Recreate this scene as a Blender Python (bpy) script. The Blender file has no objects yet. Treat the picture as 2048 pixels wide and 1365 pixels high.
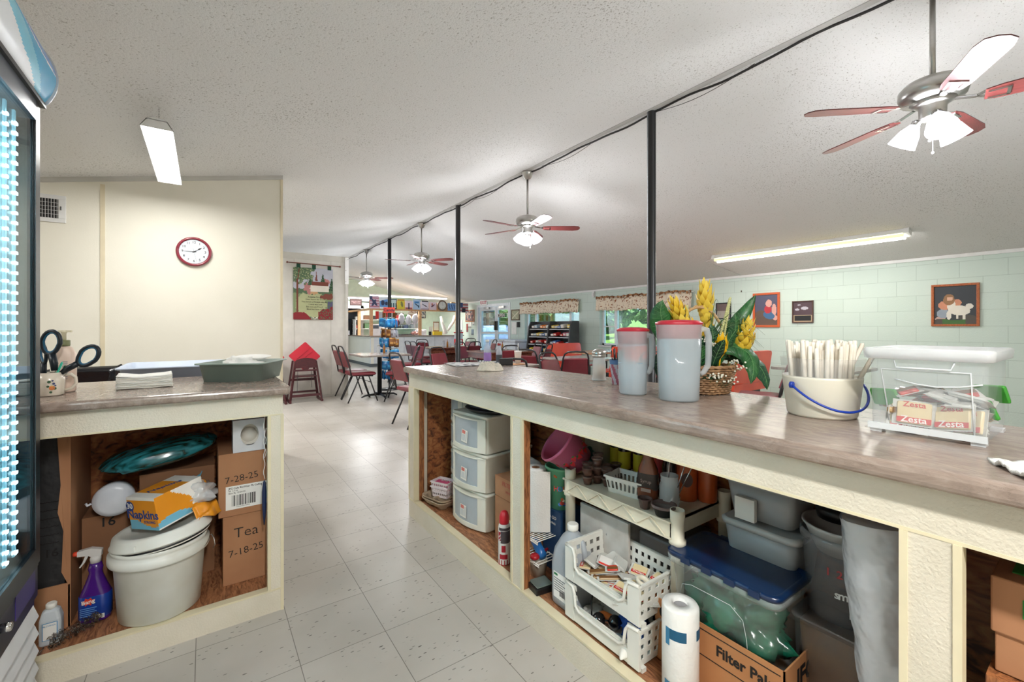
import bpy, bmesh, math, random
from mathutils import Vector, Matrix, noise
random.seed(7)
S = bpy.context.scene
COL = S.collection
R = math.radians
# ---------------------------------------------------------------- camera, sky, sun, exposure
TH = 0.61497                    # the counters run along +Y; the camera looks 35 degrees to the right of them
cam_d = bpy.data.cameras.new('camera'); cam = bpy.data.objects.new('camera', cam_d); COL.objects.link(cam)
cam.location = (0, 0, 1.197); cam.rotation_euler = (math.pi/2, 0, -TH)
cam_d.sensor_width = 36; cam_d.lens = 36*869.4/2048; cam_d.shift_y = -26.1/2048; cam_d.clip_start = .02
S.camera = cam
S.view_settings.view_transform = 'Standard'; S.view_settings.look = 'None'
S.view_settings.gamma = 1; S.view_settings.use_curve_mapping = False
S.view_settings.exposure = 0.85
W = bpy.data.worlds.new('world'); S.world = W; W.use_nodes = True
wn = W.node_tree; wn.nodes.clear()
_o = wn.nodes.new('ShaderNodeOutputWorld'); _b = wn.nodes.new('ShaderNodeBackground')
_s = wn.nodes.new('ShaderNodeTexSky'); _s.sky_type = 'HOSEK_WILKIE'; _s.turbidity = 4; _s.ground_albedo = .4
_s.sun_direction = Vector((-.45, -.35, .82)).normalized()
wn.links.new(_s.outputs[0], _b.inputs[0]); wn.links.new(_b.outputs[0], _o.inputs[0]); _b.inputs[1].default_value = 7.5
sd = bpy.data.lights.new('sun', 'SUN'); so = bpy.data.objects.new('sun', sd); COL.objects.link(so)
sd.energy = 7; sd.angle = R(2); sd.color = (1, .95, .86)
so.rotation_euler = Vector((.45, .35, -.82)).to_track_quat('-Z', 'Y').to_euler()

def lamp(name, loc, e, size=None, kind='POINT', col=(1, 1, 1), rot=(0, 0, 0), parent=None, sizey=None):
    d = bpy.data.lights.new(name, kind); d.energy = e; d.color = col
    if kind == 'AREA':
        d.shape = 'RECTANGLE'; d.size = size; d.size_y = sizey or size
    elif size: d.shadow_soft_size = size
    o = bpy.data.objects.new(name, d); COL.objects.link(o); o.location = loc; o.rotation_euler = rot
    if parent: o.parent = parent
    return o

# ---------------------------------------------------------------- materials
MC = {}
def srgb(c):
    return tuple(((x/255)/12.92 if x/255 <= .04045 else ((x/255+.055)/1.055)**2.4) for x in c)
def mat(name, col, rough=.5, metal=0, col2=None, scale=8, amt=1, bump=0, bscale=60, spec=.5, clear=0, tint=None, emit=0, emcol=None,
        stretch=None, ramp=(.35, .65), coat=0, sss=0, detail=3, bdist=.004):
    """principled surface with procedural noise colour and bump; clear>0 mixes in see-through"""
    if name in MC: return MC[name]
    m = bpy.data.materials.new(name); MC[name] = m; m.use_nodes = True
    n = m.node_tree.nodes; l = m.node_tree.links; p = n['Principled BSDF']; out = n['Material Output']
    c1 = (*srgb(col), 1)
    p.inputs['Base Color'].default_value = c1; p.inputs['Roughness'].default_value = rough
    p.inputs['Metallic'].default_value = metal; p.inputs['Specular IOR Level'].default_value = spec
    if coat: p.inputs['Coat Weight'].default_value = coat; p.inputs['Coat Roughness'].default_value = .1
    tc = n.new('ShaderNodeTexCoord'); mp = n.new('ShaderNodeMapping'); l.new(tc.outputs['Object'], mp.inputs[0])
    if stretch: mp.inputs['Scale'].default_value = stretch
    if col2 is None: col2 = tuple(max(0, x*.96) for x in col)
    tn = n.new('ShaderNodeTexNoise'); tn.inputs['Scale'].default_value = scale; tn.inputs['Detail'].default_value = detail
    l.new(mp.outputs[0], tn.inputs['Vector'])
    rp = n.new('ShaderNodeValToRGB'); rp.color_ramp.elements[0].position = ramp[0]; rp.color_ramp.elements[1].position = ramp[1]
    rp.color_ramp.elements[0].color = (*srgb(col2), 1); rp.color_ramp.elements[1].color = c1
    l.new(tn.outputs[0], rp.inputs[0]); l.new(rp.outputs[0], p.inputs['Base Color'])
    if bump:
        tb = n.new('ShaderNodeTexNoise'); tb.inputs['Scale'].default_value = bscale; tb.inputs['Detail'].default_value = 2
        l.new(mp.outputs[0], tb.inputs['Vector'])
        bp = n.new('ShaderNodeBump'); bp.inputs['Strength'].default_value = bump; bp.inputs['Distance'].default_value = bdist
        l.new(tb.outputs[0], bp.inputs['Height']); l.new(bp.outputs[0], p.inputs['Normal'])
    if emit:
        p.inputs['Emission Color'].default_value = (*srgb(emcol or col), 1); p.inputs['Emission Strength'].default_value = emit
    if clear:
        t = n.new('ShaderNodeBsdfTransparent'); t.inputs[0].default_value = (*srgb(tint or (255, 255, 255)), 1)
        mx = n.new('ShaderNodeMixShader'); mx.inputs[0].default_value = clear
        l.new(p.outputs[0], mx.inputs[1]); l.new(t.outputs[0], mx.inputs[2]); l.new(mx.outputs[0], out.inputs[0])
    return m
def glass(name, tint=(240, 250, 250), refl=.12):
    if name in MC: return MC[name]
    m = bpy.data.materials.new(name); MC[name] = m; m.use_nodes = True
    n = m.node_tree.nodes; l = m.node_tree.links; n.remove(n['Principled BSDF'])
    t = n.new('ShaderNodeBsdfTransparent'); t.inputs[0].default_value = (*srgb(tint), 1)
    g = n.new('ShaderNodeBsdfGlossy'); g.inputs['Roughness'].default_value = .03
    f = n.new('ShaderNodeLayerWeight'); f.inputs[0].default_value = .3
    ml = n.new('ShaderNodeMath'); ml.operation = 'MULTIPLY_ADD'; ml.inputs[1].default_value = .6; ml.inputs[2].default_value = refl*.3
    mx = n.new('ShaderNodeMixShader')
    l.new(f.outputs['Fresnel'], ml.inputs[0]); l.new(ml.outputs[0], mx.inputs[0]); l.new(t.outputs[0], mx.inputs[1]); l.new(g.outputs[0], mx.inputs[2])
    l.new(mx.outputs[0], n['Material Output'].inputs[0])
    return m
def nodes(name):
    m = bpy.data.materials.new(name); MC[name] = m; m.use_nodes = True
    n = m.node_tree.nodes; l = m.node_tree.links
    def N(t, **k):
        x = n.new(t)
        for a, b in k.items():
            if a[0] == 'i': x.inputs[int(a[1:])].default_value = b
            else: setattr(x, a, b)
        return x
    return m, n, l, N, n['Principled BSDF']

def m_floor():
    m, n, l, N, p = nodes('floor_tile')
    tc = N('ShaderNodeTexCoord'); mp = N('ShaderNodeMapping'); l.new(tc.outputs['Object'], mp.inputs[0])
    mp.inputs['Location'].default_value = (-.2770, -2.2983, 0)
    br = N('ShaderNodeTexBrick', offset=0.0, squash=1.0); l.new(mp.outputs[0], br.inputs[0])
    for k, v in (('Scale', 1), ('Mortar Size', .0014), ('Brick Width', .3048), ('Row Height', .3048), ('Mortar Smooth', .1), ('Bias', 0)): br.inputs[k].default_value = v
    br.inputs['Color1'].default_value = (*srgb((192, 188, 181)), 1); br.inputs['Color2'].default_value = (*srgb((184, 180, 173)), 1); br.inputs['Mortar'].default_value = (*srgb((124, 120, 113)), 1)
    # elongated marks in the vinyl
    mp2 = N('ShaderNodeMapping'); l.new(tc.outputs['Object'], mp2.inputs[0]); mp2.inputs['Rotation'].default_value = (0, 0, R(35)); mp2.inputs['Scale'].default_value = (30, 88, 1)
    vo = N('ShaderNodeTexVoronoi'); l.new(mp2.outputs[0], vo.inputs[0]); vo.inputs['Scale'].default_value = 1; vo.inputs['Randomness'].default_value = 1
    wn_ = N('ShaderNodeTexNoise'); wn_.inputs['Scale'].default_value = 9; l.new(tc.outputs['Object'], wn_.inputs[0])
    th = N('ShaderNodeMath', operation='MULTIPLY'); l.new(wn_.outputs[0], th.inputs[0]); th.inputs[1].default_value = .36
    lt = N('ShaderNodeMath', operation='LESS_THAN'); l.new(vo.outputs['Distance'], lt.inputs[0]); l.new(th.outputs[0], lt.inputs[1])
    sep = N('ShaderNodeSeparateColor'); l.new(vo.outputs['Color'], sep.inputs[0])
    g2 = N('ShaderNodeMath', operation='GREATER_THAN'); l.new(sep.outputs[0], g2.inputs[0]); g2.inputs[1].default_value = .55
    an = N('ShaderNodeMath', operation='MULTIPLY'); l.new(lt.outputs[0], an.inputs[0]); l.new(g2.outputs[0], an.inputs[1])
    a2 = N('ShaderNodeMath', operation='MULTIPLY'); l.new(an.outputs[0], a2.inputs[0]); l.new(sep.outputs[1], a2.inputs[1])
    mx = N('ShaderNodeMix', data_type='RGBA'); l.new(a2.outputs[0], mx.inputs[0]); l.new(br.outputs['Color'], mx.inputs[6]); mx.inputs[7].default_value = (*srgb((70, 66, 60)), 1)
    # worn, slightly dirty patches
    n2 = N('ShaderNodeTexNoise'); n2.inputs['Scale'].default_value = 1.7; n2.inputs['Detail'].default_value = 4; l.new(tc.outputs['Object'], n2.inputs[0])
    rp = N('ShaderNodeValToRGB'); l.new(n2.outputs[0], rp.inputs[0]); rp.color_ramp.elements[0].position = .4; rp.color_ramp.elements[0].color = (.86, .85, .83, 1); rp.color_ramp.elements[1].position = .6; rp.color_ramp.elements[1].color = (1, 1, 1, 1)
    mu = N('ShaderNodeMix', data_type='RGBA', blend_type='MULTIPLY'); mu.inputs[0].default_value = 1; l.new(mx.outputs[2], mu.inputs[6]); l.new(rp.outputs[0], mu.inputs[7])
    l.new(mu.outputs[2], p.inputs['Base Color']); p.inputs['Roughness'].default_value = .33; p.inputs['Specular IOR Level'].default_value = .35
    bp = N('ShaderNodeBump'); bp.inputs['Strength'].default_value = .25; bp.inputs['Distance'].default_value = .002; l.new(br.outputs['Fac'], bp.inputs['Height']); bp.invert = True; l.new(bp.outputs[0], p.inputs['Normal'])
    return m
def m_ceiling():
    m, n, l, N, p = nodes('stipple_ceiling')
    tc = N('ShaderNodeTexCoord')
    a = N('ShaderNodeTexNoise'); a.inputs['Scale'].default_value = 85; a.inputs['Detail'].default_value = 3; a.inputs['Roughness'].default_value = .65; l.new(tc.outputs['Object'], a.inputs[0])
    b = N('ShaderNodeTexNoise'); b.inputs['Scale'].default_value = .9; b.inputs['Detail'].default_value = 3; l.new(tc.outputs['Object'], b.inputs[0])
    ad = N('ShaderNodeMath', operation='MULTIPLY_ADD'); l.new(b.outputs[0], ad.inputs[0]); ad.inputs[1].default_value = .22; l.new(a.outputs[0], ad.inputs[2])
    rp = N('ShaderNodeValToRGB'); l.new(ad.outputs[0], rp.inputs[0])
    e = rp.color_ramp.elements; e[0].position = .41; e[0].color = (*srgb((166, 162, 155)), 1); e[1].position = .52; e[1].color = (*srgb((226, 225, 223)), 1)
    l.new(rp.outputs[0], p.inputs['Base Color']); p.inputs['Roughness'].default_value = .9; p.inputs['Specular IOR Level'].default_value = .1
    bp = N('ShaderNodeBump'); bp.inputs['Strength'].default_value = .55; bp.inputs['Distance'].default_value = .008; l.new(a.outputs[0], bp.inputs['Height']); l.new(bp.outputs[0], p.inputs['Normal'])
    return m
def m_block():
    m, n, l, N, p = nodes('green_block_wall')
    tc = N('ShaderNodeTexCoord'); sp = N('ShaderNodeSeparateXYZ'); cb = N('ShaderNodeCombineXYZ'); l.new(tc.outputs['Object'], sp.inputs[0])
    l.new(sp.outputs[1], cb.inputs[0]); l.new(sp.outputs[2], cb.inputs[1])
    br = N('ShaderNodeTexBrick', offset=.5); l.new(cb.outputs[0], br.inputs[0])
    for k, v in (('Scale', 1), ('Mortar Size', .003), ('Brick Width', .4064), ('Row Height', .2032), ('Mortar Smooth', .3)): br.inputs[k].default_value = v
    br.inputs['Color1'].default_value = (*srgb((204, 218, 209)), 1); br.inputs['Color2'].default_value = (*srgb((200, 215, 205)), 1); br.inputs['Mortar'].default_value = (*srgb((176, 192, 182)), 1)
    l.new(br.outputs['Color'], p.inputs['Base Color']); p.inputs['Roughness'].default_value = .5
    nb = N('ShaderNodeTexNoise'); nb.inputs['Scale'].default_value = 90; l.new(tc.outputs['Object'], nb.inputs[0])
    ml = N('ShaderNodeMath', operation='MULTIPLY_ADD'); l.new(br.outputs['Fac'], ml.inputs[0]); ml.inputs[1].default_value = -1; l.new(nb.outputs[0], ml.inputs[2])
    bp = N('ShaderNodeBump'); bp.inputs['Strength'].default_value = .4; bp.inputs['Distance'].default_value = .004; l.new(ml.outputs[0], bp.inputs['Height']); l.new(bp.outputs[0], p.inputs['Normal'])
    return m
def m_wood(name, c1, c2, sc=(2, 14, 2), rough=.5, nz=6, dist=1.5, bump=.1):
    if name in MC: return MC[name]
    m, n, l, N, p = nodes(name)
    tc = N('ShaderNodeTexCoord'); mp = N('ShaderNodeMapping'); l.new(tc.outputs['Object'], mp.inputs[0]); mp.inputs['Scale'].default_value = sc
    t = N('ShaderNodeTexNoise'); t.inputs['Scale'].default_value = nz; t.inputs['Detail'].default_value = 6; t.inputs['Distortion'].default_value = dist; l.new(mp.outputs[0], t.inputs[0])
    rp = N('ShaderNodeValToRGB'); l.new(t.outputs[0], rp.inputs[0]); e = rp.color_ramp.elements; e[0].position = .35; e[0].color = (*srgb(c2), 1); e[1].position = .62; e[1].color = (*srgb(c1), 1)
    l.new(rp.outputs[0], p.inputs['Base Color']); p.inputs['Roughness'].default_value = rough
    bp = N('ShaderNodeBump'); bp.inputs['Strength'].default_value = bump; bp.inputs['Distance'].default_value = .002; l.new(t.outputs[0], bp.inputs['Height']); l.new(bp.outputs[0], p.inputs['Normal'])
    return m
def m_worktop():
    m, n, l, N, p = nodes('marbled_laminate')
    tc = N('ShaderNodeTexCoord')
    mp = N('ShaderNodeMapping'); l.new(tc.outputs['Object'], mp.inputs[0]); mp.inputs['Scale'].default_value = (3.6, 1.3, 3.6)
    t = N('ShaderNodeTexNoise'); t.inputs['Scale'].default_value = 9; t.inputs['Detail'].default_value = 8; t.inputs['Roughness'].default_value = .68; t.inputs['Distortion'].default_value = 1.2; l.new(mp.outputs[0], t.inputs[0])
    rp = N('ShaderNodeValToRGB'); l.new(t.outputs[0], rp.inputs[0]); e = rp.color_ramp.elements
    e[0].position = .25; e[0].color = (*srgb((120, 104, 94)), 1); e[1].position = .75; e[1].color = (*srgb((172, 157, 146)), 1)
    x = e.new(.5); x.color = (*srgb((148, 132, 121)), 1)
    v = N('ShaderNodeTexVoronoi', feature='DISTANCE_TO_EDGE'); v.inputs['Scale'].default_value = 5; l.new(mp.outputs[0], v.inputs[0])
    ms = N('ShaderNodeMix', data_type='VECTOR'); ms.inputs[0].default_value = .25; l.new(mp.outputs[0], ms.inputs[4]); l.new(t.outputs['Color'], ms.inputs[5]); l.new(ms.outputs[1], v.inputs[0])
    lt = N('ShaderNodeMath', operation='LESS_THAN'); l.new(v.outputs['Distance'], lt.inputs[0]); lt.inputs[1].default_value = .012
    ml = N('ShaderNodeMath', operation='MULTIPLY'); l.new(lt.outputs[0], ml.inputs[0]); ml.inputs[1].default_value = .3
    mx = N('ShaderNodeMix', data_type='RGBA'); l.new(ml.outputs[0], mx.inputs[0]); l.new(rp.outputs[0], mx.inputs[6]); mx.inputs[7].default_value = (*srgb((105, 88, 78)), 1)
    l.new(mx.outputs[2], p.inputs['Base Color']); p.inputs['Roughness'].default_value = .22; p.inputs['Specular IOR Level'].default_value = .55
    return m
def m_osb():
    m, n, l, N, p = nodes('oriented_strand_board')
    tc = N('ShaderNodeTexCoord'); mp = N('ShaderNodeMapping'); l.new(tc.outputs['Object'], mp.inputs[0]); mp.inputs['Scale'].default_value = (1, 1, 1)
    t = N('ShaderNodeTexNoise'); t.inputs['Scale'].default_value = 22; t.inputs['Detail'].default_value = 6; t.inputs['Distortion'].default_value = 1.3; mp.inputs['Scale'].default_value = (1, .45, 1.3); l.new(mp.outputs[0], t.inputs[0])
    rp = N('ShaderNodeValToRGB'); l.new(t.outputs[0], rp.inputs[0]); e = rp.color_ramp.elements
    e[0].position = .33; e[0].color = (*srgb((78, 40, 20)), 1); e[1].position = .66; e[1].color = (*srgb((168, 110, 64)), 1); x = e.new(.47); x.color = (*srgb((140, 80, 42)), 1)
    l.new(rp.outputs[0], p.inputs['Base Color']); p.inputs['Roughness'].default_value = .65
    return m
FLOOR = m_floor(); CEIL = m_ceiling(); BLOCK = m_block(); WORKTOP = m_worktop(); OSB = m_osb()
STUD = m_wood('pine_stud', (172, 112, 68), (104, 60, 34), (16, 16, 2)); PLY = m_wood('plywood_deck', (176, 122, 84), (112, 68, 44), (12, 2.5, 2))
CREAMW = mat('cream_wall_paint', (238, 234, 220), .55, col2=(233, 229, 214), scale=2, bump=.2, bscale=120, bdist=.002)
TEX = mat('cream_textured_panel', (222, 215, 198), .45, col2=(213, 206, 188), scale=6, bump=.6, bscale=150, bdist=.003)
TRIM = mat('cream_trim', (226, 216, 184), .45)
PANEL = mat('pale_grey_panelling', (208, 205, 198), .5, bump=.1, bscale=200)
GREEN = mat('pale_green_paint', (196, 214, 196), .55)
WHITE = mat('white_plastic', (238, 237, 230), .35); WHITE2 = mat('white_paint', (232, 232, 230), .4)
BLACK = mat('black_plastic', (22, 22, 24), .4); BLKMET = mat('black_painted_metal', (30, 31, 34), .35, spec=.5)
STEEL = mat('brushed_nickel', (190, 188, 184), .28, metal=1, stretch=(1, 1, 30)); CHROME = mat('chrome', (215, 215, 215), .12, metal=1)
CARD = mat('cardboard', (176, 128, 92), .8, col2=(164, 116, 82), scale=5); CARD2 = mat('darker_cardboard', (140, 98, 68), .8)
INK = mat('black_ink', (24, 22, 22), .6); PAPER = mat('white_paper', (240, 239, 234), .7); RED = mat('red_plastic', (170, 28, 40), .4)
MAROON = mat('maroon_vinyl', (122, 34, 46), .38, col2=(104, 26, 38), scale=4, bump=.1, bscale=300)
CLEARP = mat('clear_plastic', (225, 230, 232), .15, clear=.62); FROST = mat('frosted_plastic', (218, 222, 222), .3, clear=.28)
GLASS = glass('window_glass')

# ---------------------------------------------------------------- mesh builder
I4 = Matrix.Identity(4)
def T(x=0, y=0, z=0, rz=0, rx=0, ry=0, s=1):
    return Matrix.Translation((x, y, z)) @ Matrix.Rotation(R(rz), 4, 'Z') @ Matrix.Rotation(R(ry), 4, 'Y') @ Matrix.Rotation(R(rx), 4, 'X') @ Matrix.Scale(s, 4)
class B:
    def __init__(s): s.v = []; s.f = []; s.m = []; s.s = []
    def add(s, vs, fs, mi=0, sm=False, M=None):
        o = len(s.v)
        for v in vs:
            v = Vector(v); s.v.append(M @ v if M else v)
        for f in fs: s.f.append([i+o for i in f]); s.m.append(mi); s.s.append(sm)
        return s
    def box(s, a, b, mi=0, M=None):
        x0, y0, z0 = a; x1, y1, z1 = b
        return s.add([(x0,y0,z0),(x1,y0,z0),(x1,y1,z0),(x0,y1,z0),(x0,y0,z1),(x1,y0,z1),(x1,y1,z1),(x0,y1,z1)],
            [(0,3,2,1),(4,5,6,7),(0,1,5,4),(1,2,6,5),(2,3,7,6),(3,0,4,7)], mi, False, M)
    def cbox(s, c, d, mi=0, M=None):
        return s.box([c[i]-d[i]/2 for i in range(3)], [c[i]+d[i]/2 for i in range(3)], mi, M)
    def prism(s, poly, z0, z1, mi=0, M=None, sm=False):
        n = len(poly)
        return s.add([(x,y,z0) for x,y in poly]+[(x,y,z1) for x,y in poly], [list(range(n))[::-1], list(range(n,2*n))]+[(i,(i+1)%n,n+(i+1)%n,n+i) for i in range(n)], mi, sm, M)
    def loft(s, rings, mi=0, M=None, caps=(True, True), sm=True):
        n = len(rings[0]); vs = [p for r in rings for p in r]; fs = []
        for k in range(len(rings)-1):
            for i in range(n): fs.append((k*n+i, k*n+(i+1)%n, (k+1)*n+(i+1)%n, (k+1)*n+i))
        s.add(vs, fs, mi, sm, M)
        o = len(s.v)-len(vs)
        if caps[0]: s.f.append([o+i for i in range(n)][::-1]); s.m.append(mi); s.s.append(False)
        if caps[1]: s.f.append([o+(len(rings)-1)*n+i for i in range(n)]); s.m.append(mi); s.s.append(False)
        return s
    def lathe(s, prof, n=24, mi=0, M=None, sx=1, sy=1, caps=(True, True), sm=True, c=(0, 0)):
        return s.loft([[(c[0]+r*sx*math.cos(2*math.pi*i/n), c[1]+r*sy*math.sin(2*math.pi*i/n), z) for i in range(n)] for r, z in prof], mi, M, caps, sm)
    def rr(s, prof, rad=.2, n=5, mi=0, M=None, caps=(True, True), c=(0, 0), sm=True):
        """stacked rounded rectangles: prof = [(half_x, half_y, z)], rad = corner radius"""
        return s.loft([[(c[0]+x, c[1]+y, z) for x, y in rrect(hx, hy, min(rad, hx*.98, hy*.98), n)] for hx, hy, z in prof], mi, M, caps, sm)
    def tube(s, pts, r, n=8, mi=0, M=None, closed=False):
        pts = [Vector(p) for p in pts]; rings = []; up = Vector((0, 0, 1)); k = len(pts)
        t0 = (pts[1]-pts[0]).normalized(); nrm = t0.orthogonal().normalized()
        for i, p in enumerate(pts):
            a = pts[i-1] if (i or closed) else pts[i]; b = pts[(i+1) % k] if (i < k-1 or closed) else pts[i]
            t = (b-a).normalized(); nrm = (nrm-t*nrm.dot(t))
            nrm = nrm.normalized() if nrm.length > 1e-6 else t.orthogonal().normalized()
            bn = t.cross(nrm); rad = r[i] if isinstance(r, (list, tuple)) else r
            rings.append([p+(nrm*math.cos(2*math.pi*j/n)+bn*math.sin(2*math.pi*j/n))*rad for j in range(n)])
        if closed: rings.append(rings[0])
        return s.loft(rings, mi, M, (not closed, not closed))
    def bar(s, p, q, w, h, mi=0, M=None):
        p, q = Vector(p), Vector(q); d = q-p; L = d.length; rot = d.to_track_quat('X', 'Z').to_matrix().to_4x4()
        m = Matrix.Translation(p) @ rot
        return s.box((0, -w/2, -h/2), (L, w/2, h/2), mi, (M @ m) if M else m)
    def ball(s, c, r, mi=0, M=None, n=12, k=8, sz=1):
        return s.lathe([(r*math.sin(math.pi*(j+.02)/(k+.04)), -r*sz*math.cos(math.pi*(j+.02)/(k+.04))) for j in range(k+1)], n, mi, (M or I4) @ Matrix.Translation(c))
    def grid(s, fn, nu, nv, mi=0, M=None, sm=True):
        vs = [fn(i/nu, j/nv) for j in range(nv+1) for i in range(nu+1)]
        return s.add(vs, [(j*(nu+1)+i, j*(nu+1)+i+1, (j+1)*(nu+1)+i+1, (j+1)*(nu+1)+i) for j in range(nv) for i in range(nu)], mi, sm, M)
    def disc(s, c, r, mi=0, M=None, n=20, sy=1):
        return s.add([(c[0]+r*math.cos(2*math.pi*i/n), c[1]+r*sy*math.sin(2*math.pi*i/n), c[2]) for i in range(n)], [list(range(n))], mi, False, M)
    def text(s, t, size, M, mi=0, depth=.0004, bold=.0, align='CENTER', sx=1):
        """letters lie in the local xy plane, facing +z"""
        key = (t, align, bold)
        if key not in TXT:
            c = bpy.data.curves.new('t', 'FONT'); c.body = t; c.align_x = align; c.align_y = 'CENTER'; c.resolution_u = 2; c.offset = bold; c.extrude = .01
            o = bpy.data.objects.new('t', c); COL.objects.link(o); bpy.context.view_layer.update()
            me = o.to_mesh(); TXT[key] = ([v.co.copy() for v in me.vertices], [list(p.vertices) for p in me.polygons])
            o.to_mesh_clear(); bpy.data.objects.remove(o); bpy.data.curves.remove(c)
        vs, fs = TXT[key]
        return s.add([(v.x*size*sx, v.y*size, (v.z+.01)*depth/.02) for v in vs], fs, mi, False, M)
    def n(s): return len(s.f)
TXT = {}
def rrect(hx, hy, r, n=5):
    out = []
    for k, (cx, cy) in enumerate(((hx-r, hy-r), (-hx+r, hy-r), (-hx+r, -hy+r), (hx-r, -hy+r))):
        for i in range(n+1):
            a = math.pi/2*(k+i/n); out.append((cx+r*math.cos(a), cy+r*math.sin(a)))
    return out
def obj(name, b, mats, parent=None, loc=None, rz=0, bev=0, solid=0, sub=0, smooth=None):
    me = bpy.data.meshes.new(name); me.from_pydata([tuple(v) for v in b.v], [], b.f)
    for m in (mats if isinstance(mats, (list, tuple)) else [mats]): me.materials.append(m)
    me.polygons.foreach_set('material_index', b.m); me.polygons.foreach_set('use_smooth', b.s)
    me.validate(); me.update()
    bm = bmesh.new(); bm.from_mesh(me); bmesh.ops.recalc_face_normals(bm, faces=bm.faces); bm.to_mesh(me); bm.free()
    o = bpy.data.objects.new(name, me); COL.objects.link(o)
    if loc: o.location = loc
    if rz: o.rotation_euler[2] = R(rz)
    if parent: o.parent = parent
    if solid:
        k = o.modifiers.new('solid', 'SOLIDIFY'); k.thickness = solid; k.offset = 0
    if bev:
        k = o.modifiers.new('bevel', 'BEVEL'); k.width = bev; k.segments = 2; k.limit_method = 'ANGLE'; k.angle_limit = R(40); k.harden_normals = False
    if sub:
        k = o.modifiers.new('sub', 'SUBSURF'); k.levels = sub; k.render_levels = sub
    return o
def tag(o, label, cat, group=None, kind=None):
    o['label'] = label; o['category'] = cat
    if group: o['group'] = group
    if kind: o['kind'] = kind
    return o
def thing(name, label, cat, loc=(0, 0, 0), rz=0, group=None):
    o = bpy.data.objects.new(name, None); COL.objects.link(o); o.location = loc; o.rotation_euler[2] = R(rz); o.empty_display_size = .05
    return tag(o, label, cat, group)
def struct(name, b, m, label=None, **k):
    o = obj(name, b, m, **k); o['kind'] = 'structure'
    if label: o['label'] = label
    return o
def dup(root, loc=None, rz=None, label=None, group=None, scale=None):
    r = root.copy(); COL.objects.link(r)
    if loc: r.location = loc
    if rz is not None: r.rotation_euler[2] = R(rz)
    if label: r['label'] = label
    if group: r['group'] = group
    if scale: r.scale = scale
    for ch in list(root.children):
        c = ch.copy(); COL.objects.link(c); c.parent = r
        for g in list(ch.children):
            d = g.copy(); COL.objects.link(d); d.parent = c
    return r
# ---------------------------------------------------------------- the room
def zl(x): return 2.491+.2085*x                     # kitchen-side roof slope
def zr(x): return 3.186-.241*(x-3.33)               # dining-side roof slope
RX = T(rx=90)                                       # prism drawn in x,z and pushed along -y
RW = 7.75; YB = 16.0
struct('floor', B().box((-3.1, -3, -.06), (RW+.2, YB+.15, 0)), FLOOR)
struct('ceiling', B().prism([(-3.2, zl(-3.2)), (3.33, zl(3.33)), (3.33, zl(3.33)+.12), (-3.2, zl(-3.2)+.12)], -YB-.15, 3, M=RX), CEIL)
struct('ceiling', B().prism([(3.33, zr(3.33)), (RW+.2, zr(RW+.2)), (RW+.2, zr(RW+.2)+.12), (3.33, zr(3.33)+.12)], -YB-.15, 3, M=RX), CEIL)
struct('wall_left', B().box((-3.2, -3, 0), (-3.1, YB+.15, 2.2)), CREAMW)
struct('wall_back', B().prism([(-3.1, 0), (RW+.2, 0), (RW+.2, zr(RW)), (3.33, 3.186), (-3.1, zl(-3.1))], 3, 3.12, M=RX), CREAMW)
# right wall of painted blocks, with the door and the two windows cut out
D0, D1, DZ = 11.13, 13.02, 1.93
W1a, W1b, W2a, W2b, WS, WT = 8.02, 10.32, 5.05, 7.32, .78, 1.72
w = B()
for y0, y1, z0, z1 in ((-3, W2a, 0, 2.2), (W2b, W1a, 0, 2.2), (W1b, D0, 0, 2.2), (D1, YB+.15, 0, 2.2), (W2a, W2b, 0, WS), (W1a, W1b, 0, WS),
                       (W2a, W2b, WT, 2.2), (W1a, W1b, WT, 2.2), (D0, D1, DZ, 2.2)):
    w.box((RW, y0, z0), (RW+.2, y1, z1))
struct('wall_right', w, BLOCK)
struct('trim_right', B().box((RW-.02, -3, 2.085), (RW, YB, 2.128)), WHITE2)
# far gable wall with the kitchen doorway
w = B().box((1.9, YB, 0), (3.6, YB+.12, 2.2)).box((4.64, YB, 0), (RW, YB+.12, 2.12)).box((3.6, YB, 1.92), (4.64, YB+.12, 2.2))
w.prism([(1.9, 2.2), (RW, 2.12), (RW, zr(RW)), (3.33, 3.186), (1.9, zl(1.9))], -YB-.12, -YB, M=RX)
struct('wall_far', w, GREEN)
struct('trim_1', B().box((4.60, YB-.03, 0), (4.70, YB, 2.0)).box((3.55, YB-.03, 1.9), (4.70, YB, 2.0)), WHITE2)
struct('wall_kitchen', B().box((3.0, 18.2, 0), (5.2, 18.3, 2.3)).box((3.0, YB+.12, 0), (3.1, 18.2, 2.3)).box((5.1, YB+.12, 0), (5.2, 18.2, 2.3)).box((3.0, YB+.15, -.06), (5.2, 18.2, 0)).box((3.0, YB+.15, 2.2), (5.2, 18.3, 2.3)), mat('kitchen_grey_wall', (176, 178, 184), .6))
# yellow-cream partition beside the kitchen counter, its top runs up with the roof
YW = 4.54
struct('wall_cream', B().prism([(-3.1, 0), (.578, 0), (.578, zl(.578)), (-3.1, zl(-3.1))], -YW-.11, -YW, M=RX), CREAMW)
t = B().prism([(-3.1, zl(-3.1)-.036), (.592, zl(.592)-.036), (.592, zl(.592)), (-3.1, zl(-3.1))], -YW, -YW+.014, M=RX)
struct('trim_2', t, mat('greyish_trim', (205, 203, 196), .5))
struct('trim_3', B().box((-.655, YW-.006, 0), (-.628, YW, 2.3)).box((-1.875, YW-.006, 0), (-1.848, YW, 2.05)).box((.572, YW-.01, 0), (.592, YW+.12, zl(.55)-.03)), mat('cream_batten', (226, 214, 184), .5))
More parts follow.
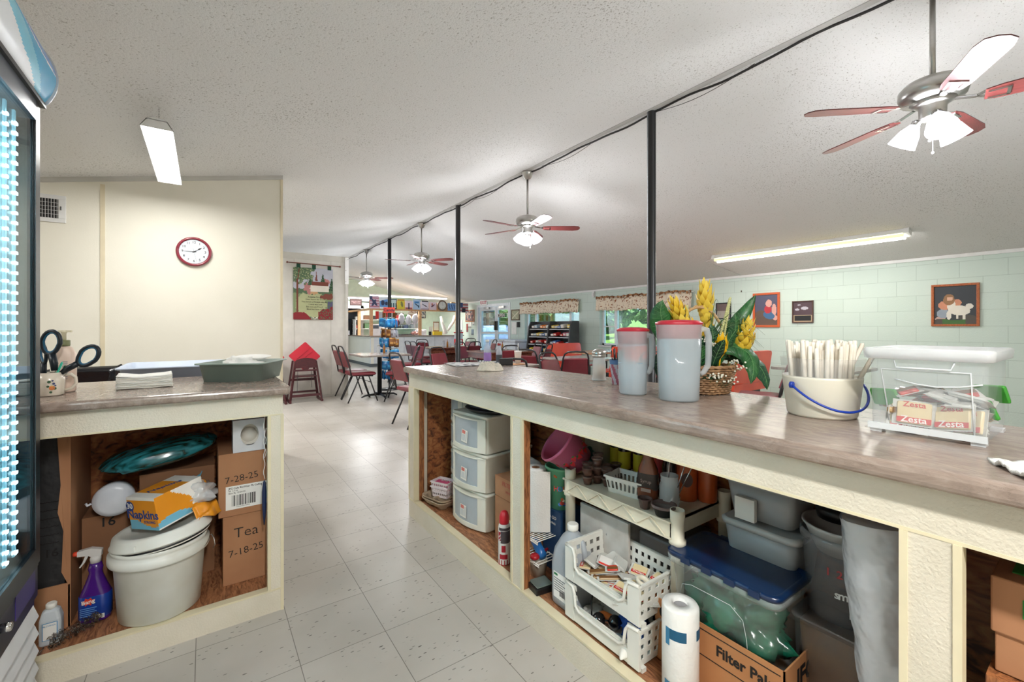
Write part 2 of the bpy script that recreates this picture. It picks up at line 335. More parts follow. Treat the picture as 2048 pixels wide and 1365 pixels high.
# eight-foot panel partition with the tapestry
w = B().box((-.1, 8.06, 0), (2.094, 8.2, 2.463))
struct('wall_panelled', w, PANEL)
t = B().box((-.1, 8.05, 2.36), (2.05, 8.06, 2.463)).box((2.045, 8.045, .06), (2.094, 8.06, 2.463)).box((-.1, 8.048, 0), (2.094, 8.06, .035))
for x in (1.215, 1.80): t.box((x, 8.055, .035), (x+.012, 8.06, 2.36))
struct('trim_4', t, mat('pale_grey_batten', (196, 193, 185), .5))
tag(obj('corner_guard', B().box((2.035, 8.032, 1.98), (2.10, 8.045, 2.45)).lathe([(.008, 0), (.008, .004)], 8, 1, T(2.085, 8.032, 2.42, rx=90)).lathe([(.008, 0), (.008, .004)], 8, 1, T(2.05, 8.032, 2.02, rx=90)).lathe([(.008, 0), (.008, .004)], 8, 1, T(2.05, 8.032, 2.22, rx=90)), [WHITE2, STEEL]),
    'white metal strip screwed to the top corner of the panelled partition', 'bracket')

# ---------------------------------------------------------------- doors and windows
ALU = mat('painted_aluminium', (226, 230, 234), .35); VIN = mat('white_vinyl_frame', (236, 240, 242), .35)
t = B().box((RW-.01, D1-.02, 0), (RW+.2, D1+.07, DZ+.06)).box((RW-.01, D0-.07, 0), (RW+.2, D0+.02, DZ+.06)).box((RW-.01, D0, DZ-.02), (RW+.2, D1, DZ+.06))
struct('trim_door', t, ALU)
mid = 11.94
for k, (a, b) in enumerate(((mid, D1-.04), (D0+.04, mid))):
    fr = B(); x0, x1 = RW+.05, RW+.1
    fr.box((x0, a+.01, .02), (x1, a+.09, DZ-.03)).box((x0, b-.09, .02), (x1, b-.01, DZ-.03)).box((x0, a+.09, DZ-.15), (x1, b-.09, DZ-.03)).box((x0, a+.09, .02), (x1, b-.09, .22)).box((x0, a+.09, 1.0), (x1, b-.09, 1.06))
    d = struct('door_%d' % (k+1), fr, ALU)
    obj('glass_pane', B().box((x0+.02, a+.09, .22), (x0+.03, b-.09, 1.0)).box((x0+.02, a+.09, 1.06), (x0+.03, b-.09, DZ-.15)), GLASS, d)
    obj('door_handle', B().box((x0-.03, mid+(.02 if k == 0 else -.10), 1.12), (x0, mid+(.10 if k == 0 else -.02), 1.42)), BLACK, d)
    obj('door_closer', B().box((x0-.07, (a+b)/2-.15, DZ-.1), (x0, (a+b)/2+.15, DZ-.03)), STEEL, d)
# closed sign hanging in the right leaf, read from inside it is back to front
sg = B().box((0, -.2, -.06), (.012, .2, .06))
OS = tag(obj('open_sign', sg, BLACK, loc=(RW+.035, 11.62, 1.60)), 'black open sign hanging behind the glass of the entrance door', 'sign')
obj('lettering', B().text('OPEN', .155, T(-.002, 0, -.003, rz=90) @ T(rx=90) @ Matrix.Scale(-1, 4, (1, 0, 0)), 0, .002, .02), mat('pale_letters', (228, 220, 214), .5), OS)
for k, (a, b, name) in enumerate(((W2a, W2b, 'window_1'), (W1a, W1b, 'window_2'))):
    fr = B(); x0, x1 = RW+.1, RW+.16
    fr.box((x0, a, WS), (x1, b, WS+.05)).box((x0, a, WT-.05), (x1, b, WT)).box((x0, a, WS), (x1, a+.05, WT)).box((x0, b-.05, WS), (x1, b, WT))
    yy = b-.42
    for y in (yy, a+.42): fr.box((x0-.01, y-.035, WS), (x1, y+.035, WT))
    fr.box((x0+.01, yy, WS+.44), (x1-.01, b-.05, WS+.465))
    wd = struct(name, fr, VIN)
    obj('glass_pane', B().box((x0+.025, a+.05, WS+.05), (x0+.03, b-.05, WT-.05)), GLASS, wd)
    obj('window_sill', B().box((RW-.03, a-.03, WS-.03), (RW+.1, b+.03, WS)), WHITE2, wd)

# ---------------------------------------------------------------- outside
GRASS = mat('grass', (128, 160, 74), .9, col2=(84, 120, 48), scale=3, bump=.5, bscale=40)
struct('ground_outside', B().grid(lambda u, v: (RW+.2+u*42, -14+v*56, -.12+max(0, u-.2)**1.3*5), 20, 12), GRASS)
struct('road_outside', B().box((RW+.2, 6.5, -.14), (RW+7, 40, -.1)), mat('pale_asphalt', (176, 172, 166), .9, bump=.3))
LEAF = mat('tree_leaves', (140, 172, 112), .8, col2=(78, 112, 66), scale=9, bump=1, bscale=14, bdist=.1); BARK = mat('bark', (120, 108, 96), .9, col2=(82, 72, 62), scale=9, bump=1, bscale=20, bdist=.03)
def crown(b, c, r, seed, n=420, leaf=.22):
    rnd = random.Random(seed)
    for i in range(n):
        d = Vector((rnd.gauss(0, 1), rnd.gauss(0, 1), rnd.gauss(0, 1))).normalized()*r*(.6+.4*rnd.random()); p = Vector(c)+Vector((d.x, d.y, d.z*.8))
        q = Matrix.Translation(p) @ Matrix.Rotation(rnd.random()*6, 4, 'X') @ Matrix.Rotation(rnd.random()*6, 4, 'Z'); s = leaf*(.7+rnd.random())
        b.add([(-s, -s*.4, 0), (s*.2, -s*.6, .1*s), (s, 0, 0), (s*.1, s*.6, .1*s)], [(0, 1, 2, 3)], 0, False, q)
def tree(x, y, h, r, seed, label, tr=.12, n=420):
    t = thing('tree', label, 'tree', (x, y, -.1))
    cb = B(); crown(cb, (0, 0, h), r, seed, n, r*.16); cb.ball((0, 0, h), r*.72, 0, n=14, k=9)
    obj('foliage', cb, LEAF, t)
    obj('trunk', B().tube([(0, 0, 0), (.05, 0, h*.4), (0, .04, h*.75)], [tr, tr*.85, tr*.6], 10), BARK, t)
tree(13.3, 21.2, 4.1, 1.8, 1, 'broad tree standing on the lawn outside the left leaf of the glass door', .42, 260)
for i, (x, y, h, r, lb) in enumerate(((27, 33, 3.4, 3.6, 'tree outside seen through the right leaf of the glass door'), (22, 22.5, 2.8, 2.2, 'tree outside behind the left end of the far window'), (28, 25.5, 3.4, 2.8, 'tree outside behind the middle of the far window'), (27, 19.0, 3.2, 2.7, 'tree outside behind the right end of the far window'),
        (22, 14.2, 3.0, 2.3, 'tree outside at the left side of the nearer window'), (26, 10.8, 3.6, 2.9, 'tree outside behind the middle of the nearer window'), (20, 7.4, 3.0, 2.4, 'tree outside at the right side of the nearer window'), (20, 29, 3.2, 2.8, 'tree outside left of the glass door leaf joint'))):
    tree(x, y, h, r, 20+i, lb)
# parked car by the door
cm = thing('parked_car', 'silver blue saloon car parked outside the glass entrance door', 'car', (11.0, 16.6, -.1), -33)
CARP = mat('blue_grey_car_paint', (120, 140, 176), .25, metal=.4, coat=.6)
def carring(x, w, z0, z1, t): return [(x, -w, z0), (x, -w*1.02, (z0+z1)/2), (x, -w*t, z1), (x, w*t, z1), (x, w*1.02, (z0+z1)/2), (x, w, z0)]
obj('body', B().loft([carring(-2.2, .7, .35, .75, .9), carring(-1.9, .85, .25, .92, .9), carring(-.9, .88, .25, 1.0, .93), carring(.9, .88, .25, .98, .93), carring(1.9, .84, .25, .85, .9), carring(2.25, .7, .35, .65, .9)]), CARP, cm, bev=.03)
cabn = obj('cabin', B().loft([carring(-1.5, .72, .9, .96, .95), carring(-.8, .72, .9, 1.40, .78), carring(.3, .72, .9, 1.44, .78), carring(1.15, .74, .9, .96, .95)], sm=False), CARP, cm, bev=.02)
obj('car_window', B().loft([carring(-1.2, .735, .97, 1.02, .95), carring(-.75, .735, .97, 1.33, .82), carring(.25, .735, .97, 1.37, .82), carring(.85, .745, .97, 1.02, .95)], sm=False), mat('car_glass', (150, 176, 196), .08, spec=.8), cabn)
for x in (-1.4, 1.4):
    for y in (-.82, .82): obj('wheel', B().lathe([(.12, -.1), (.31, -.1), (.33, -.05), (.33, .05), (.31, .1), (.12, .1)], 20, 0, T(x, y, .33, rx=90)), BLACK, cm)

# ---------------------------------------------------------------- posts along the ridge
def post(y, label):
    o = tag(obj('support_post', B().lathe([(.055, 0), (.055, .01), (.039, .012), (.039, 3.17), (.06, 3.175), (.06, 3.18)], 14), BLKMET, loc=(3.33, y, 0)), label, 'post', 'black posts under the roof ridge')
post(2.507, 'black round post nearest the camera, rising behind the pitchers'); post(6.222, 'black round post between the two middle fans'); post(9.405, 'black round post behind the candy rack, the farthest of three')
cb = B(); pts = []
for i in range(0, 181):
    y = -1+i*.095; ph = (y % 1.15)/1.15
    pts.append((3.335+.006*math.sin(i*.7), y, 3.163-.02*math.sin(math.pi*ph)**2-.003*math.sin(i*1.3)))
cb.tube(pts, .0095, 6)
for y0 in (1.6, 3.2, 4.9, 5.6): cb.tube([(3.34, y0+k*.1, 3.165-.055*math.sin(math.pi*k/9)) for k in range(10)], .0025, 4)
tag(obj('electrical_cable', cb, mat('cable_black', (38, 36, 36), .5)), 'black cable running along the roof ridge from fan to fan', 'cable')
struct('trim_ridge', B().box((3.27, -1, 3.168), (3.325, 16, 3.176)), mat('ridge_tape', (190, 188, 184), .8))

# ---------------------------------------------------------------- ceiling fans
BLADE = m_wood('rosewood_blade', (108, 52, 50), (78, 36, 36), (3, 30, 3), .3)
SHADE = mat('lit_ribbed_glass', (250, 250, 255), .25, clear=.3, emit=.45, emcol=(236, 238, 255)); BULB = mat('glowing_bulb', (255, 255, 255), .4, emit=12)
def fan(y, phi, nsh, label, e=46, zc=2.46):
    t = thing('ceiling_fan', label, 'fan', (3.33, y, zc), phi, 'ceiling fans hanging from the ridge')
    top = 3.17-zc
    obj('canopy', B().lathe([(.02, top-.10), (.05, top-.075), (.073, top-.02), (.075, top)], 24), STEEL, t)
    obj('downrod', B().lathe([(.0135, .1), (.0135, top-.08)], 12), STEEL, t)
    obj('motor_housing', B().lathe([(.02, .165), (.05, .16), (.125, .135), (.148, .11), (.15, .075), (.14, .045), (.10, .03), (.06, .02)], 32), STEEL, t)
    obj('switch_housing', B().lathe([(.10, .03), (.075, .01), (.06, 0), (.058, -.055), (.045, -.07), (.02, -.075)], 24), STEEL, t)
    b0 = B(); out = [(.20, -.045), (.26, -.058), (.58, -.068), (.64, -.055), (.662, -.02), (.662, .02), (.64, .055), (.58, .068), (.26, .058), (.20, .045)]
    b0.prism(out, -.003, .003)
    a0 = B().bar((.09, 0, .022), (.17, 0, .004), .028, .006).bar((.17, 0, .004), (.21, -.03, .004), .016, .006).bar((.17, 0, .004), (.21, .03, .004), .016, .006).bar((.21, -.03, -.006), (.29, -.034, -.006), .012, .006).bar((.21, .03, -.006), (.29, .034, -.006), .012, .006).bar((.285, -.04, -.006), (.285, .04, -.006), .014, .006)
    for k in range(5):
        m = T(rz=72*k)
        o = obj('blade', b0, BLADE, t); o.matrix_local = m @ Matrix.Rotation(R(-11), 4, 'X')
        q = obj('blade_arm', a0, CHROME, o)
    for k in range(nsh):
        a = 360/nsh*k+20; m = T(rz=a) @ T(.075, 0, -.075, ry=-32)
        sh = obj('lamp_shade', B().lathe([(.022, .005), (.03, -.012), (.05, -.045), (.062, -.09), (.07, -.118)], 24, caps=(False, False)).lathe([(.0215, .004), (.028, -.014), (.048, -.046), (.06, -.09), (.068, -.118)], 24, caps=(False, False)), SHADE, t); sh.matrix_local = m
        obj('bulb', B().ball((0, 0, -.06), .026, n=12), BULB, sh)
        obj('lamp_holder', B().lathe([(.012, .03), (.024, .02), (.024, -.01)], 12), CHROME, sh)
    for x, yy, L in ((.02, -.03, .17), (-.01, .035, .12)):
        obj('pull_chain', B().tube([(x, yy, -.07), (x, yy, -.07-L)], .0018, 5).ball((x, yy, -.075-L), .007, n=8, k=5), WHITE, t)
    lamp('fan_light', (0, 0, -.235), e, .22, parent=t, col=(.96, .97, 1))
    return t
fan(.63, 66, 3, 'nickel ceiling fan nearest the camera, at the upper right', 52, 2.435)
fan(4.375, 38, 3, 'nickel ceiling fan between the two nearer black posts'); fan(7.668, 17, 4, 'nickel ceiling fan between the two farther black posts')
fan(11.08, 42, 4, 'farthest nickel ceiling fan, by the corner of the panelled partition')

# ---------------------------------------------------------------- shop light over the kitchen counter
TUBE = mat('lit_fluorescent_tube', (255, 255, 255), .5, emit=9, emcol=(255, 255, 252))
def shop_light(x, y0, y1, z, label, e):
    t = thing('shop_light', label, 'light fixture', (x, y0, z)); L = y1-y0; w = .072
    hb = B(); ring = [(-w, 0), (-w*.62, .045), (-w*.3, .055), (w*.3, .055), (w*.62, .045), (w, 0), (w*.96, 0), (w*.58, .042), (-w*.58, .042), (-w*.96, 0)]
    hb.prism(ring, -L, 0, M=RX)
    obj('reflector', hb, WHITE2, t)
    for q in (0, L-.006): obj('end_cap', B().prism([(-w, 0), (-w*.62, .045), (w*.62, .045), (w, 0)], -q-.006, -q, M=RX), WHITE2, t)
    for s in (-1, 1): obj('tube', B().lathe([(.0125, .03), (.0125, L-.03)], 12, 0, T(s*.032, 0, .018, rx=-90)), TUBE, t)
    ch = B(); zt = zl(x)-z
    for yy in (.14, L-.14):
        k = 0; zz = .05
        while zz < zt-.004:
            ch.tube([(0+(.004 if k % 2 else 0)*math.cos(a), yy+(0 if k % 2 else .004)*math.sin(a), zz+.008+.009*math.sin(a+(0 if k % 2 else math.pi/2))) for a in [2*math.pi*i/8 for i in range(8)]], .0012, 4, closed=True); zz += .0135; k += 1
    obj('hanging_chain', ch, STEEL, t)
    lamp('shop_light_lamp', (0, L/2, -.004), e, .13, 'AREA', (1, .985, .95), parent=t, sizey=L*.95)
    return t
shop_light(-.212, 3.02, 4.12, 2.275, 'bright hanging shop light above the cream wall with the clock', 9)
shop_light(.05, 5.4, 6.5, 2.4, 'hanging shop light in the passage behind the cream wall', 20)  # unseen lamp added to brighten the ceiling and the panelled partition
shop_light(-.6, 6.4, 7.6, 2.25, 'hanging shop light beside the high chairs behind the cream wall', 30)  # second unseen passage lamp, added as fill for the partition
shop_light(.1, -1.6, -.2, 2.3, 'hanging shop light over the kitchen aisle behind the camera', 46)  # unseen lamp added for fill; shade under the worktop suggests light from there
shop_light(-1.6, .8, 2.2, 2.0, 'hanging shop light over the side of the kitchen beyond the cooler', 14)  # unseen lamp added as fill for the kitchen side
# eight-foot strip light on the dining ceiling
t = thing('strip_light', 'long yellowed eight foot strip light on the dining ceiling', 'light fixture', (6.77, 1.49, zr(6.77)-.002)); L = 2.38
sl = Matrix.Rotation(math.atan(.241), 4, 'Y')
obj('housing', B().box((-.055, 0, -.05), (.055, L, 0), M=sl).box((-.065, -.02, -.06), (.065, .03, .0), M=sl).box((-.065, L-.03, -.06), (.065, L+.02, .0), M=sl), WHITE2, t)
obj('tube', B().lathe([(.019, .03), (.019, L-.03)], 12, 0, sl @ T(.045, 0, -.075, rx=-90)), TUBE, t)
obj('tube', B().lathe([(.019, .03), (.019, L-.03)], 12, 0, sl @ T(-.04, 0, -.075, rx=-90)), mat('yellowed_lit_tube', (250, 240, 160), .5, emit=.85, emcol=(250, 238, 150)), t)
lamp('strip_lamp', (0, L/2, -.11), 14, .12, 'AREA', (1, .97, .9), parent=t, sizey=L)
tag(obj('surface_conduit', B().tube([(6.80, 3.90, zr(6.8)-.008), (6.86, 4.0, zr(6.86)-.008), (6.9, 4.1, zr(6.9)-.008), (7.7, 3.93, zr(7.7)-.008)], .007, 6).tube([(7.73, 3.93, 2.06), (7.73, 3.93, 1.86)], .0012, 4).lathe([(.006, 0), (.009, -.03)], 8, 1, T(7.73, 3.93, 1.86)), [WHITE2, mat('dark_pull', (60, 40, 34), .5)]), 'white conduit and pull cord from the strip light to the block wall', 'conduit')
# more ceiling lights of the dining room, seen only as glow above the far counter
for x, y0, y1, lb, e in ((5.6, 13.62, 15.9, 'strip light glowing above the posters on the far service counter', 52), (4.25, 15.6, 15.85, 'strip light glowing over the kitchen doorway', 8)):
    t = thing('strip_light', lb, 'light fixture', (0, 0, 0))
    if y1-y0 > 1:
        obj('housing', B().box((4.2, 13.66, 2.235), (6.9, 13.72, 2.27)), WHITE2, t); obj('tube', B().lathe([(.019, 4.22), (.019, 6.88)], 10, 0, T(0, 13.69, 2.21, ry=90)), TUBE, t)
        lamp('counter_lamp', (5.55, 13.9, 2.19), e, 2.6, 'AREA', (1, .98, .95), parent=t, sizey=.3)
    else:
        obj('housing', B().box((3.6, 15.9, 2.29), (4.9, 15.97, 2.33)), WHITE2, t); obj('tube', B().lathe([(.016, 3.62), (.016, 4.88)], 10, 0, T(0, 15.93, 2.27, ry=90)), TUBE, t)
        lamp('doorway_lamp', (4.3, 15.7, 2.24), e, 1.2, 'AREA', (1, .98, .95), parent=t, sizey=.2)

# ---------------------------------------------------------------- the two counters
def edge_prof(x0, x1, z0, z1, r=.012):
    "worktop cross-section with rolled front edges"
    out = []
    for cx, cz, a0 in ((x1-r, z1-r, 0), (x0+r, z1-r, 90), (x0+r, z0+r, 180), (x1-r, z0+r, 270)):
        for k in range(4): a = R(a0+k*30); out.append((cx+r*math.cos(a), cz+r*math.sin(a)))
    return out
c = thing('serving_counter', 'long serving counter with open shelf bays in the foreground, right of the aisle', 'counter', (0, 0, 0))
XF = 1.068
obj('worktop', B().prism(edge_prof(1.03, 1.665, .914, .951), -2.655, 1.2, M=RX, sm=False), WORKTOP, c)
obj('fascia', B().box((XF, -1.15, .822), (XF+.03, 2.656, .914)).box((XF-.001, -1.15, .8195), (XF+.031, 2.657, .826), 1), [TEX, TRIM], c)
obj('kick_panel', B().box((XF, -1.15, 0), (XF+.03, 2.656, .108)).box((XF-.003, -1.15, .106), (XF+.034, 2.656, .114), 1), [TEX, TRIM], c)
for a, b, nm, wd in ((2.565, 2.656, 'end', .03), (1.437, 1.519, 'mid', .008), (.165, .247, 'right', .03)):
    obj('upright', B().box((XF, a, .114), (XF+wd, b, .822)).box((XF-.003, b-.011, .115), (XF+wd-.001, b+.001, .8193), 1).box((XF-.003, a-.001, .115), (XF+wd-.001, a+.011, .8193), 1), [TEX, TRIM], c)
for bx in (((XF+.03, 2.56, .115), (XF+.062, 2.585, .90)), ((XF+.008, 1.4375, .114), (XF+.04, 1.5185, .90)), ((XF+.03, .2, .115), (XF+.1, .225, .9))): obj('stud', B().box(*bx), STUD, c)
obj('side_panel', B().box((XF+.10, 2.585, .05), (1.62, 2.6, .912)), OSB, c)
obj('cladding', B().box((XF+.03, 2.602, 0), (1.62, 2.654, .912)).box((1.62, -1.15, 0), (1.65, 2.654, .912)), TEX, c)
obj('back_panel', B().box((1.605, -1.15, .1), (1.62, 2.6, .912)), OSB, c)
obj('shelf_deck', B().box((XF+.03, -1.15, .09), (1.61, 2.6, .113)), PLY, c)

k = thing('kitchen_counter', 'shorter kitchen counter with an open shelf bay, left of the aisle', 'counter', (0, 0, 0))
YL = 2.073
RY = T(rz=90) @ RX                              # prism drawn in y,z and pushed along x
obj('worktop', B().prism(edge_prof(2.03, 2.73, .917, .951), -1.5, .292, M=Matrix(((0,0,1,0),(1,0,0,0),(0,1,0,0),(0,0,0,1)))), WORKTOP, k)
obj('fascia', B().box((-1.5, YL, .83), (.271, YL+.03, .917)).box((-1.5, YL-.002, .828), (.271, YL+.032, .834), 1).box((.24, YL+.03, .83), (.271, 2.68, .917)), [TEX, TRIM], k)
obj('kick_panel', B().box((-1.5, YL, 0), (.271, YL+.03, .092)).box((-1.5, YL-.002, .09), (.271, YL+.034, .097), 1), [TEX, TRIM], k)
obj('upright', B().box((.217, YL, .097), (.271, YL+.03, .83)).box((.214, YL-.003, .097), (.226, YL+.033, .83), 1).box((.262, YL-.003, .0), (.274, YL+.033, .83), 1), [TEX, TRIM], k)
obj('side_panel', B().box((.235, YL+.03, 0), (.262, 2.68, .917)), TEX, k)
obj('stud', B().box((.219, YL+.03, .1), (.235, YL+.07, .9)), STUD, k)
obj('back_panel', B().box((-1.5, 2.65, 0), (.26, 2.68, .917)).box((-1.5, YL+.03, .895), (.235, 2.65, .91)), OSB, k)
obj('shelf_deck', B().box((-1.5, YL+.03, .075), (.235, 2.65, .095)), PLY, k)
# ---------------------------------------------------------------- more builders
def pic(b, fn, nu, nv, w, h, M, z=0):
    "flat picture of w x h in the local xy plane (origin at lower left), one material slot per colour: fn(u,v) -> slot"
    o = len(b.v)
    for j in range(nv+1):
        for i in range(nu+1): b.v.append(M @ Vector((w*i/nu, h*j/nv, z)))
    for j in range(nv):
        for i in range(nu):
            b.f.append([o+j*(nu+1)+i, o+j*(nu+1)+i+1, o+(j+1)*(nu+1)+i+1, o+(j+1)*(nu+1)+i]); b.m.append(fn((i+.5)/nu, (j+.5)/nv)); b.s.append(False)
    return b
def cols(prefix, *cs, rough=.6): return [mat('%s_%d' % (prefix, i), c, rough) for i, c in enumerate(cs)]
def barcode(b, M, w, h, mi, seed=1, n=26):
    r = random.Random(seed); x = 0
    while x < w:
        k = r.choice((.4, .4, .8, 1.2))*w/n; b.box((x, 0, 0), (min(w, x+k), h, .0003), mi, M); x += k+r.choice((.5, .7, 1))*w/n
    return b
def crumple(b, c, rx, ry, rz, seed, mi=0, n=18, k=12, amp=.25, M=None, flat=True):
    def f(u, v):
        a = u*2*math.pi; t = math.pi*(v*.98+.01); d = Vector((math.cos(a)*math.sin(t), math.sin(a)*math.sin(t), -math.cos(t)))
        q = 1+amp*noise.noise(d*2.3+Vector((seed*3.1, 0, 0)))+amp*.5*noise.noise(d*6+Vector((0, seed, 0)))
        z = d.z*rz*q
        return (c[0]+d.x*rx*q, c[1]+d.y*ry*q, c[2]+(max(z, -rz*.6) if flat else z))
    return b.grid(f, n, k, mi, M)
def tubbox(b, w, d, h, taper=.9, th=.003, r=.02, rim=.008, mi=0, M=None):
    "open box with sloping walls, origin at bottom centre"
    b.rr([(w/2*taper, d/2*taper, 0), (w/2, d/2, h), (w/2+rim, d/2+rim, h), (w/2+rim, d/2+rim, h-.006), (w/2+rim-.002, d/2+rim-.002, h-.006)], r, 4, mi, M, (True, False))
    b.rr([(w/2*taper-th, d/2*taper-th, th), (w/2-th, d/2-th, h), (w/2, d/2, h)], r, 4, mi, M, (True, False))
    return b
def perfbasket(b, w, d, h, nx, ny, nz, taper=.86, th=.004, mi=0, M=None, rim=.006, hole=.55, front_cut=None, z0=.15, z1=.9):
    "basket whose four sloping sides are grids with square holes; front_cut=(a,b,z) drops the front (-y) rim between a and b"
    def side(fn, n, flip=False, cut=None):
        us = [0]
        for i in range(n): us += [(i+.5-hole/2)/n, (i+.5+hole/2)/n]
        us.append(1); vs = [0]
        for j in range(nz): vs += [z0+(z1-z0)*(j+.5-hole/2)/nz, z0+(z1-z0)*(j+.5+hole/2)/nz]
        vs.append(1)
        for j in range(len(vs)-1):
            for i in range(len(us)-1):
                if i % 2 and j % 2: continue
                um = (us[i]+us[i+1])/2; vm = (vs[j]+vs[j+1])/2
                if cut and cut[0] < um < cut[1] and vs[j] >= cut[2]-.01: continue
                P = [fn(us[i], vs[j], 0), fn(us[i+1], vs[j], 0), fn(us[i+1], vs[j+1], 0), fn(us[i], vs[j+1], 0), fn(us[i], vs[j], th), fn(us[i+1], vs[j], th), fn(us[i+1], vs[j+1], th), fn(us[i], vs[j+1], th)]
                b.add(P, [(0,1,2,3),(4,7,6,5),(0,4,5,1),(1,5,6,2),(2,6,7,3),(3,7,4,0)], mi, False, M)
    def q(v): return taper+(1-taper)*v
    side(lambda u, v, t: ((u-.5)*w*q(v), -d/2*q(v)+t, v*h), nx, cut=front_cut)
    side(lambda u, v, t: ((u-.5)*w*q(v), d/2*q(v)-t, v*h), nx)
    side(lambda u, v, t: (-w/2*q(v)+t, (u-.5)*d*q(v), v*h), ny)
    side(lambda u, v, t: (w/2*q(v)-t, (u-.5)*d*q(v), v*h), ny)
    b.box((-w/2*taper, -d/2*taper, 0), (w/2*taper, d/2*taper, th), mi, M)
    r = rim
    if not front_cut: b.box((-w/2-r, -d/2-r, h-.004), (w/2+r, -d/2+.002, h+.002), mi, M)
    b.box((-w/2-r, d/2-.002, h-.004), (w/2+r, d/2+r, h+.002), mi, M); b.box((-w/2-r, -d/2, h-.004), (-w/2+.002, d/2, h+.002), mi, M); b.box((w/2-.002, -d/2, h-.004), (w/2+r, d/2, h+.002), mi, M)
    return b
FY = T(rx=90)                                       # local picture plane -> facing -y
FX = T(rz=-90) @ T(rx=90)                           # local picture plane -> facing -x
def at(x, y, z, F): return Matrix.Translation((x, y, z)) @ F

# ---------------------------------------------------------------- glass-door cooler
c = thing('drinks_cooler', 'tall black glass-door cooler with blue wave header at the left edge', 'cooler', (-.403, 1.877, 0))
HB = cols('header', (236, 240, 244), (58, 168, 214), (120, 200, 226), (104, 148, 206), (180, 224, 238), rough=.25)
cyw, cx = .70, -.70                                    # cooler width along y, depth along -x
DRK = mat('cooler_black', (20, 22, 26), .35); DGR = mat('door_frame_grey', (96, 102, 112), .3, metal=.3)
CW = mat('cooler_liner', (206, 226, 232), .4)
body = B().box((cx, -cyw, .05), (cx+.02, 0, 2.03)).box((cx, -.03, .05), (-.03, 0, 2.03)).box((cx, -cyw, .05), (-.03, -cyw+.03, 2.03)).box((cx, -cyw, 1.98), (-.03, 0, 2.03)).box((cx, -cyw, .05), (-.03, 0, .52))
obj('cabinet', body, DRK, c)
obj('liner', B().box((cx+.02, -cyw+.03, .52), (cx+.03, -.03, 1.98)).box((cx+.03, -.036, .52), (-.05, -.03, 1.98)).box((cx+.03, -cyw+.03, .52), (-.05, -cyw+.036, 1.98)).box((cx+.03, -cyw+.036, .52), (-.05, -.036, .526)).box((cx+.03, -cyw+.036, 1.86), (-.05, -.036, 1.866)), CW, c)
for z in (.78, 1.06, 1.34, 1.6):
    b = B()
    for i in range(22): b.tube([(cx+.05, -cyw+.06+i*.0277, z), (-.09, -cyw+.06+i*.0277, z)], .002, 4)
    b.tube([(-.09, -cyw+.05, z-.003), (-.09, -.05, z-.003)], .003, 5).tube([(cx+.05, -cyw+.05, z-.003), (cx+.05, -.05, z-.003)], .003, 5)
    obj('wire_shelf', b, WHITE, c)
d = obj('door', B().box((-.045, -.052, .50), (0, 0, 1.857), 1).box((-.002, -.052, .50), (.003, -.03, 1.857), 0).box((-.045, -cyw, 1.80), (.003, -.052, 1.857), 2).box((-.045, -cyw, .50), (.003, -.052, .555)).box((-.045, -cyw, .555), (.003, -cyw+.05, 1.80)), [DRK, DRK, DGR], c)
obj('glass_pane', B().box((-.006, -cyw+.05, .555), (-.003, -.052, 1.80)), glass('cooler_glass', (232, 246, 250), .1), d)
obj('inner_glass_pane', B().box((-.036, -cyw+.05, .555), (-.033, -.052, 1.80)), glass('cooler_glass2', (228, 246, 250), .1), d)
led_and_reflections = B()
for y in (-.13, -.197, -.262): led_and_reflections.box((-.024, y-.006, .575), (-.019, y+.006, 1.79))  # one real LED strip; the other two bars imitate its reflections in the panes
lb = obj('light_bar', led_and_reflections, mat('led_channel', (210, 236, 244), .3, emit=.5, emcol=(150, 222, 240)), c)
dots = B()
for i in range(44):
    for y in (-.13, -.197, -.262): dots.cbox((-.017, y, .585+i*.0272), (.003, .016 if y > -.15 else .012, .007))  # two of the dot columns are modelled reflections of the LEDs
obj('led', dots, mat('led_dot', (255, 255, 255), .5, emit=13, emcol=(235, 252, 255)), lb)['kind'] = 'stuff'
hd = B()
def hx(v): return .03*math.sin(math.pi*min(1, v*1.0))**.8 if 0 < v < 1 else 0
def itp(x, *pts):
    for (a, p), (b_, q) in zip(pts, pts[1:]):
        if x <= b_: return p+(q-p)*max(0, x-a)/(b_-a)
    return pts[-1][1]
def hcol(u, v):
    d = 1-u                                        # distance from the far end, in header lengths
    c0 = itp(d, (0, .54), (.05, .55), (.17, .56), (.28, .62), (.38, .75), (.42, .83), (.6, 1.2)); top = itp(d, (0, .80), (.05, .84), (.17, .76), (.28, .84), (.38, .98), (.5, 1.3))
    lo = itp(d, (0, -.1), (.05, 0), (.17, .24), (.28, .40), (.38, .58), (.42, .66), (.7, 1.1)); l2 = itp(d, (0, -.2), (.12, 0), (.17, .08), (.28, .20), (.38, .27), (.42, .32), (.7, .7))
    if v > top: return 4 if d < .12 or v < top+.06 else 0
    if v > c0+.03: return 3
    if v > c0: return 0
    if v > lo: return 1
    return 2 if v > l2 else 0
o0 = len(hd.v); NU, NV = 150, 44
for j in range(NV+1):
    for i in range(NU+1): hd.v.append(Vector((.004+hx(j/NV), -cyw+(cyw-.0)*i/NU, 1.868+.165*j/NV)))
for j in range(NV):
    for i in range(NU): hd.f.append([o0+j*(NU+1)+i, o0+j*(NU+1)+i+1, o0+(j+1)*(NU+1)+i+1, o0+(j+1)*(NU+1)+i]); hd.m.append(hcol((i+.5)/NU, (j+.5)/NV)); hd.s.append(True)
hh = obj('header', B().prism([(0, 1.868)]+[(.003+hx(j/12), 1.868+.165*j/12) for j in range(13)]+[(-.05, 2.035), (-.05, 1.868)], .0, cyw, M=RX).box((-.05, -cyw, 1.857), (.012, .004, 1.87)), DRK, c)
obj('header_panel', hd, HB, hh)
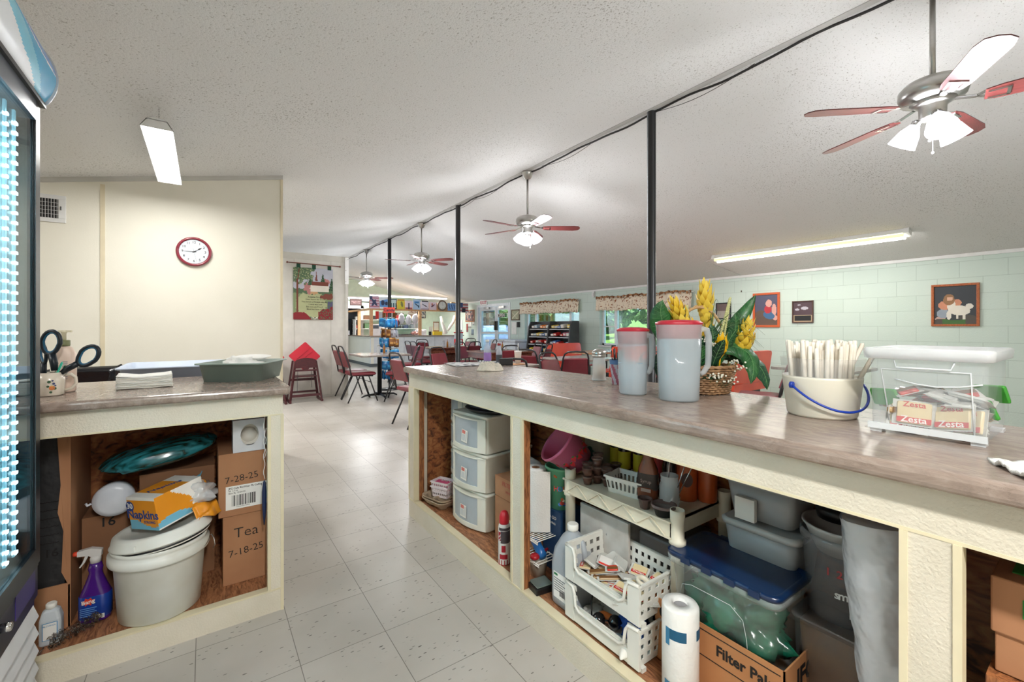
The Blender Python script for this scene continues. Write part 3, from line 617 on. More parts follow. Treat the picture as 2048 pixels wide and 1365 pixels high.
obj('header_end_cap', B().prism([(0, 1.86)]+[(.009+hx(j/12), 1.862+.172*j/12) for j in range(13)]+[(-.05, 2.036), (-.05, 1.86)], -.006, 0, M=RX), mat('silver_cap', (190, 192, 196), .3, metal=.6), hh)
kg = B()
for i in range(6): kg.prism([(-.03, .36-i*.052), (-.004, .336-i*.052), (0, .34-i*.052), (-.018, .395-i*.052), (-.03, .395-i*.052)], .01, cyw, M=RX)
obj('kick_grille', kg, mat('white_grille', (214, 216, 218), .4), c)
obj('lower_panel', B().box((-.03, -cyw, .40), (-.005, 0, .50)).box((-.03, -cyw, .05), (-.012, 0, .40)), mat('dark_navy_panel', (20, 22, 40), .3), c)
obj('sticker', B().box((-.005, -.19, .425), (-.003, -.03, .49)), mat('purple_sticker', (60, 50, 110), .3), c)
obj('lock', B().lathe([(.011, 0), (.011, .018), (.008, .02)], 14, 0, T(-.005, -.29, .462, ry=90)), CHROME, c)
lamp('cooler_lamp', (-.2, -.3, 1.75), 7, .1, 'AREA', (.86, .96, 1), (0, 0, 0), c, .3); lamp('cooler_lamp', (-.2, -.3, 1.2), 4, .1, 'AREA', (.74, .94, 1), (0, R(60), 0), c, .3)

# ---------------------------------------------------------------- wall things
t = thing('wall_clock', 'round wall clock with dark red rim on the cream wall', 'clock', (-.075, YW-.002, 1.838))
CKR = mat('dark_red_rim', (142, 38, 58), .3, coat=.4); n = 40
obj('rim', B().lathe([(.101, .018), (.106, .028), (.115, .030), (.122, .022), (.124, .0), (.0, .0)], 48, 0, FY, caps=(False, False)), CKR, t)
f = obj('face', B().disc((0, 0, .014), .103, 0, FY, 48), mat('clock_face', (228, 236, 246), .4), t)
b = B()
for i in range(1, 13):
    a = R(90-30*i); b.text(str(i), .027, at(.078*math.cos(a), 0, .078*math.sin(a), FY) @ T(0, 0, .015), 0, bold=.01)
for i in range(60): a = R(6*i); b.cbox((.096*math.cos(a), .096*math.sin(a), .0145), (.0018 if i % 5 else .003, .0018 if i % 5 else .003, .001), 0, FY)
obj('numerals', b, INK, f)
obj('hour_hand', B().prism([(-.003, -.012), (-.0015, .03), (-.006, .045), (0, .066), (.006, .045), (.0015, .03), (.003, -.012)], .017, .018, 0, FY @ T(rz=-56)), INK, t)
obj('minute_hand', B().prism([(-.002, -.015), (-.001, .072), (.001, .072), (.002, -.015)], .019, .02, 0, FY @ T(rz=91)), INK, t)
obj('second_hand', B().prism([(-.0008, -.025), (-.0004, .085), (.0004, .085), (.0008, -.025)], .021, .0215, 0, FY @ T(rz=192)), INK, t)
t = thing('air_vent', 'white metal air vent in the cream wall beside the cooler', 'vent', (-1.20, YW-.002, 1.972))
obj('frame', B().box((0, 0, .0), (.36, .008, .03), M=T(0, -.008, 0)).box((0, -.008, .17), (.36, 0, .20)).box((0, -.008, .03), (.03, 0, .17)).box((.32, -.008, .03), (.36, 0, .17)).cbox((.334, -.012, .105), (.005, .012, .028), 1), [WHITE2, BLACK], t, bev=.002)
obj('backing', B().box((.03, -.002, .03), (.32, -.001, .17)), BLACK, t)
sl_ = B()
for i in range(19): sl_.bar((.04+i*.0152, -.006, .03), (.04+i*.0152, -.006, .17), .007, .0015, 0)
for i in range(1, 5): sl_.box((.03, -.004, .03+i*.028), (.32, -.003, .032+i*.028))
obj('louvres', sl_, WHITE2, t)

# ---------------------------------------------------------------- on the kitchen counter
WZ = .9515
MUG = mat('cream_ceramic', (232, 222, 204), .2, coat=.5)
t = thing('mug', 'cream floral mug holding scissors and pens on the kitchen counter', 'mug', (-.462, 2.262, WZ))
obj('body', B().lathe([(.0, .003), (.034, 0), (.039, .004), (.041, .05), (.0395, .084), (.0375, .084), (.037, .05), (.034, .01), (0, .01)], 28, caps=(False, False)), MUG, t)
obj('handle', B().tube([(.038, .0, .072), (.056, 0, .074), (.068, 0, .062), (.07, 0, .04), (.058, 0, .022), (.038, 0, .016)], .0055, 8), MUG, t)
fl = B()
for i, (a, z, r, mi) in enumerate(((-70, .03, .008, 0), (-64, .045, .004, 2), (-80, .052, .005, 1), (-60, .028, .005, 1), (-74, .015, .004, 1), (-84, .036, .004, 1), (-68, .056, .003, 2), (-58, .038, .003, 2), (-72, .036, .003, 3))):
    fl.disc((0, 0, .0418), r, mi, T(rz=a+90) @ T(0, 0, z) @ FY, 10)
obj('flower_print', fl, cols('flower', (206, 120, 60), (60, 92, 62), (60, 70, 120), (230, 190, 80)), t)
def scissors(loc, rz, tilt, label, s=1):
    t = thing('scissors', label, 'scissors', loc, rz); BL = mat('scissor_teal', (24, 96, 130), .4); BK = mat('scissor_black', (18, 30, 40), .4)
    m = Matrix.Rotation(R(tilt), 4, 'Y')
    for k, sg in enumerate((-1, 1)):
        g = T(rz=0) @ m @ Matrix.Rotation(R(sg*16), 4, 'Y')
        cx_, cz = sg*.016, .125; pts = []
        for i in range(20):
            a = 2*math.pi*i/20; pts.append((cx_+.021*math.cos(a)*(1 if math.sin(a) < 0 else 1.1), sg*.002, cz+.034*math.sin(a)))
        h = obj('handle', B().tube(pts, .0052, 8, 0, g, closed=True).tube([(cx_-sg*.006, sg*.002, .093), (0, sg*.002, .065), (-sg*.004, sg*.002, .045)], [.009, .009, .007], 8, 0, g), BK, t)
        obj('grip_lining', B().tube([(cx_+(p[0]-cx_)*.83, p[1], cz+(p[2]-cz)*.86) for p in pts], .0035, 6, 0, g, closed=True), BL, h)
        obj('blade', B().prism([(-.007, .05), (.007, .05), (.002, -.02), (-.002, -.02)], -.001, .001, 0, g @ FY @ Matrix.Translation((0, 0, -sg*.002))), CHROME, t)
    return t
scissors((-.458, 2.262, WZ+.035), -25, 24, 'teal and black scissors with the larger loops, standing in the cream mug').scale = (1.25, 1.25, 1.25)
scissors((-.475, 2.27, WZ+.025), -60, -32, 'second teal scissors leaning left in the cream mug, behind the cooler door')
for (dx, dy, ex, ey, L, c_, lb) in ((.0, -.02, .045, .0, .115, (70, 200, 170), 'mint green pen standing in the cream mug'), (.012, 0, .05, .03, .10, (20, 90, 50), 'dark green pen standing in the cream mug'), (.02, -.01, .035, .02, .075, (196, 120, 100), 'short pinkish pencil standing in the cream mug')):
    tag(obj('pen', B().tube([(dx, dy, .01), (ex*.7, ey*.8, L)], .0038, 8).tube([(ex*.7, ey*.8, L), (ex*.73, ey*.83, L+.006)], [.0038, .001], 8), mat('pen_%d' % c_[0], c_, .35), loc=(-.462, 2.262, WZ)), lb, 'pen')
t = thing('lotion_bottle', 'pale pink pump lotion bottle behind the mug on the kitchen counter', 'bottle', (-.442, 2.355, WZ))
obj('bottle', B().rr([(.030, .018, 0), (.034, .021, .006), (.035, .022, .09), (.034, .021, .145), (.024, .016, .17), (.014, .012, .178)], .016, 5), mat('lotion_pink', (236, 212, 194), .35), t)
obj('collar', B().lathe([(.017, .176), (.018, .18), (.018, .198), (.014, .2)], 18), mat('olive_collar', (120, 124, 84), .4), t)
obj('pump', B().lathe([(.007, .2), (.007, .225), (.009, .227), (.009, .236)], 12).box((-.05, -.007, .229), (.022, .007, .236)), mat('pump_cream', (228, 220, 190), .4), t)
obj('label_text', barcode(B(), at(.014, -.0225, .05, FY) @ T(rz=90), .07, .014, 0, 4, 20), mat('grey_print', (150, 150, 160), .5), t)
# napkins, tubs
t = thing('napkin_stack', 'stack of white paper napkins near the front of the kitchen counter', 'napkins', (-.205, 2.39, WZ), 4)
for i in range(14):
    b = B(); r = random.Random(i); o_ = r.uniform(-.003, .003); z = .0036*i
    b.grid(lambda u, v: (-.088+.176*u+o_, -.085+.17*v-o_, z+.003+.004*(abs(u-.5)*2)**3*(i/14)+.0012*math.sin(9*u+i)), 12, 3)
    if i < 12: obj('napkin', b, PAPER if i % 2 else mat('napkin_shade', (232, 229, 218), .8), t, solid=.0032)
b = B().grid(lambda u, v: (-.088+.176*u, -.085+.17*v, .0445+.008*(abs(u-.5)*2)**2+.0012*math.sin(12*u)), 14, 3); obj('napkin', b, PAPER, t, solid=.003)
GT = mat('grey_green_tub', (136, 152, 142), .45); BT = mat('blue_grey_tub', (184, 196, 214), .45)
t = thing('bus_tub', 'grey-green plastic tub holding crumpled paper on the kitchen counter', 'tub', (.155, 2.475, WZ), -27)
obj('tub', tubbox(B(), .27, .30, .085, .9, .003, .03, .012), GT, t)
b = B(); crumple(b, (0, 0, .055), .09, .085, .045, 3, amp=.5, n=26, k=16); crumple(b, (-.05, .05, .07), .05, .05, .03, 8, amp=.6)
tag(obj('crumpled_paper', b, PAPER, loc=(.15, 2.48, WZ), rz=-27), 'crumpled white paper lying in the grey-green tub', 'paper')
tag(obj('paper_plate', B().lathe([(0, .0), (.05, 0), (.075, .010), (.078, .010), (.05, -.002)], 28, 0, T(0, 0, 0, rx=4), caps=(False, False)), PAPER, loc=(.20, 2.53, WZ+.094)), 'white paper plate on top of the crumpled paper in the grey-green tub', 'plate')
t = thing('prep_table', 'steel prep table just behind the kitchen counter', 'table', (-.15, 3.02, 0))
obj('tabletop', B().box((-.35, -.26, .86), (.45, .26, .88)), STEEL, t)
for x in (-.32, .42):
    for y in (-.23, .23): obj('leg', B().tube([(x, y, 0), (x, y, .86)], .015, 8), STEEL, t)
tag(obj('bus_tub', tubbox(B(), .42, .46, .12, .9, .003, .03, .014), BT, loc=(-.13, 3.02, .881)), 'blue-grey plastic tub behind the napkins, on the steel table', 'tub')
t = thing('trash_can', 'trash can lined with a black bag standing before the cream wall', 'trash can', (-.60, 3.72, 0))
obj('can', B().rr([(.13, .13, 0), (.165, .165, .93)], .04, 4, caps=(True, False)), mat('grey_can', (90, 92, 94), .5), t)
b = B(); rr_ = rrect(.172, .172, .05, 8); N_ = len(rr_)
b.loft([[(x*(1+.02*math.sin(i*2.1+z*60)), y*(1+.02*math.cos(i*1.7+z*50)), z+.006*math.sin(i*1.3)) for i, (x, y) in enumerate(rr_)] for z in (.70, .76, .82, .88, .935, .95)]+[[(x*.9, y*.9, .93) for x, y in rr_], [(x*.85, y*.85, .8) for x, y in rr_]], caps=(False, False))
obj('bin_liner', b, mat('black_bag_film', (24, 24, 28), .18, spec=.7, bump=.5, bscale=18, bdist=.01), t)

# ---------------------------------------------------------------- in the bay of the kitchen counter
SZ = .0955
PAIL = mat('white_pail', (226, 228, 222), .38, col2=(214, 214, 204), scale=7)
t = thing('plastic_pail', 'big white plastic pail standing on the edge of the open bay', 'bucket', (-.142, 2.205, SZ))
obj('pail', B().lathe([(.0, .004), (.118, 0), (.128, .006), (.142, .215), (.144, .218), (.157, .220), (.159, .226), (.158, .250), (.146, .254), (.150, .262), (.152, .275), (.146, .276), (.140, .22), (.122, .01), (0, .01)], 48, caps=(False, False)), PAIL, t)
obj('bail_handle', B().tube([(.158*math.cos(R(a))*1.0, .158*math.sin(R(a)), .245-.035*math.sin(R(a)*1.0+math.pi)*1.0) for a in range(-28, -2, 4)]+[(.165, -.01, .245), (.172, -.03, .235), (.176, -.035, .21), (.17, -.03, .195)], .0022, 6), STEEL, t)
lid = thing('pail_lid', 'white lid with black gasket lying askew on the big white pail', 'lid', (-.135, 2.205, SZ+.292), 0)
lid.rotation_euler = (R(-3), R(-6), 0)
obj('lid', B().lathe([(.0, .026), (.118, .026), (.122, .034), (.140, .036), (.150, .030), (.158, .004), (.162, 0), (.160, -.004), (.15, .0), (.14, .018), (0, .018)], 48, caps=(False, False)).cbox((-.07, -.142, .01), (.006, .006, .02)), PAIL, lid)
obj('skirt', B().lathe([(.152, -.02), (.154, .006), (.148, .006), (.147, -.02)], 44, caps=(False, False)), PAIL, lid)
obj('gasket', B().tube([(.151*math.cos(a), .151*math.sin(a), -.012) for a in [2*math.pi*i/40 for i in range(40)]], .004, 6, closed=True), BLACK, lid)
# napkin pack
ORG = (232, 150, 34); pk = cols('pack', ORG, (238, 236, 230), (116, 186, 214), (28, 66, 140), rough=.3)
t = thing('napkin_pack', 'torn orange and white package of napkins on top of the pail lid', 'napkin pack', (-.112, 2.195, SZ+.352), 40)
t.rotation_euler = (R(-4), R(-7), R(40))
w_, d_, h_ = .185, .14, .125
obj('napkins', B().box((-w_/2+.003, -d_/2+.003, .0), (w_/2-.02, d_/2-.003, h_-.003)), PAPER, t, bev=.006)
wr = B()
def fr_(u, v):
    if v < .30-.22*u+.04*math.sin(u*7): return 2
    if v > .9: return 1
    return 0
pic(wr, fr_, 36, 24, d_, h_, at(-w_/2, d_/2, 0, FX), .0)          # left end
pic(wr, lambda u, v: (1 if v < .05 else 2 if v < .2+.1*math.sin(u*5) else 1 if u > .5+.25*math.sin(v*4) and v > .25 else 0), 40, 24, w_, h_, at(-w_/2, -d_/2, 0, FY), .0)
pic(wr, lambda u, v: 0 if .2 < u < .72 else 1, 30, 12, w_, d_, T(-w_/2, -d_/2, h_), .0)
wq = obj('wrapper', wr, pk, t, solid=.0015)
tx = B().text('Napkins', .048, at(-w_/2-.0015, 0, .058, FX), 0, bold=.02).text('30', .03, at(-w_/2-.0015, .058, .09, FX), 1, bold=.02).disc((0, 0, 0), .02, 0, at(-w_/2-.001, .058, .09, FX)).text('Napkins', .034, T(.0, .0, h_+.001, rz=-20), 0, bold=.02).text('STRONG', .014, at(-w_/2-.0015, -.03, .03, FX), 0, bold=.02)
obj('lettering', tx, [pk[3], pk[1]], wq)
fb = B(); crumple(fb, (.085, -.02, .05), .06, .085, .06, 5, 0, 30, 20, .55)
obj('torn_film', fb, mat('clear_film', (236, 238, 240), .12, clear=.55, spec=.8), t)
fo = B().grid(lambda u, v: (.02+.1*u, -.088-.03*v+.008*math.sin(9*u), .02-.05*v+.012*math.sin(7*v+5*u)), 8, 6, 0).grid(lambda u, v: (.095+.05*v, -.05+.09*u, .035+.05*math.sin(3*v)+.015*math.sin(9*u)), 8, 6, 0).grid(lambda u, v: (.12+.035*v+.01*math.sin(8*u), .0+.06*u, .07+.05*v*(1-u)), 6, 6, 1)
obj('loose_wrapper', fo, [pk[0], pk[2]], t, solid=.0008)
# boxes on the right
def carton(b, w, d, h, mi=0, M=None): return b.box((0, 0, 0), (w, d, h), mi, M)
t = thing('cardboard_box', 'lower cardboard box handwritten Tea 7-18-25 in the kitchen counter bay', 'box', (.062, 2.215, SZ))
obj('carton', carton(B(), .171, .36, .292).box((0, -.0015, .288), (.171, .005, .2935)), CARD, t, bev=.002)
obj('handwriting', B().text('Tea', .062, at(.085, -.001, .215, FY), 0, bold=-.008), INK, t)
obj('handwriting', B().text('7-18-25', .042, at(.085, -.001, .135, FY) @ T(rz=5), 0, bold=-.008), INK, t)
t = thing('cardboard_box', 'upper cardboard box with barcode label dated 7-28-25, on the tea box', 'box', (.046, 2.212, SZ+.295))
obj('carton', carton(B(), .186, .36, .268), CARD, t, bev=.002)
obj('handwriting', B().text('7-28-25', .040, at(.085, -.001, .158, FY) @ T(rz=5), 0, bold=-.008), INK, t)
lb = obj('label', B().box((.026, -.0015, .028), (.186, 0, .128)), PAPER, t)
x = B().text('JFG Cafe Bld Filter Pk Coffee', .0105, at(.036, -.002, .118, FY), 0, align='LEFT', bold=.01).text('42 1.3 oz', .009, at(.036, -.002, .108, FY), 0, align='LEFT').text('Best By 12/06/25', .009, at(.036, -.002, .098, FY), 0, align='LEFT').text('1102', .015, at(.155, -.002, .114, FY), 0, bold=.01, align='LEFT')
barcode(x, at(.048, -.002, .042, FY), .088, .046, 0, 3, 30); barcode(x, at(.165, -.002, .055, FY) @ T(), .02, .046, 0, 5, 9); x.text('0-66-41416-11600-7', .006, at(.09, -.002, .037, FY), 0)
obj('print', x, INK, lb)
t = thing('filter_dispenser', 'white square card box with an oval opening, atop the boxes', 'box', (.098, 2.205, SZ+.565))
b = B(); w_, h_ = .118, .138; cx_, cz_ = w_*.52, h_*.52
ov = [(cx_+.034*math.cos(2*math.pi*i/32), cz_+.046*math.sin(2*math.pi*i/32)) for i in range(32)]
sq = [(cx_+ (x_:=math.cos(2*math.pi*i/32))/max(abs(x_), abs(y_:=math.sin(2*math.pi*i/32)))*w_/2*1.0 - (cx_-w_/2), cz_+y_/max(abs(x_), abs(y_))*h_/2-(cz_-h_/2)) for i in range(32)]
for z0 in (0, .002): b.add([(x, z0, z) for x, z in ov]+[(x, z0, z) for x, z in sq], [(i, (i+1) % 32, 32+(i+1) % 32, 32+i) for i in range(32)])
b.box((0, .002, 0), (.002, .1, h_)).box((w_-.002, .002, 0), (w_, .1, h_)).box((0, .002, 0), (w_, .1, .002)).box((0, .002, h_-.002), (w_, .1, h_)).box((0, .098, 0), (w_, .1, h_))
obj('card_box', b, mat('white_card', (214, 216, 220), .6), t)
obj('filters', B().lathe([(.02, 0), (.045, .05), (.046, .05), (.022, 0)], 24, 0, T(cx_, .075, cz_-.01, rx=80)).ball((cx_, .06, cz_-.012), .034), mat('filter_paper', (226, 222, 212), .8), t)
t = thing('hanging_pen', 'dark blue pen hanging on a white string beside the boxes', 'pen', (.206, 2.118, .83))
obj('string', B().tube([(.003*math.sin(k*1.1), 0, -.0115*k) for k in range(25)], .0013, 5).tube([(.004+.003*math.cos(k*1.4), 0, -.06-.0115*k) for k in range(12)], .0012, 5), PAPER, t)
obj('pen_body', B().lathe([(.002, -.47), (.006, -.43), (.0085, -.38), (.0085, -.33), (.005, -.29), (.001, -.28)], 12), mat('navy_pen', (26, 44, 84), .4), t)
# tropical bag, round pack, boxes at the left
t = tag(obj('tropical_pillow_pack', crumple(B(), (0, 0, 0), .20, .13, .055, 12, amp=.12, flat=False, n=30), mat('teal_leaf_print', (46, 130, 142), .2, col2=(12, 48, 40), scale=14, stretch=(1, 6, 3), spec=.7, detail=1), loc=(-.155, 2.42, .66)), 'dark teal tropical print bundle wrapped in plastic under the counter fascia', 'bundle')
t.rotation_euler = (0, R(-10), R(4))
tag(obj('plate_pack', B().lathe([(.0, .016), (.045, .015), (.063, .006), (.066, -.004), (.06, -.05), (.05, -.055), (0, -.055)], 32, 0, T(rx=90), caps=(False, False)).tube([(-.066, -.004, .0), (-.075, -.01, -.004), (-.08, -.004, .004)], .005, 6), mat('wrapped_white_plates', (222, 226, 234), .3, col2=(190, 196, 206), scale=5, stretch=(1, 1, 1), bump=.4, bscale=30), loc=(-.295, 2.32, .515)), 'white round pack wrapped in film, left of the napkin package', 'plates')
tag(obj('cardboard_box', B().box((-.395, 2.37, SZ), (-.24, 2.62, .445)).text('16', .05, at(-.32, 2.369, .415, FY), 1, bold=.01), [CARD2, INK]), 'cardboard box printed 16 standing behind the purple spray bottle', 'box')
tag(obj('cardboard_box', B().box((-.225, 2.40, SZ), (.035, 2.62, .575)), CARD2), 'dark cardboard box behind the white pail under the tropical bundle', 'box')
t = thing('torn_box', 'torn tall cardboard box of cup sleeves beside the cooler', 'box', (0, 0, 0))
obj('carton', B().box((-.62, 2.255, SZ), (-.408, 2.26, .255)).box((-.412, 2.255, SZ), (-.406, 2.60, .80)).add([(-.412, 2.255, .25), (-.406, 2.255, .25), (-.43, 2.257, .30), (-.425, 2.257, .45), (-.44, 2.257, .52), (-.432, 2.257, .62), (-.442, 2.257, .82), (-.406, 2.257, .82)], [(1, 0, 2, 3, 4, 5, 6, 7)]), CARD, t, solid=.002)
b = B().box((-.60, 2.275, SZ), (-.425, 2.56, .815))
for i in range(6): b.text('~~~~', .03, at(-.475, 2.274, .56-.03*i, FY), 1, bold=.02)
b.text('16', .04, at(-.46, 2.274, .37, FY), 1, bold=.02)
obj('sleeve_pack', b, [mat('dark_grey_film', (52, 52, 54), .35, bump=.6, bscale=25, bdist=.01), INK], t, bev=.01)
t = thing('rubbing_alcohol_bottle', 'translucent white alcohol bottle with white cap in the kitchen counter bay', 'bottle', (-.440, 2.178, SZ))
obj('bottle', B().rr([(.025, .022, 0), (.028, .024, .006), (.028, .024, .085), (.022, .018, .112), (.012, .012, .122)], .01, 3, sm=False), mat('milky_plastic', (208, 216, 222), .3, clear=.12), t, bev=.003)
obj('cap', B().lathe([(.014, .118), (.0145, .135), (.012, .138)], 20), WHITE, t)
obj('label', B().box((-.018, -.0250, .02), (.02, -.0245, .08)).box((-.016, -.0255, .022), (.018, -.025, .078), 1).text('ALCOHOL', .007, at(0, -.026, .07, FY), 0), [mat('label_blue', (60, 140, 190), .5), PAPER], t)
PUR = mat('purple_bottle', (74, 28, 128), .25, coat=.4)
t = thing('spray_bottle', 'purple cleaner spray bottle with white trigger in the kitchen counter bay', 'spray bottle', (-.338, 2.255, SZ), -8)
obj('bottle', B().rr([(.042, .026, 0), (.046, .029, .006), (.045, .029, .10), (.034, .024, .13), (.022, .019, .165), (.019, .018, .18), (.022, .019, .195), (.016, .016, .215)], .025, 6), PUR, t)
obj('label', B().rr([(.0435, .0275, .012), (.0472, .0302, .016), (.0464, .0302, .098), (.042, .0275, .102)], .025, 6, caps=(False, False)), mat('blue_label', (22, 60, 150), .3), t)
x = B().prism([((.022 if i % 2 else .014)*math.cos(math.pi*i/8), (.016 if i % 2 else .009)*math.sin(math.pi*i/8)) for i in range(16)], 0, .0005, 1, at(-.012, -.0308, .083, FY)).text('Bang', .02, at(-.012, -.0316, .083, FY) @ T(rz=6), 0, bold=.02)
for i in range(5): x.box((-.035, -.0315, .058-.007*i), (.012-.006*(i % 2), -.031, .0605-.007*i), 2)
x.box((.008, -.0315, .014), (.034, -.0308, .03), 0); barcode(x, at(.01, -.0318, .016, FY), .022, .012, 3, 8, 14)
obj('print', x, [PAPER, mat('bang_orange', (226, 70, 36), .4), mat('pale_blue_print', (110, 160, 220), .5), INK], t)
tr = obj('trigger', B().lathe([(.0155, .212), (.0165, .232), (.012, .24)], 16).prism([(.018, .238), (.02, .262), (-.012, .272), (-.05, .266), (-.05, .248), (-.02, .246), (-.008, .238)], -.009, .009, 0, FY).prism([(-.028, .247), (-.036, .222), (-.046, .205), (-.041, .205), (-.030, .22), (-.018, .247)], -.006, .006, 0, FY), mat('milky_trigger', (226, 224, 222), .3, clear=.1), t)
obj('nozzle', B().lathe([(.0085, 0), (.0085, .012)], 12, 0, T(-.05, 0, .257, ry=-90)), mat('orange_red', (226, 70, 40), .4), tr)
b = B(); r = random.Random(3)
for k in range(230):
    u = r.random(); c0 = Vector((-.435+.115*u, 2.125+.075*u, SZ+.022+.012*u)); a0 = r.random()*6; rr0 = .017*math.sqrt(r.random())+.004
    ax = Vector((math.cos(a0)*.5, math.sin(a0)*.5, r.uniform(-1, 1))).normalized(); q = ax.to_track_quat('Z', 'Y').to_matrix().to_4x4()
    p = c0+Vector((-.5*math.sin(a0)*rr0, .8*math.sin(a0)*rr0, math.cos(a0)*rr0)); L = r.uniform(.003, .008)
    b.tube([(L*math.cos(i*1.2), L*math.sin(i*1.2), .0012*i) for i in range(5)], .0009, 3, 0, Matrix.Translation(p) @ q)
b.tube([(-.445, 2.115, SZ+.02), (-.453, 2.105, SZ+.012), (-.456, 2.103, SZ+.004)], .002, 5)
tag(obj('steel_scrubber', b, mat('dark_chrome_wire', (130, 124, 118), .22, metal=1)), 'curly steel wire scrubber lying in front of the alcohol bottle', 'scrubber')
# ---------------------------------------------------------------- serving counter, first bay
DZ0 = .1135
def add_label(o, name, b, m): return obj(name, b, m, o)
SKIN = mat('off_white_drawer_plastic', (228, 226, 214), .4, col2=(218, 215, 200), scale=6); DRW = mat('frosted_drawer_front', (186, 194, 200), .35, clear=.12)
def drawer_tower(loc, rz, w, d, tiers, h, label, sticker=True, scale=1):
    "front faces local -y; origin bottom centre of the front"
    t = thing('drawer_tower', label, 'drawers', loc, rz)
    fr = B()
    for k in range(tiers):
        z = k*h; fr.rr([(w/2-.006, d/2-.004, z+.004), (w/2, d/2, z+.012), (w/2, d/2, z+h-.016), (w/2+.006, d/2+.006, z+h-.014), (w/2+.006, d/2+.006, z+h-.002), (w/2, d/2, z+h)], .02, 4, c=(0, d/2))
    obj('frame', fr, SKIN, t)
    for k in range(tiers):
        z = k*h; b = B()
        def bow(u, v): x = (u-.5)*(w-.012); return (x, -.004-.030*(1-(2*u-1)**2), z+.012+v*(h-.032))
        n = 12; P0 = [bow(i/n, 0) for i in range(n+1)]; P1 = [bow(i/n, 1) for i in range(n+1)]
        poly = [(p[0], p[1]) for p in P0]+[((w-.012)/2, .004), (-(w-.012)/2, .004)]
        dr = obj('drawer', B().prism(poly, z+.010, z+.034).prism(poly, z+h-.026, z+h-.018).prism([(p[0], p[1]) for p in P0[-3:]]+[(P0[-1][0], .004), (P0[-3][0], .004)], z+.03, z+h-.02).prism([(p[0], p[1]) for p in P0[:2]]+[(P0[1][0], .004), (P0[0][0], .004)], z+.03, z+h-.02), SKIN, t, bev=.0015)
        obj('drawer_front', B().prism([(p[0]*.97, p[1]+.006) for p in P0]+[((w-.03)/2, .002), (-(w-.03)/2, .002)], z+.034, z+h-.026), DRW, dr)
        if sticker:
            g = at(-.01+.006*k, -.0325, z+h*.42, FY) @ T(rz=-3-2*k)
            obj('sticker', B().box((-.026, -.034, 0), (.026, .034, .0008), 0, g).box((-.022, .012, .0008), (.006, .03, .0012), 1, g).box((-.022, -.026, .0008), (.006, .008, .0012), 2, g).box((.010, -.026, .0008), (.022, .026, .0011), 2, g), cols('stk', (238, 234, 224), (214, 120, 110), (206, 208, 206)), dr)
    return t
drawer_tower((1.184, 2.085, DZ0), -82.4, .305, .34, 3, .205, 'white three-drawer plastic tower in the first bay of the serving counter')
drawer_tower((1.30, 2.44, DZ0), -90, .15, .25, 4, .165, 'narrow white drawer tower behind the big drawer tower', False)
tag(obj('serving_tray', B().lathe([(0, 0), (.15, 0), (.175, .018), (.178, .018), (.152, -.003), (0, -.003)], 36, 0, caps=(False, False)), mat('dark_tray', (42, 40, 38), .35), loc=(1.36, 2.08, .733)), 'dark round tray lying on top of the big drawer tower', 'tray')
GB = mat('grey_basket', (150, 156, 166), .45)
def slotbasket(name, w, d, h, loc, rz, m, label, group=None, nx=9):
    b = B(); perfbasket(b, w, d, h, nx, max(3, int(nx*d/w)), 1, .86, .003, rim=.004, hole=.5, z0=.05, z1=.98)
    return tag(obj(name, b, m, loc=loc, rz=rz), label, 'basket', group)
slotbasket('plastic_basket', .20, .14, .075, (1.33, 2.16, .737), -80, GB, 'grey slotted basket on the dark tray, nearer the aisle end')
slotbasket('plastic_basket', .20, .14, .075, (1.40, 1.98, .737), -80, GB, 'second grey slotted basket on the dark tray, farther right')
slotbasket('plastic_basket', .13, .14, .06, (1.40, 2.46, DZ0+.662), -90, WHITE, 'small white basket on top of the narrow drawer tower')
PULP = mat('grey_brown_moulded_pulp', (176, 156, 132), .9, bump=.6, bscale=120)
b = B()
b.rr([(.085, .085, .022), (.10, .10, .045), (.108, .108, .050), (.108, .108, .044), (.10, .10, .036), (.085, .085, .014)], .04, 6, caps=(False, False))
for sx in (-1, 1):
    for sy in (-1, 1): b.lathe([(.0, .001), (.026, 0), (.036, .03), (.042, .046)], 18, 0, T(sx*.048, sy*.048, 0), caps=(True, False))
b.box((-.09, -.006, .03), (.09, .006, .046)).box((-.006, -.09, .03), (.006, .09, .046)).lathe([(.02, .02), (.016, .05)], 12)
for k in range(2): tag(obj('cup_carrier', b, PULP, loc=(1.205+.003*k, 2.43, DZ0+.001+.014*k), rz=12+3*k), ('lower', 'upper')[k]+' moulded pulp cup carrier of the stack of two in the counter corner', 'cup carrier')
for k in range(2):
    b = B(); perfbasket(b, .125, .09, .062, 8, 5, 2, .86, .0025, rim=.004, hole=.55)
    tag(obj('small_basket', b, mat('pinkish_white_plastic', (236, 224, 226), .4), loc=(1.198, 2.425, DZ0+.053+.03*k), rz=-65), ('lower', 'upper')[k]+' small white perforated basket of the two nested on the cup carriers', 'basket')
r = random.Random(5)
PK = mat('pink_packet', (214, 90, 134), .5)
for i in range(14):
    b = B().box((-.0018, -.024, 0), (.0018, .024, .04)).box((-.002, -.018, .012), (.002, .018, .03), 1)
    o = obj('sweetener_packet', b, [PK, mat('packet_pale_pink', (240, 200, 214), .5)], loc=(1.198+.0085*(i-6.5)*math.cos(R(-65)), 2.425+.0085*(i-6.5)*math.sin(R(-65)), DZ0+.095+r.uniform(-.002, .004))); o.rotation_euler = (R(r.uniform(-8, 8)), R(r.uniform(-6, 6)), R(-65))
    tag(o, 'pink sweetener packet standing in the upper small white basket', 'packet', 'sweetener packets in the small basket')
tag(obj('red_canister', B().lathe([(.018, 0), (.02, .004), (.02, .11), (.016, .125), (.008, .13)], 20), mat('bright_red', (196, 24, 30), .35), loc=(1.212, 2.285, DZ0)), 'red canister between the cup carriers and the big drawer tower', 'canister')
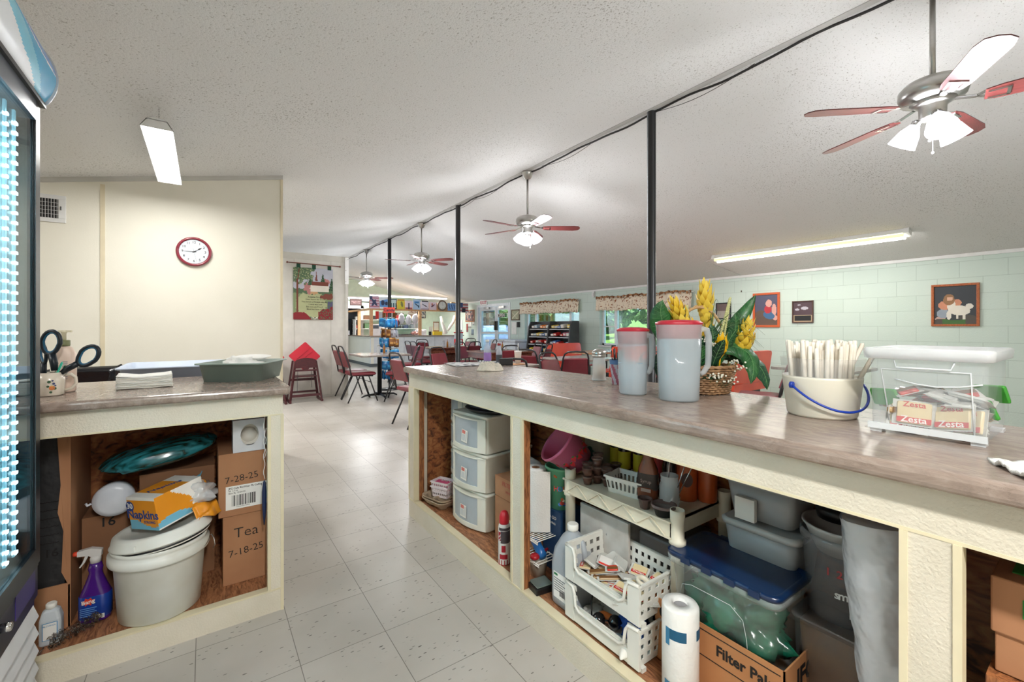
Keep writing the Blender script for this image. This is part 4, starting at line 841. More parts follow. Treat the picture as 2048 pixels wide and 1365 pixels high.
tag(obj('cardboard_box', B().box((1.225, 1.565, DZ0), (1.46, 1.885, .335)).box((1.2245, 1.70, .18), (1.2255, 1.84, .25), 1).box((1.224, 1.72, .20), (1.2246, 1.82, .235), 2), [CARD, mat('label_cream', (226, 216, 170), .6), mat('label_blue_tint', (140, 160, 170), .6)], bev=.002), 'cardboard box with a pale label right of the big drawer tower', 'box')
tag(obj('cardboard_box', B().box((1.228, 1.57, .337), (1.45, 1.89, .438)).text('FILTER CUPS', .03, at(1.2275, 1.74, .41, FX), 1, bold=.01).text('WHITE 8 OZ', .02, at(1.2275, 1.74, .375, FX), 1), [CARD, mat('red_box_print', (170, 60, 50), .6)], bev=.002), 'red-printed cardboard box on the box right of the drawer tower', 'box')
b = B()
for k in range(5): tag(obj('foam_container', B().lathe([(.03, 0), (.052, .014), (.056, .014), (.056, .018), (.05, .02), (.03, .006)], 24, caps=(True, False)), mat('white_foam', (238, 238, 236), .6), loc=(1.30, 1.70, .440+.009*k)), 'white foam bowl of the stack on the red-printed box', 'bowl', 'stacked white foam bowls')
tag(obj('foam_container', B().rr([(.055, .055, 0), (.05, .05, .035), (.02, .02, .055)], .02, 4), mat('white_foam', (238, 238, 236), .6), loc=(1.30, 1.70, .503)), 'white foam lid crowning the stack of foam bowls', 'lid')
t = thing('spray_can', 'red and white aerosol can with red cap on the shelf edge of the first bay', 'spray can', (1.092, 1.617, DZ0))
t.location = (1.128, 1.66, DZ0)
CANW = mat('can_white', (226, 222, 218), .3)
obj('can', B().lathe([(.0, .001), (.026, 0), (.0275, .004), (.0275, .165), (.024, .18), (.021, .186)], 28), CANW, t)
obj('cap', B().lathe([(.0225, .182), (.0235, .19), (.023, .215), (.016, .235), (.007, .241), (0, .242)], 24), mat('cherry_red', (200, 20, 40), .3, coat=.3), t)
x = B()
for z0, z1, a0, a1, mi in ((.0, .024, -180, 180, 0), (.100, .155, -160, -40, 1), (.028, .05, -170, -90, 0), (.06, .09, -150, -110, 0), (.11, .15, 170, 200, 0), (.157, .17, -180, -20, 1)):
    x.grid(lambda u, v: (.0279*math.cos(R(a0+(a1-a0)*u)), .0279*math.sin(R(a0+(a1-a0)*u)), z0+(z1-z0)*v), 12, 1, mi)
lbm = obj('label', x, cols('can', (168, 24, 44), (74, 66, 70)), t)
obj('lettering', B().text('Swipe', .016, at(-.0265, -.012, .140, T(rz=-63) @ FX @ T(rz=0)), 0, bold=.01).text('Spray', .016, at(-.0265, -.012, .124, T(rz=-63) @ FX), 0, bold=.01).text('ROSE', .009, at(-.0265, -.012, .108, T(rz=-63) @ FX), 0), PAPER, lbm)

# ---------------------------------------------------------------- second bay: towels, rack, buckets
TOWEL = mat('paper_towel', (236, 235, 230), .9, bump=.5, bscale=160)
t = thing('paper_towel_roll', 'plain white paper towel roll standing on the wire rack behind the wooden stud', 'paper towels', (1.235, 1.56, .283))
obj('roll', B().lathe([(.019, 0), (.047, 0), (.048, .003), (.048, .275), (.047, .278), (.019, .278)], 36, caps=(False, False)), TOWEL, t)
obj('core', B().lathe([(.019, .001), (.019, .277)], 24, caps=(False, False)), CARD, t)
obj('loose_sheet', B().grid(lambda u, v: (.049*math.cos(R(-150+60*u))+.02*u*u, .049*math.sin(R(-150+60*u))-.03*u*u, .004+.27*v), 10, 2), TOWEL, t)
t = thing('wire_rack', 'white two-tier wire rack left of the vinegar jug', 'rack', (0, 0, 0))
b = B()
for z, x0, x1, y0, y1 in ((.275, 1.17, 1.42, 1.465, 1.65), (.185, 1.165, 1.27, 1.45, 1.60)):
    for i in range(14 if z > .2 else 9):
        n = 14 if z > .2 else 9; y = y0+(y1-y0)*i/(n-1); b.tube([(x0, y, z-.012), (x0, y, z), (x1, y, z), (x1, y, z-.012)], .0022, 5)
    b.tube([(x0, y0, z-.004), (x0, y1, z-.004)], .003, 6).tube([(x1, y0, z-.004), (x1, y1, z-.004)], .003, 6).tube([(x0, y0, z-.012), (x0, y1, z-.012)], .003, 6)
for x, y in ((1.17, 1.65), (1.42, 1.65), (1.42, 1.465), (1.25, 1.6)): b.tube([(x, y, .275), (x, y, DZ0)], .003, 6)
obj('wire_shelf', b, WHITE, t)
tag(obj('plastic_wrap_roll', B().lathe([(.0, 0), (.02, 0), (.02, .12), (0, .12)], 16, 0, T(1.20, 1.47, .205, rx=-80, rz=-20)), mat('blue_wrapper', (40, 110, 180), .3)), 'blue wrapped roll lying on the lower wire shelf', 'roll')
tag(obj('small_tub', B().lathe([(0, 0), (.035, 0), (.04, .06), (.042, .062), (.042, .066)], 22), mat('cream_tub', (206, 196, 180), .5), loc=(1.20, 1.50, DZ0)), 'small cream tub under the lower wire shelf', 'tub')
tag(obj('scoop', B().ball((0, 0, .014), .022, 0, n=14, k=8, sz=.6).tube([(.02, 0, .014), (.08, .01, .02)], .006, 8), mat('scoop_red', (176, 30, 40), .35), loc=(1.17, 1.485, .19)), 'red scoop lying on the lower wire shelf', 'scoop')
tag(obj('packet', crumple(B(), (0, 0, .01), .05, .04, .016, 7), mat('orange_packet', (206, 84, 40), .35), loc=(1.27, 1.40, DZ0)), 'orange packet lying behind the small black scale', 'packet')
t = thing('kitchen_scale', 'small black kitchen scale left of the vinegar jug', 'scale', (1.14, 1.405, DZ0), -8)
obj('body', B().box((-.045, -.04, 0), (.045, .04, .026)), BLACK, t, bev=.004); obj('plate', B().box((-.038, -.034, .026), (.038, .034, .030)), mat('grey_green_plate', (110, 122, 116), .25, coat=.4), t, bev=.002)
t = thing('vinegar_jug', 'translucent gallon jug with white cap and dark liquid at its bottom', 'jug', (1.185, 1.262, DZ0))
JP = mat('translucent_jug', (196, 204, 212), .3, clear=.35)
obj('jug', B().rr([(.055, .055, 0), (.066, .066, .008), (.068, .068, .03), (.068, .068, .16), (.060, .060, .215), (.04, .04, .262), (.024, .024, .28), (.018, .018, .285), (.018, .018, .30)], .034, 6), JP, t)
obj('handle', B().tube([(.0, -.030, .27), (.0, -.055, .255), (0, -.066, .22), (0, -.066, .18)], .011, 8), JP, t)
obj('liquid', B().rr([(.053, .053, .003), (.063, .063, .01), (.064, .064, .05)], .05, 6), mat('dark_vinegar', (52, 48, 56), .1), t)
obj('cap', B().lathe([(.021, .288), (.022, .292), (.022, .31), (.019, .313)], 24), WHITE, t)
lb = obj('label', B().grid(lambda u, v: (-.0688, .036-.072*u, .035+.10*v), 4, 2), PAPER, t)
x = B().box((-.0696, .012, .122), (-.0690, .032, .13), 1); barcode(x, at(-.0693, .0, .05, FX), .03, .022, 0, 7, 18)
for i in range(6): x.box((-.0695, -.03+.01*(i % 2), .11-.009*i), (-.0690, .032, .1125-.009*i), 0)
obj('print', x, [mat('grey_ink', (90, 90, 96), .6), mat('green_ink', (30, 120, 70), .5)], lb)
# buckets
t = thing('green_bucket', 'mint green child bucket lettered HOPPY in the second bay', 'bucket', (1.325, 1.49, .385))
obj('bucket', B().lathe([(0, .002), (.050, 0), (.066, .175), (.071, .176), (.072, .186), (.068, .188), (.064, .176), (.048, .004), (0, .004)], 36, caps=(False, False)), mat('mint_green', (112, 196, 156), .4), t)
def wraptext(b, s, size, rad, z, a0, colors, step):
    for i, ch in enumerate(s): b.text(ch, size, T(rz=a0+step*i) @ T(0, -rad, z) @ FY, colors[i % len(colors)], bold=.02)
    return b
x = wraptext(B(), 'HOPPY', .03, .0625, .098, -62, [0, 1, 2, 3, 0], 17)
for a, z, rr0, mi in ((-66, .155, .006, 3), (-60, .152, .005, 3), (-36, .035, .010, 0), (-24, .028, .008, 1), (-46, .028, .008, 1), (-36, .052, .007, 3), (-30, .046, .006, 4)):
    x.disc((0, 0, 0), rr0, mi, T(rz=a) @ T(0, -(.0515+z*.093), z) @ FY, 14)
x.tube([(.056*math.sin(R(a)), -.056*math.cos(R(a)), .03) for a in range(-46, -20, 4)], .0016, 5, 0)
obj('print', x, cols('hop', (200, 70, 60), (60, 120, 190), (214, 120, 80), (190, 110, 60), (240, 230, 220)), t)
t = thing('pink_bucket', 'pink bucket with strawberry print lying tilted on the green bucket', 'bucket', (1.358, 1.396, .607)); t.rotation_euler = Vector((-.70, .30, .65)).to_track_quat('Z', 'Y').to_euler()
obj('bucket', B().lathe([(0, .003), (.062, 0), (.092, .135), (.098, .136), (.099, .146), (.094, .148), (.089, .136), (.06, .005), (0, .005)], 40, caps=(False, False)), mat('candy_pink', (214, 112, 150), .4), t)
x = B()
for i in range(22):
    a = i*360/11+(16 if i % 2 else 0); z = .03+.028*(i % 2)+.012*((i*7) % 3); q = T(rz=a) @ T(0, -(.0632+z*.222), z) @ FY @ T(rz=(i*47) % 60-30)
    x.prism([(0, -.016), (.011, 0), (.010, .008), (0, .011), (-.010, .008), (-.011, 0)], 0, .0008, 0, q).prism([(-.008, .009), (0, .006), (.008, .009), (0, .016)], .0008, .0012, 1, q)
obj('strawberry_print', x, cols('berry', (196, 36, 44), (50, 110, 60)), t)
tag(obj('glass_jar', B().lathe([(0, 0), (.05, 0), (.055, .01), (.055, .15), (.045, .17), (.045, .18)], 26), FROST, loc=(1.40, 1.565, .279)), 'frosted jar behind the mint green bucket', 'jar')
tag(obj('blue_box', B().box((1.27, 1.43, DZ0), (1.40, 1.55, .384)).text('TO GO', .02, at(1.269, 1.49, .35, FX), 1, bold=.01).text('SERVING', .014, at(1.269, 1.49, .325, FX), 1), [mat('navy_box', (36, 70, 110), .5), PAPER], bev=.002), 'navy blue printed box carrying the mint green bucket', 'box')
tag(obj('teal_bag', crumple(B(), (0, 0, 0), .05, .05, .04, 9, flat=False), mat('teal_cloth', (24, 92, 84), .6), loc=(1.46, 1.42, .62)), 'dark teal bag sticking out behind the pink bucket', 'bag')
# white plastic shelf unit
SU = mat('ivory_shelf_plastic', (222, 216, 196), .45, col2=(206, 198, 176), scale=5)
t = thing('plastic_shelf_unit', 'ivory plastic shelf unit standing in the second bay', 'shelf', (0, 0, 0))
sx0, sx1, sy0, sy1, sz = 1.25, 1.575, .865, 1.385, .56
b = B().box((sx0, sy0, sz-.008), (sx1, sy1, sz)).box((sx0, sy0, sz-.055), (sx0+.004, sy1, sz-.008)).box((sx1-.004, sy0, sz-.055), (sx1, sy1, sz)).box((sx0, sy0, sz-.055), (sx1, sy0+.004, sz)).box((sx0, sy1-.004, sz-.055), (sx1, sy1, sz)).box((sx0-.006, sy0-.004, sz-.058), (sx0, sy1, sz-.053)).box((sx0-.008, sy0, sz-.006), (sx0, sy1, sz))
n = 4
for i in range(n):
    ya = sy0+.02+(sy1-sy0-.04)*i/n; yb = sy0+.02+(sy1-sy0-.04)*(i+1)/n; b.bar((sx0-.004, ya, sz-.053), (sx0-.004, (ya+yb)/2, sz-.008), .005, .004).bar((sx0-.004, (ya+yb)/2, sz-.008), (sx0-.004, yb, sz-.053), .005, .004)
obj('shelf_board', b, SU, t)
for x, y in ((sx0+.018, sy0-.012), (sx0+.018, sy1-.02), (sx1-.018, sy0-.012), (sx1-.018, sy1-.02)):
    obj('leg', B().lathe([(.020, DZ0), (.021, sz-.075), (.027, sz-.07), (.027, sz-.058), (.022, sz-.056), (.0215, sz-.005), (.0235, sz+.012), (.0235, sz+.04), (.021, sz+.04), (.020, sz+.01)], 22, 0, c=(x, y), caps=(True, True)), SU, t)
# on the shelf unit
SAU = mat('brown_sauce', (92, 50, 38), .3); CUPC = mat('sauce_cup_plastic', (150, 120, 108), .2, clear=.55)
t0 = None
spots = [(1.275, 1.27, 0), (1.275, 1.27, 1), (1.318, 1.258, 0), (1.318, 1.258, 1), (1.325, 1.21, 0), (1.32, 1.315, 0), (1.32, 1.315, 1), (1.368, 1.30, 0), (1.368, 1.30, 1), (1.365, 1.248, 0), (1.365, 1.248, 1), (1.318, 1.258, 2), (1.368, 1.30, 2), (1.325, 1.21, 1), (1.37, 1.20, 0), (1.41, 1.24, 0), (1.41, 1.24, 1), (1.415, 1.29, 0)]
for i, (x, y, k) in enumerate(spots):
    lab = 'small lidded cup of brown sauce in the pile on the ivory shelf'
    if t0 is None:
        t0 = thing('sauce_cup', lab, 'cup', (x, y, sz+k*.035), 0, 'sauce cups piled on the ivory shelf')
        obj('cup', B().lathe([(0, 0), (.015, 0), (.0205, .028), (.0225, .028), (.0225, .032)], 20, caps=(False, False)), CUPC, t0)
        obj('sauce', B().lathe([(0, .001), (.0145, .001), (.019, .024), (0, .024)], 18), SAU, t0)
        obj('lid', B().lathe([(.0235, .029), (.0238, .034), (.019, .034), (.018, .032), (0, .032)], 20, caps=(False, False)), CUPC, t0)
    else: dup(t0, (x, y, sz+k*.035))
slotbasket('plastic_basket', .15, .11, .062, (1.345, 1.115, sz), -78, mat('ivory_basket', (222, 220, 212), .4), 'white slotted basket on the ivory shelf beside the sauce cups', None, 8)
BRN = mat('caramel_syrup_bottle', (120, 66, 42), .25, coat=.3)
t = thing('syrup_bottle', 'caramel brown syrup bottle leaning against the fascia on the ivory shelf', 'bottle', (1.335, 1.02, sz), -70)
obj('bottle', B().rr([(.034, .022, 0), (.038, .026, .01), (.040, .026, .07), (.034, .024, .12), (.022, .018, .15), (.018, .016, .165), (.022, .018, .18), (.020, .017, .20)], .022, 5), BRN, t)
obj('label', B().rr([(.0345, .0225, .02), (.0405, .0265, .06), (.036, .0255, .105)], .02, 4, caps=(False, False)), mat('dark_label', (50, 40, 36), .4), t)
obj('label_print', B().box((-.018, -.0278, .04), (.018, -.0272, .052)).text('Syrup', .018, at(0, -.0278, .078, FY), 0), mat('pale_print', (170, 150, 140), .5), t)
def bottle(name, loc, r_, h, m, label, cat='bottle', lab=None, capm=None, neck=.35, grp=None, rz=0, liquid=None):
    t = thing(name, label, cat, loc, rz, grp)
    obj('body', B().lathe([(0, 0), (r_*.94, 0), (r_, .006), (r_, h*.58), (r_*.8, h*.68), (r_*neck, h*.8), (r_*neck, h*.92)], 22, caps=(False, True)), m, t)
    obj('cap', B().lathe([(r_*neck*1.15, h*.9), (r_*neck*1.15, h*.985), (r_*neck*.95, h)], 16), capm or BLACK, t)
    if lab: obj('label', B().lathe([(r_*1.01, h*.12), (r_*1.01, h*.46)], 22, caps=(False, False)), lab, t)
    if liquid: obj('liquid', B().lathe([(0, .002), (r_*.92, .004), (r_*.92, h*.5), (0, h*.5)], 20), liquid, t)
    return t
YLW = mat('yellow_label', (206, 190, 40), .5); DKB = mat('dark_sauce', (44, 24, 22), .2, coat=.5)
for i, (x, y) in enumerate(((1.50, 1.27), (1.515, 1.20), (1.52, 1.335))): bottle('sauce_bottle', (x, y, sz), .028, .22, DKB, 'dark sauce bottle with yellow label, %s of three behind the cups' % ('middle', 'rightmost', 'leftmost')[i], lab=YLW)
tag(obj('white_container', B().rr([(.05, .05, 0), (.055, .055, .14), (.06, .06, .141), (.06, .06, .16)], .02, 4), mat('dim_white', (190, 186, 176), .5), loc=(1.49, 1.345+.06, sz)), 'white tub at the back left of the ivory shelf', 'tub')
t = bottle('dark_bottle', (1.415, .985, sz), .026, .21, DKB, 'dark bottle with an oval pale label behind the syrup bottle')
obj('label', B().disc((0, 0, 0), .02, 0, T(rz=-55) @ T(0, -.0268, .07) @ FY, 20, 1.2), mat('pale_oval', (200, 196, 186), .5), t)
t = thing('glass_jar', 'ribbed glass jar holding metal spoons on the ivory shelf', 'jar', (1.335, .93, sz))
obj('jar', B().lathe([(0, 0), (.032, 0), (.034, .006), (.034, .085), (.029, .095), (.031, .102), (.029, .108), (.031, .114), (.031, .12)], 26, caps=(False, False)), CLEARP, t)
for k, (dx, dy, lean, lb) in enumerate(((-.01, -.012, 14, 'nearest'), (.008, -.006, 24, 'rightmost'), (0, .012, 6, 'rear'))):
    b = B(); b.ball((0, 0, .03), .019, 0, n=14, k=8, sz=1.45).tube([(0, 0, .055), (0, 0, .19)], [.004, .003], 8)
    o = tag(obj('serving_spoon', b, CHROME, loc=(1.335+dx, .93+dy, sz+.004)), '%s metal scoop spoon standing in the ribbed glass jar' % lb, 'spoon'); o.rotation_euler = (R(lean), R(8-5*k), 0); o.scale = (1, .5, 1)
ORB = mat('orange_container', (180, 82, 34), .35)
t = bottle('orange_jug', (1.47, .955, sz), .042, .20, ORB, 'big orange container with dark emblem on the ivory shelf', neck=.6, capm=BLACK)
obj('emblem', B().disc((0, 0, 0), .02, 0, T(rz=-50) @ T(0, -.0425, .08) @ FY, 18, 1.3), mat('dark_emblem', (70, 34, 22), .5), t)
bottle('orange_bottle', (1.515, .895, sz), .034, .2, ORB, 'plain orange container at the right end of the ivory shelf', neck=.8, capm=ORB)
bottle('red_bottle', (1.46, 1.055, sz), .026, .22, mat('ketchup_red', (170, 24, 20), .3), 'red squeeze bottle between the dark bottle and the orange container')
t = thing('sauce_cup', 'single open sauce cup in front of the caramel syrup bottle', 'cup', (1.272, .985, sz)); obj('cup', B().lathe([(0, 0), (.017, 0), (.0235, .032), (.026, .033), (.0255, .036), (.023, .034), (.016, .003), (0, .003)], 22, caps=(False, False)), mat('smoky_cup', (120, 100, 96), .25, clear=.2), t); obj('sauce', B().lathe([(0, .003), (.0155, .003), (.021, .025), (0, .025)], 18), SAU, t)
t = thing('sauce_bowl', 'black lidded sauce bowl near the right leg of the ivory shelf', 'bowl', (1.275, .91, sz)); obj('bowl', B().lathe([(0, 0), (.027, 0), (.036, .032), (.041, .033)], 26), BLACK, t); obj('lid', B().lathe([(.042, .03), (.0425, .038), (.036, .04), (.033, .036), (0, .036)], 28, caps=(False, False)), mat('smoky_cup', (120, 100, 96), .25, clear=.2), t)
# under the shelf: white board box and clear bag, grey bin
tag(obj('white_carton', B().box((1.296, 1.08, .24), (1.31, 1.335, .46)).box((1.296, 1.08, DZ0), (1.52, 1.335, .25)), mat('dirty_white_board', (200, 196, 190), .7, col2=(180, 174, 166), scale=12), bev=.002), 'white cardboard box under the ivory shelf behind the vinegar jug', 'box')
tag(obj('plastic_bag', crumple(B(), (0, 0, 0), .09, .10, .10, 21, amp=.3, flat=False, n=26, k=18), mat('dim_clear_film', (170, 172, 174), .15, clear=.35, bump=.5, bscale=20), loc=(1.40, 1.16, .36)), 'clear plastic bag stuffed in the white box under the ivory shelf', 'bag')
tag(obj('dark_bin', B().box((1.33, .90, DZ0), (1.56, 1.06, .44)), mat('dark_grey_bin', (84, 80, 78), .4), bev=.01), 'dark grey bin under the right half of the ivory shelf', 'bin')

# stacking baskets
BW = mat('white_basket_plastic', (226, 226, 218), .38)
def stack_basket(z, label):
    t = thing('stacking_basket', label, 'basket', (1.215, 1.045, z), -90)
    w, d, h = .335, .215, .125; b = B()
    perfbasket(b, w, d, h, 12, 6, 3, .94, .004, rim=.006, hole=.5, front_cut=(.13, .87, .36), z0=.1, z1=.92)
    # front: thick lip and posts round the cut-out
    b.box((-w/2+.03, -d/2-.004, .0), (w/2-.03, -d/2+.006, .045)).box((-w/2-.002, -d/2-.006, 0), (-w/2+.044, -d/2+.004, h+.002)).box((w/2-.044, -d/2-.006, 0), (w/2+.002, -d/2+.004, h+.002))
    b.tube([(-w/2, -d/2-.004, h), (-w/2+.04, -d/2-.006, h-.002), (-w/2+.05, -d/2-.008, h-.02), (-w/2+.056, -d/2-.009, .062), (-w/2+.075, -d/2-.009, .047), (w/2-.075, -d/2-.009, .047), (w/2-.056, -d/2-.009, .062), (w/2-.05, -d/2-.008, h-.02), (w/2-.04, -d/2-.006, h-.002), (w/2, -d/2-.004, h)], .0055, 8)
    for sx in (-1, 1): b.box((sx*w/2-.014, -d/2+.01, -.012), (sx*w/2+.002, -d/2+.03, .002)).box((sx*w/2-.014, d/2-.03, -.012), (sx*w/2+.002, d/2-.01, .002))
    obj('basket', b, BW, t); return t
stack_basket(DZ0+.012, 'lower white stacking basket with glasses and a blue cloth'); stack_basket(DZ0+.012+.139, 'upper white stacking basket full of cracker and sauce packets')
r = random.Random(11)
def onto(x, y, z, rz, tilt, tz=0):
    return Matrix.Translation((x, y, z)) @ Matrix.Rotation(R(rz), 4, 'Z') @ Matrix.Rotation(R(tilt), 4, 'X') @ Matrix.Rotation(R(tz), 4, 'Y')
def packet(x, y, z, rz, tilt, tz, kind, label, group=None, word=None, s=1):
    w, h, m, m2, cat = dict(cracker=(.058, .05, 'cracker', 'red', 'packet'), honey=(.045, .03, 'honey', 'brown', 'packet'), tan=(.085, .02, 'tan', 'brown', 'packet'), clear=(.07, .05, 'film', 'film', 'packet'), ketch=(.06, .045, 'redtub', 'white', 'packet'))[kind]
    C_ = {'cracker': (226, 206, 160), 'red': (206, 44, 40), 'honey': (206, 60, 40), 'brown': (120, 84, 50), 'tan': (186, 158, 116), 'film': (206, 206, 200), 'redtub': (214, 52, 34), 'white': (236, 232, 226)}
    g = onto(x, y, z, rz, tilt, tz); w *= s; h *= s
    b = B().rr([(w/2-.006, h/2-.005, 0), (w/2-.003, h/2-.003, .005), (w/2-.005, h/2-.005, .011)], .004, 3, 0).box((-w/2-.004, -h/2, .0048), (w/2+.004, h/2, .0055), 3)
    b.box((-w/2+.004, -h/2+.006, .0112), (w/2-.004, -h/2+.018 if kind != 'ketch' else h/2-.004, .0118), 1)
    if word: b.text(word, .017*s, T(0, -h/2+.013, .012), 2, bold=.015); b.text(word, .015*s, T(0, h/2-.01, .0116), 1, bold=.015)
    elif kind in ('cracker', 'ketch'): b.text('Crackers' if kind == 'cracker' else 'Sauce', .011, T(0, -h/2+.013, .012), 2, bold=.01)
    o = obj('%s_packet' % ('cracker' if kind == 'cracker' else 'condiment'), b, [mat('pk_'+m, C_[m], .35), mat('pk_'+m2, C_[m2], .35), mat('pk_white', (244, 240, 234), .4), mat('pk_film', (224, 224, 222), .15, clear=.5)])
    o.matrix_world = g; return tag(o, label, cat, group)
ub = DZ0+.012+.139
for i, (x, y, dz, rz, ti, tz, k) in enumerate(((1.19, 1.16, .05, 20, 25, 10, 'clear'), (1.22, 1.12, .055, -60, 10, 14, 'ketch'), (1.17, 1.10, .045, -40, 20, -10, 'tan'), (1.155, 1.07, .035, -50, 5, 6, 'tan'), (1.15, 1.09, .03, -62, 0, 0, 'tan'), (1.165, 1.05, .045, -35, 8, 0, 'tan'), (1.20, 1.07, .06, -45, 10, -8, 'honey'), (1.25, 1.08, .06, 30, 30, 0, 'clear'),
        (1.26, 1.0, .065, -70, 18, 6, 'cracker'), (1.21, 1.0, .055, -30, -8, 12, 'clear'), (1.28, .93, .06, -100, 20, 0, 'cracker'), (1.155, .985, .045, -80, 12, 4, 'cracker'), (1.165, .925, .045, -50, 20, 20, 'cracker'), (1.19, .96, .055, -20, 10, 0, 'cracker'), (1.23, .95, .055, -80, 0, 15, 'clear'), (1.27, 1.13, .05, 10, 20, 0, 'clear'), (1.18, 1.03, .03, 0, 0, 0, 'clear'), (1.24, 1.04, .03, 50, 0, 0, 'cracker'), (1.20, .91, .03, 50, 0, 0, 'clear'), (1.17, 1.14, .03, 40, 0, 0, 'tan'))):
    nm = {'clear': 'clear film packet', 'ketch': 'red and white sauce packet', 'tan': 'narrow tan stick packet', 'honey': 'small red packet', 'cracker': 'saltine cracker packet with red print'}[k]
    packet(x, y, ub+dz, rz, ti, tz, k, nm+' in the upper stacking basket', nm+'s in the upper basket' if k in ('clear', 'tan', 'cracker') else None)
for i in range(24):
    k = ('clear', 'cracker', 'tan')[i % 3]; nm = {'clear': 'clear film packet', 'tan': 'narrow tan stick packet', 'cracker': 'saltine cracker packet with red print'}[k]
    packet(r.uniform(1.14, 1.29), r.uniform(.91, 1.19), ub+.012+r.random()*.022, r.uniform(0, 360), r.uniform(-14, 14), r.uniform(-10, 10), k, nm+' in the upper stacking basket', nm+'s in the upper basket')
tag(obj('tape_roll', B().lathe([(.012, 0), (.022, 0), (.022, .014), (.012, .014), (.012, 0)], 24, 0, onto(1.18, .925, ub+.09, 0, 20), caps=(False, False)), mat('cream_tape', (226, 220, 200), .4)), 'cream tape roll at the right corner of the upper stacking basket', 'tape')
lbz = DZ0+.016
b = B()
for s in (-1, 1): b.ball((s*.028, 0, .018), .024, 0, n=16, k=8, sz=.85)
b.tube([(-.052, 0, .024), (-.055, .05, .028), (-.05, .09, .02)], .003, 6).tube([(.052, 0, .024), (.055, .05, .028), (.05, .09, .02)], .003, 6).tube([(-.008, 0, .024), (0, 0, .028), (.008, 0, .024)], .003, 6)
o = tag(obj('sunglasses', b, mat('glossy_black', (14, 14, 16), .12, coat=.6), loc=(1.17, 1.07, lbz)), 'black sunglasses lying in the lower stacking basket', 'sunglasses'); o.rotation_euler = (R(50), 0, R(-50)); o.location.z += .02
tag(obj('cloth', crumple(B(), (0, 0, .03), .045, .045, .045, 33, amp=.5, n=30, k=20), mat('royal_blue_cloth', (30, 80, 160), .8, bump=.3), loc=(1.22, .99, lbz)), 'royal blue cloth in the lower stacking basket', 'cloth')
tag(obj('packet', crumple(B(), (0, 0, .015), .05, .035, .02, 35, amp=.4), mat('grey_film', (190, 190, 184), .25, clear=.2), loc=(1.17, 1.14, lbz)), 'crumpled grey packet left of the sunglasses', 'packet')
tag(obj('white_tube', B().lathe([(.0, 0), (.013, .002), (.014, .06), (.004, .085), (0, .086)], 16, 0, onto(1.155, .955, lbz+.016, -70, 88)), WHITE), 'white tube lying in the lower stacking basket', 'tube')
tag(obj('orange_bottle', B().lathe([(.0, 0), (.016, .002), (.017, .06), (.008, .075), (0, .076)], 16, 0, onto(1.20, 1.04, lbz+.02, -150, 80)), mat('amber_plastic', (206, 110, 50), .3)), 'small amber bottle behind the sunglasses', 'bottle')

# wrapped paper towel roll, carton and tub
t = thing('paper_towel_roll', 'wrapped paper towel roll with blue band standing in front of the filter box', 'paper towels', (1.150, .764, DZ0))
obj('roll', B().lathe([(.0, .0), (.048, 0), (.052, .006), (.0525, .262), (.048, .270), (.021, .271), (.020, .262), (0, .262)], 40, caps=(False, False)), mat('wrapped_towel', (238, 238, 234), .35, bump=.5, bscale=60, coat=.3), t)
obj('core', B().disc((0, 0, .2625), .0195), mat('grey_core', (150, 148, 150), .6), t)
def bandf(a0, a1, z0, z1, slope=0): return lambda u, v: (.0531*math.cos(R(a0+(a1-a0)*u)), .0531*math.sin(R(a0+(a1-a0)*u)), z0+(z1-z0)*v+slope*u)
x = B().grid(bandf(165, 232, .185, .215), 14, 1, 0).grid(bandf(268, 300, .185, .215), 8, 1, 0).grid(bandf(165, 180, .165, .215), 6, 1, 1).grid(bandf(160, 238, .0, .06), 14, 1, 1).grid(bandf(176, 224, .012, .05), 10, 1, 2)
obj('label', x, cols('tow', (22, 88, 122), (60, 130, 170), (228, 232, 234)), t)
x = B()
for i in range(12): x.grid(bandf(180+i*3.2, 181.6+i*3.2, .016, .046), 1, 1, 0)
for xx in x.v: xx.x *= 1.008; xx.y *= 1.008
obj('barcode', x, mat('bar_blue', (50, 90, 130), .5), t)
FB = mat('filter_box_card', (186, 130, 84), .75, col2=(174, 120, 76), scale=5)
bx0, bx1, by0, by1, bzt = 1.210, 1.455, .505, .90, .315
t = thing('filter_pak_box', 'open brown carton printed Filter Pak holding the blue-lidded tub', 'box', (0, 0, 0))
obj('carton', B().box((bx0, by0, DZ0), (bx0+.004, by1, bzt)).box((bx1-.004, by0, DZ0), (bx1, by1, bzt)).box((bx0, by0, DZ0), (bx1, by0+.004, bzt)).box((bx0, by1-.004, DZ0), (bx1, by1, bzt+.02)).box((bx0, by0, DZ0), (bx1, by1, DZ0+.004)), FB, t)
x = B().text('Filter Pak', .042, at(bx0-.0008, .612, .262, FX), 0, bold=.03, sx=.95)
x.box((bx0-.0008, by0+.01, .298), (bx0, by1-.05, .3005)).box((bx0-.0008, by0+.01, .222), (bx0, by1-.05, .2245)).text('JFG', .07, at(bx0+.12, by0-.0008, .262, FY), 0, bold=.04).text('COFFEE COMPANY', .022, at(bx0+.12, by0-.0008, .215, FY), 0, bold=.01).text('KNOXVILLE, TN', .012, at(bx0+.12, by0-.0008, .198, FY), 0)
x.disc((0, 0, 0), .02, 0, at(bx0-.0006, .86, .275, FX))
obj('lettering', x, INK, t)
t = thing('storage_tub', 'frosted tub with dark blue lid and green bags inside, in the filter carton', 'storage tub', (1.322, .69, .235))
hx_, hy_ = .108, .166
obj('tub', B().rr([(hx_-.018, hy_-.02, 0), (hx_-.006, hy_-.008, .215), (hx_+.004, hy_+.004, .22), (hx_+.006, hy_+.006, .238), (hx_, hy_, .24)], .03, 6, caps=(True, False)), mat('frosted_tub', (206, 214, 212), .25, clear=.66), t)
NAVY = mat('navy_lid', (14, 44, 84), .3, coat=.3, col2=(10, 34, 68))
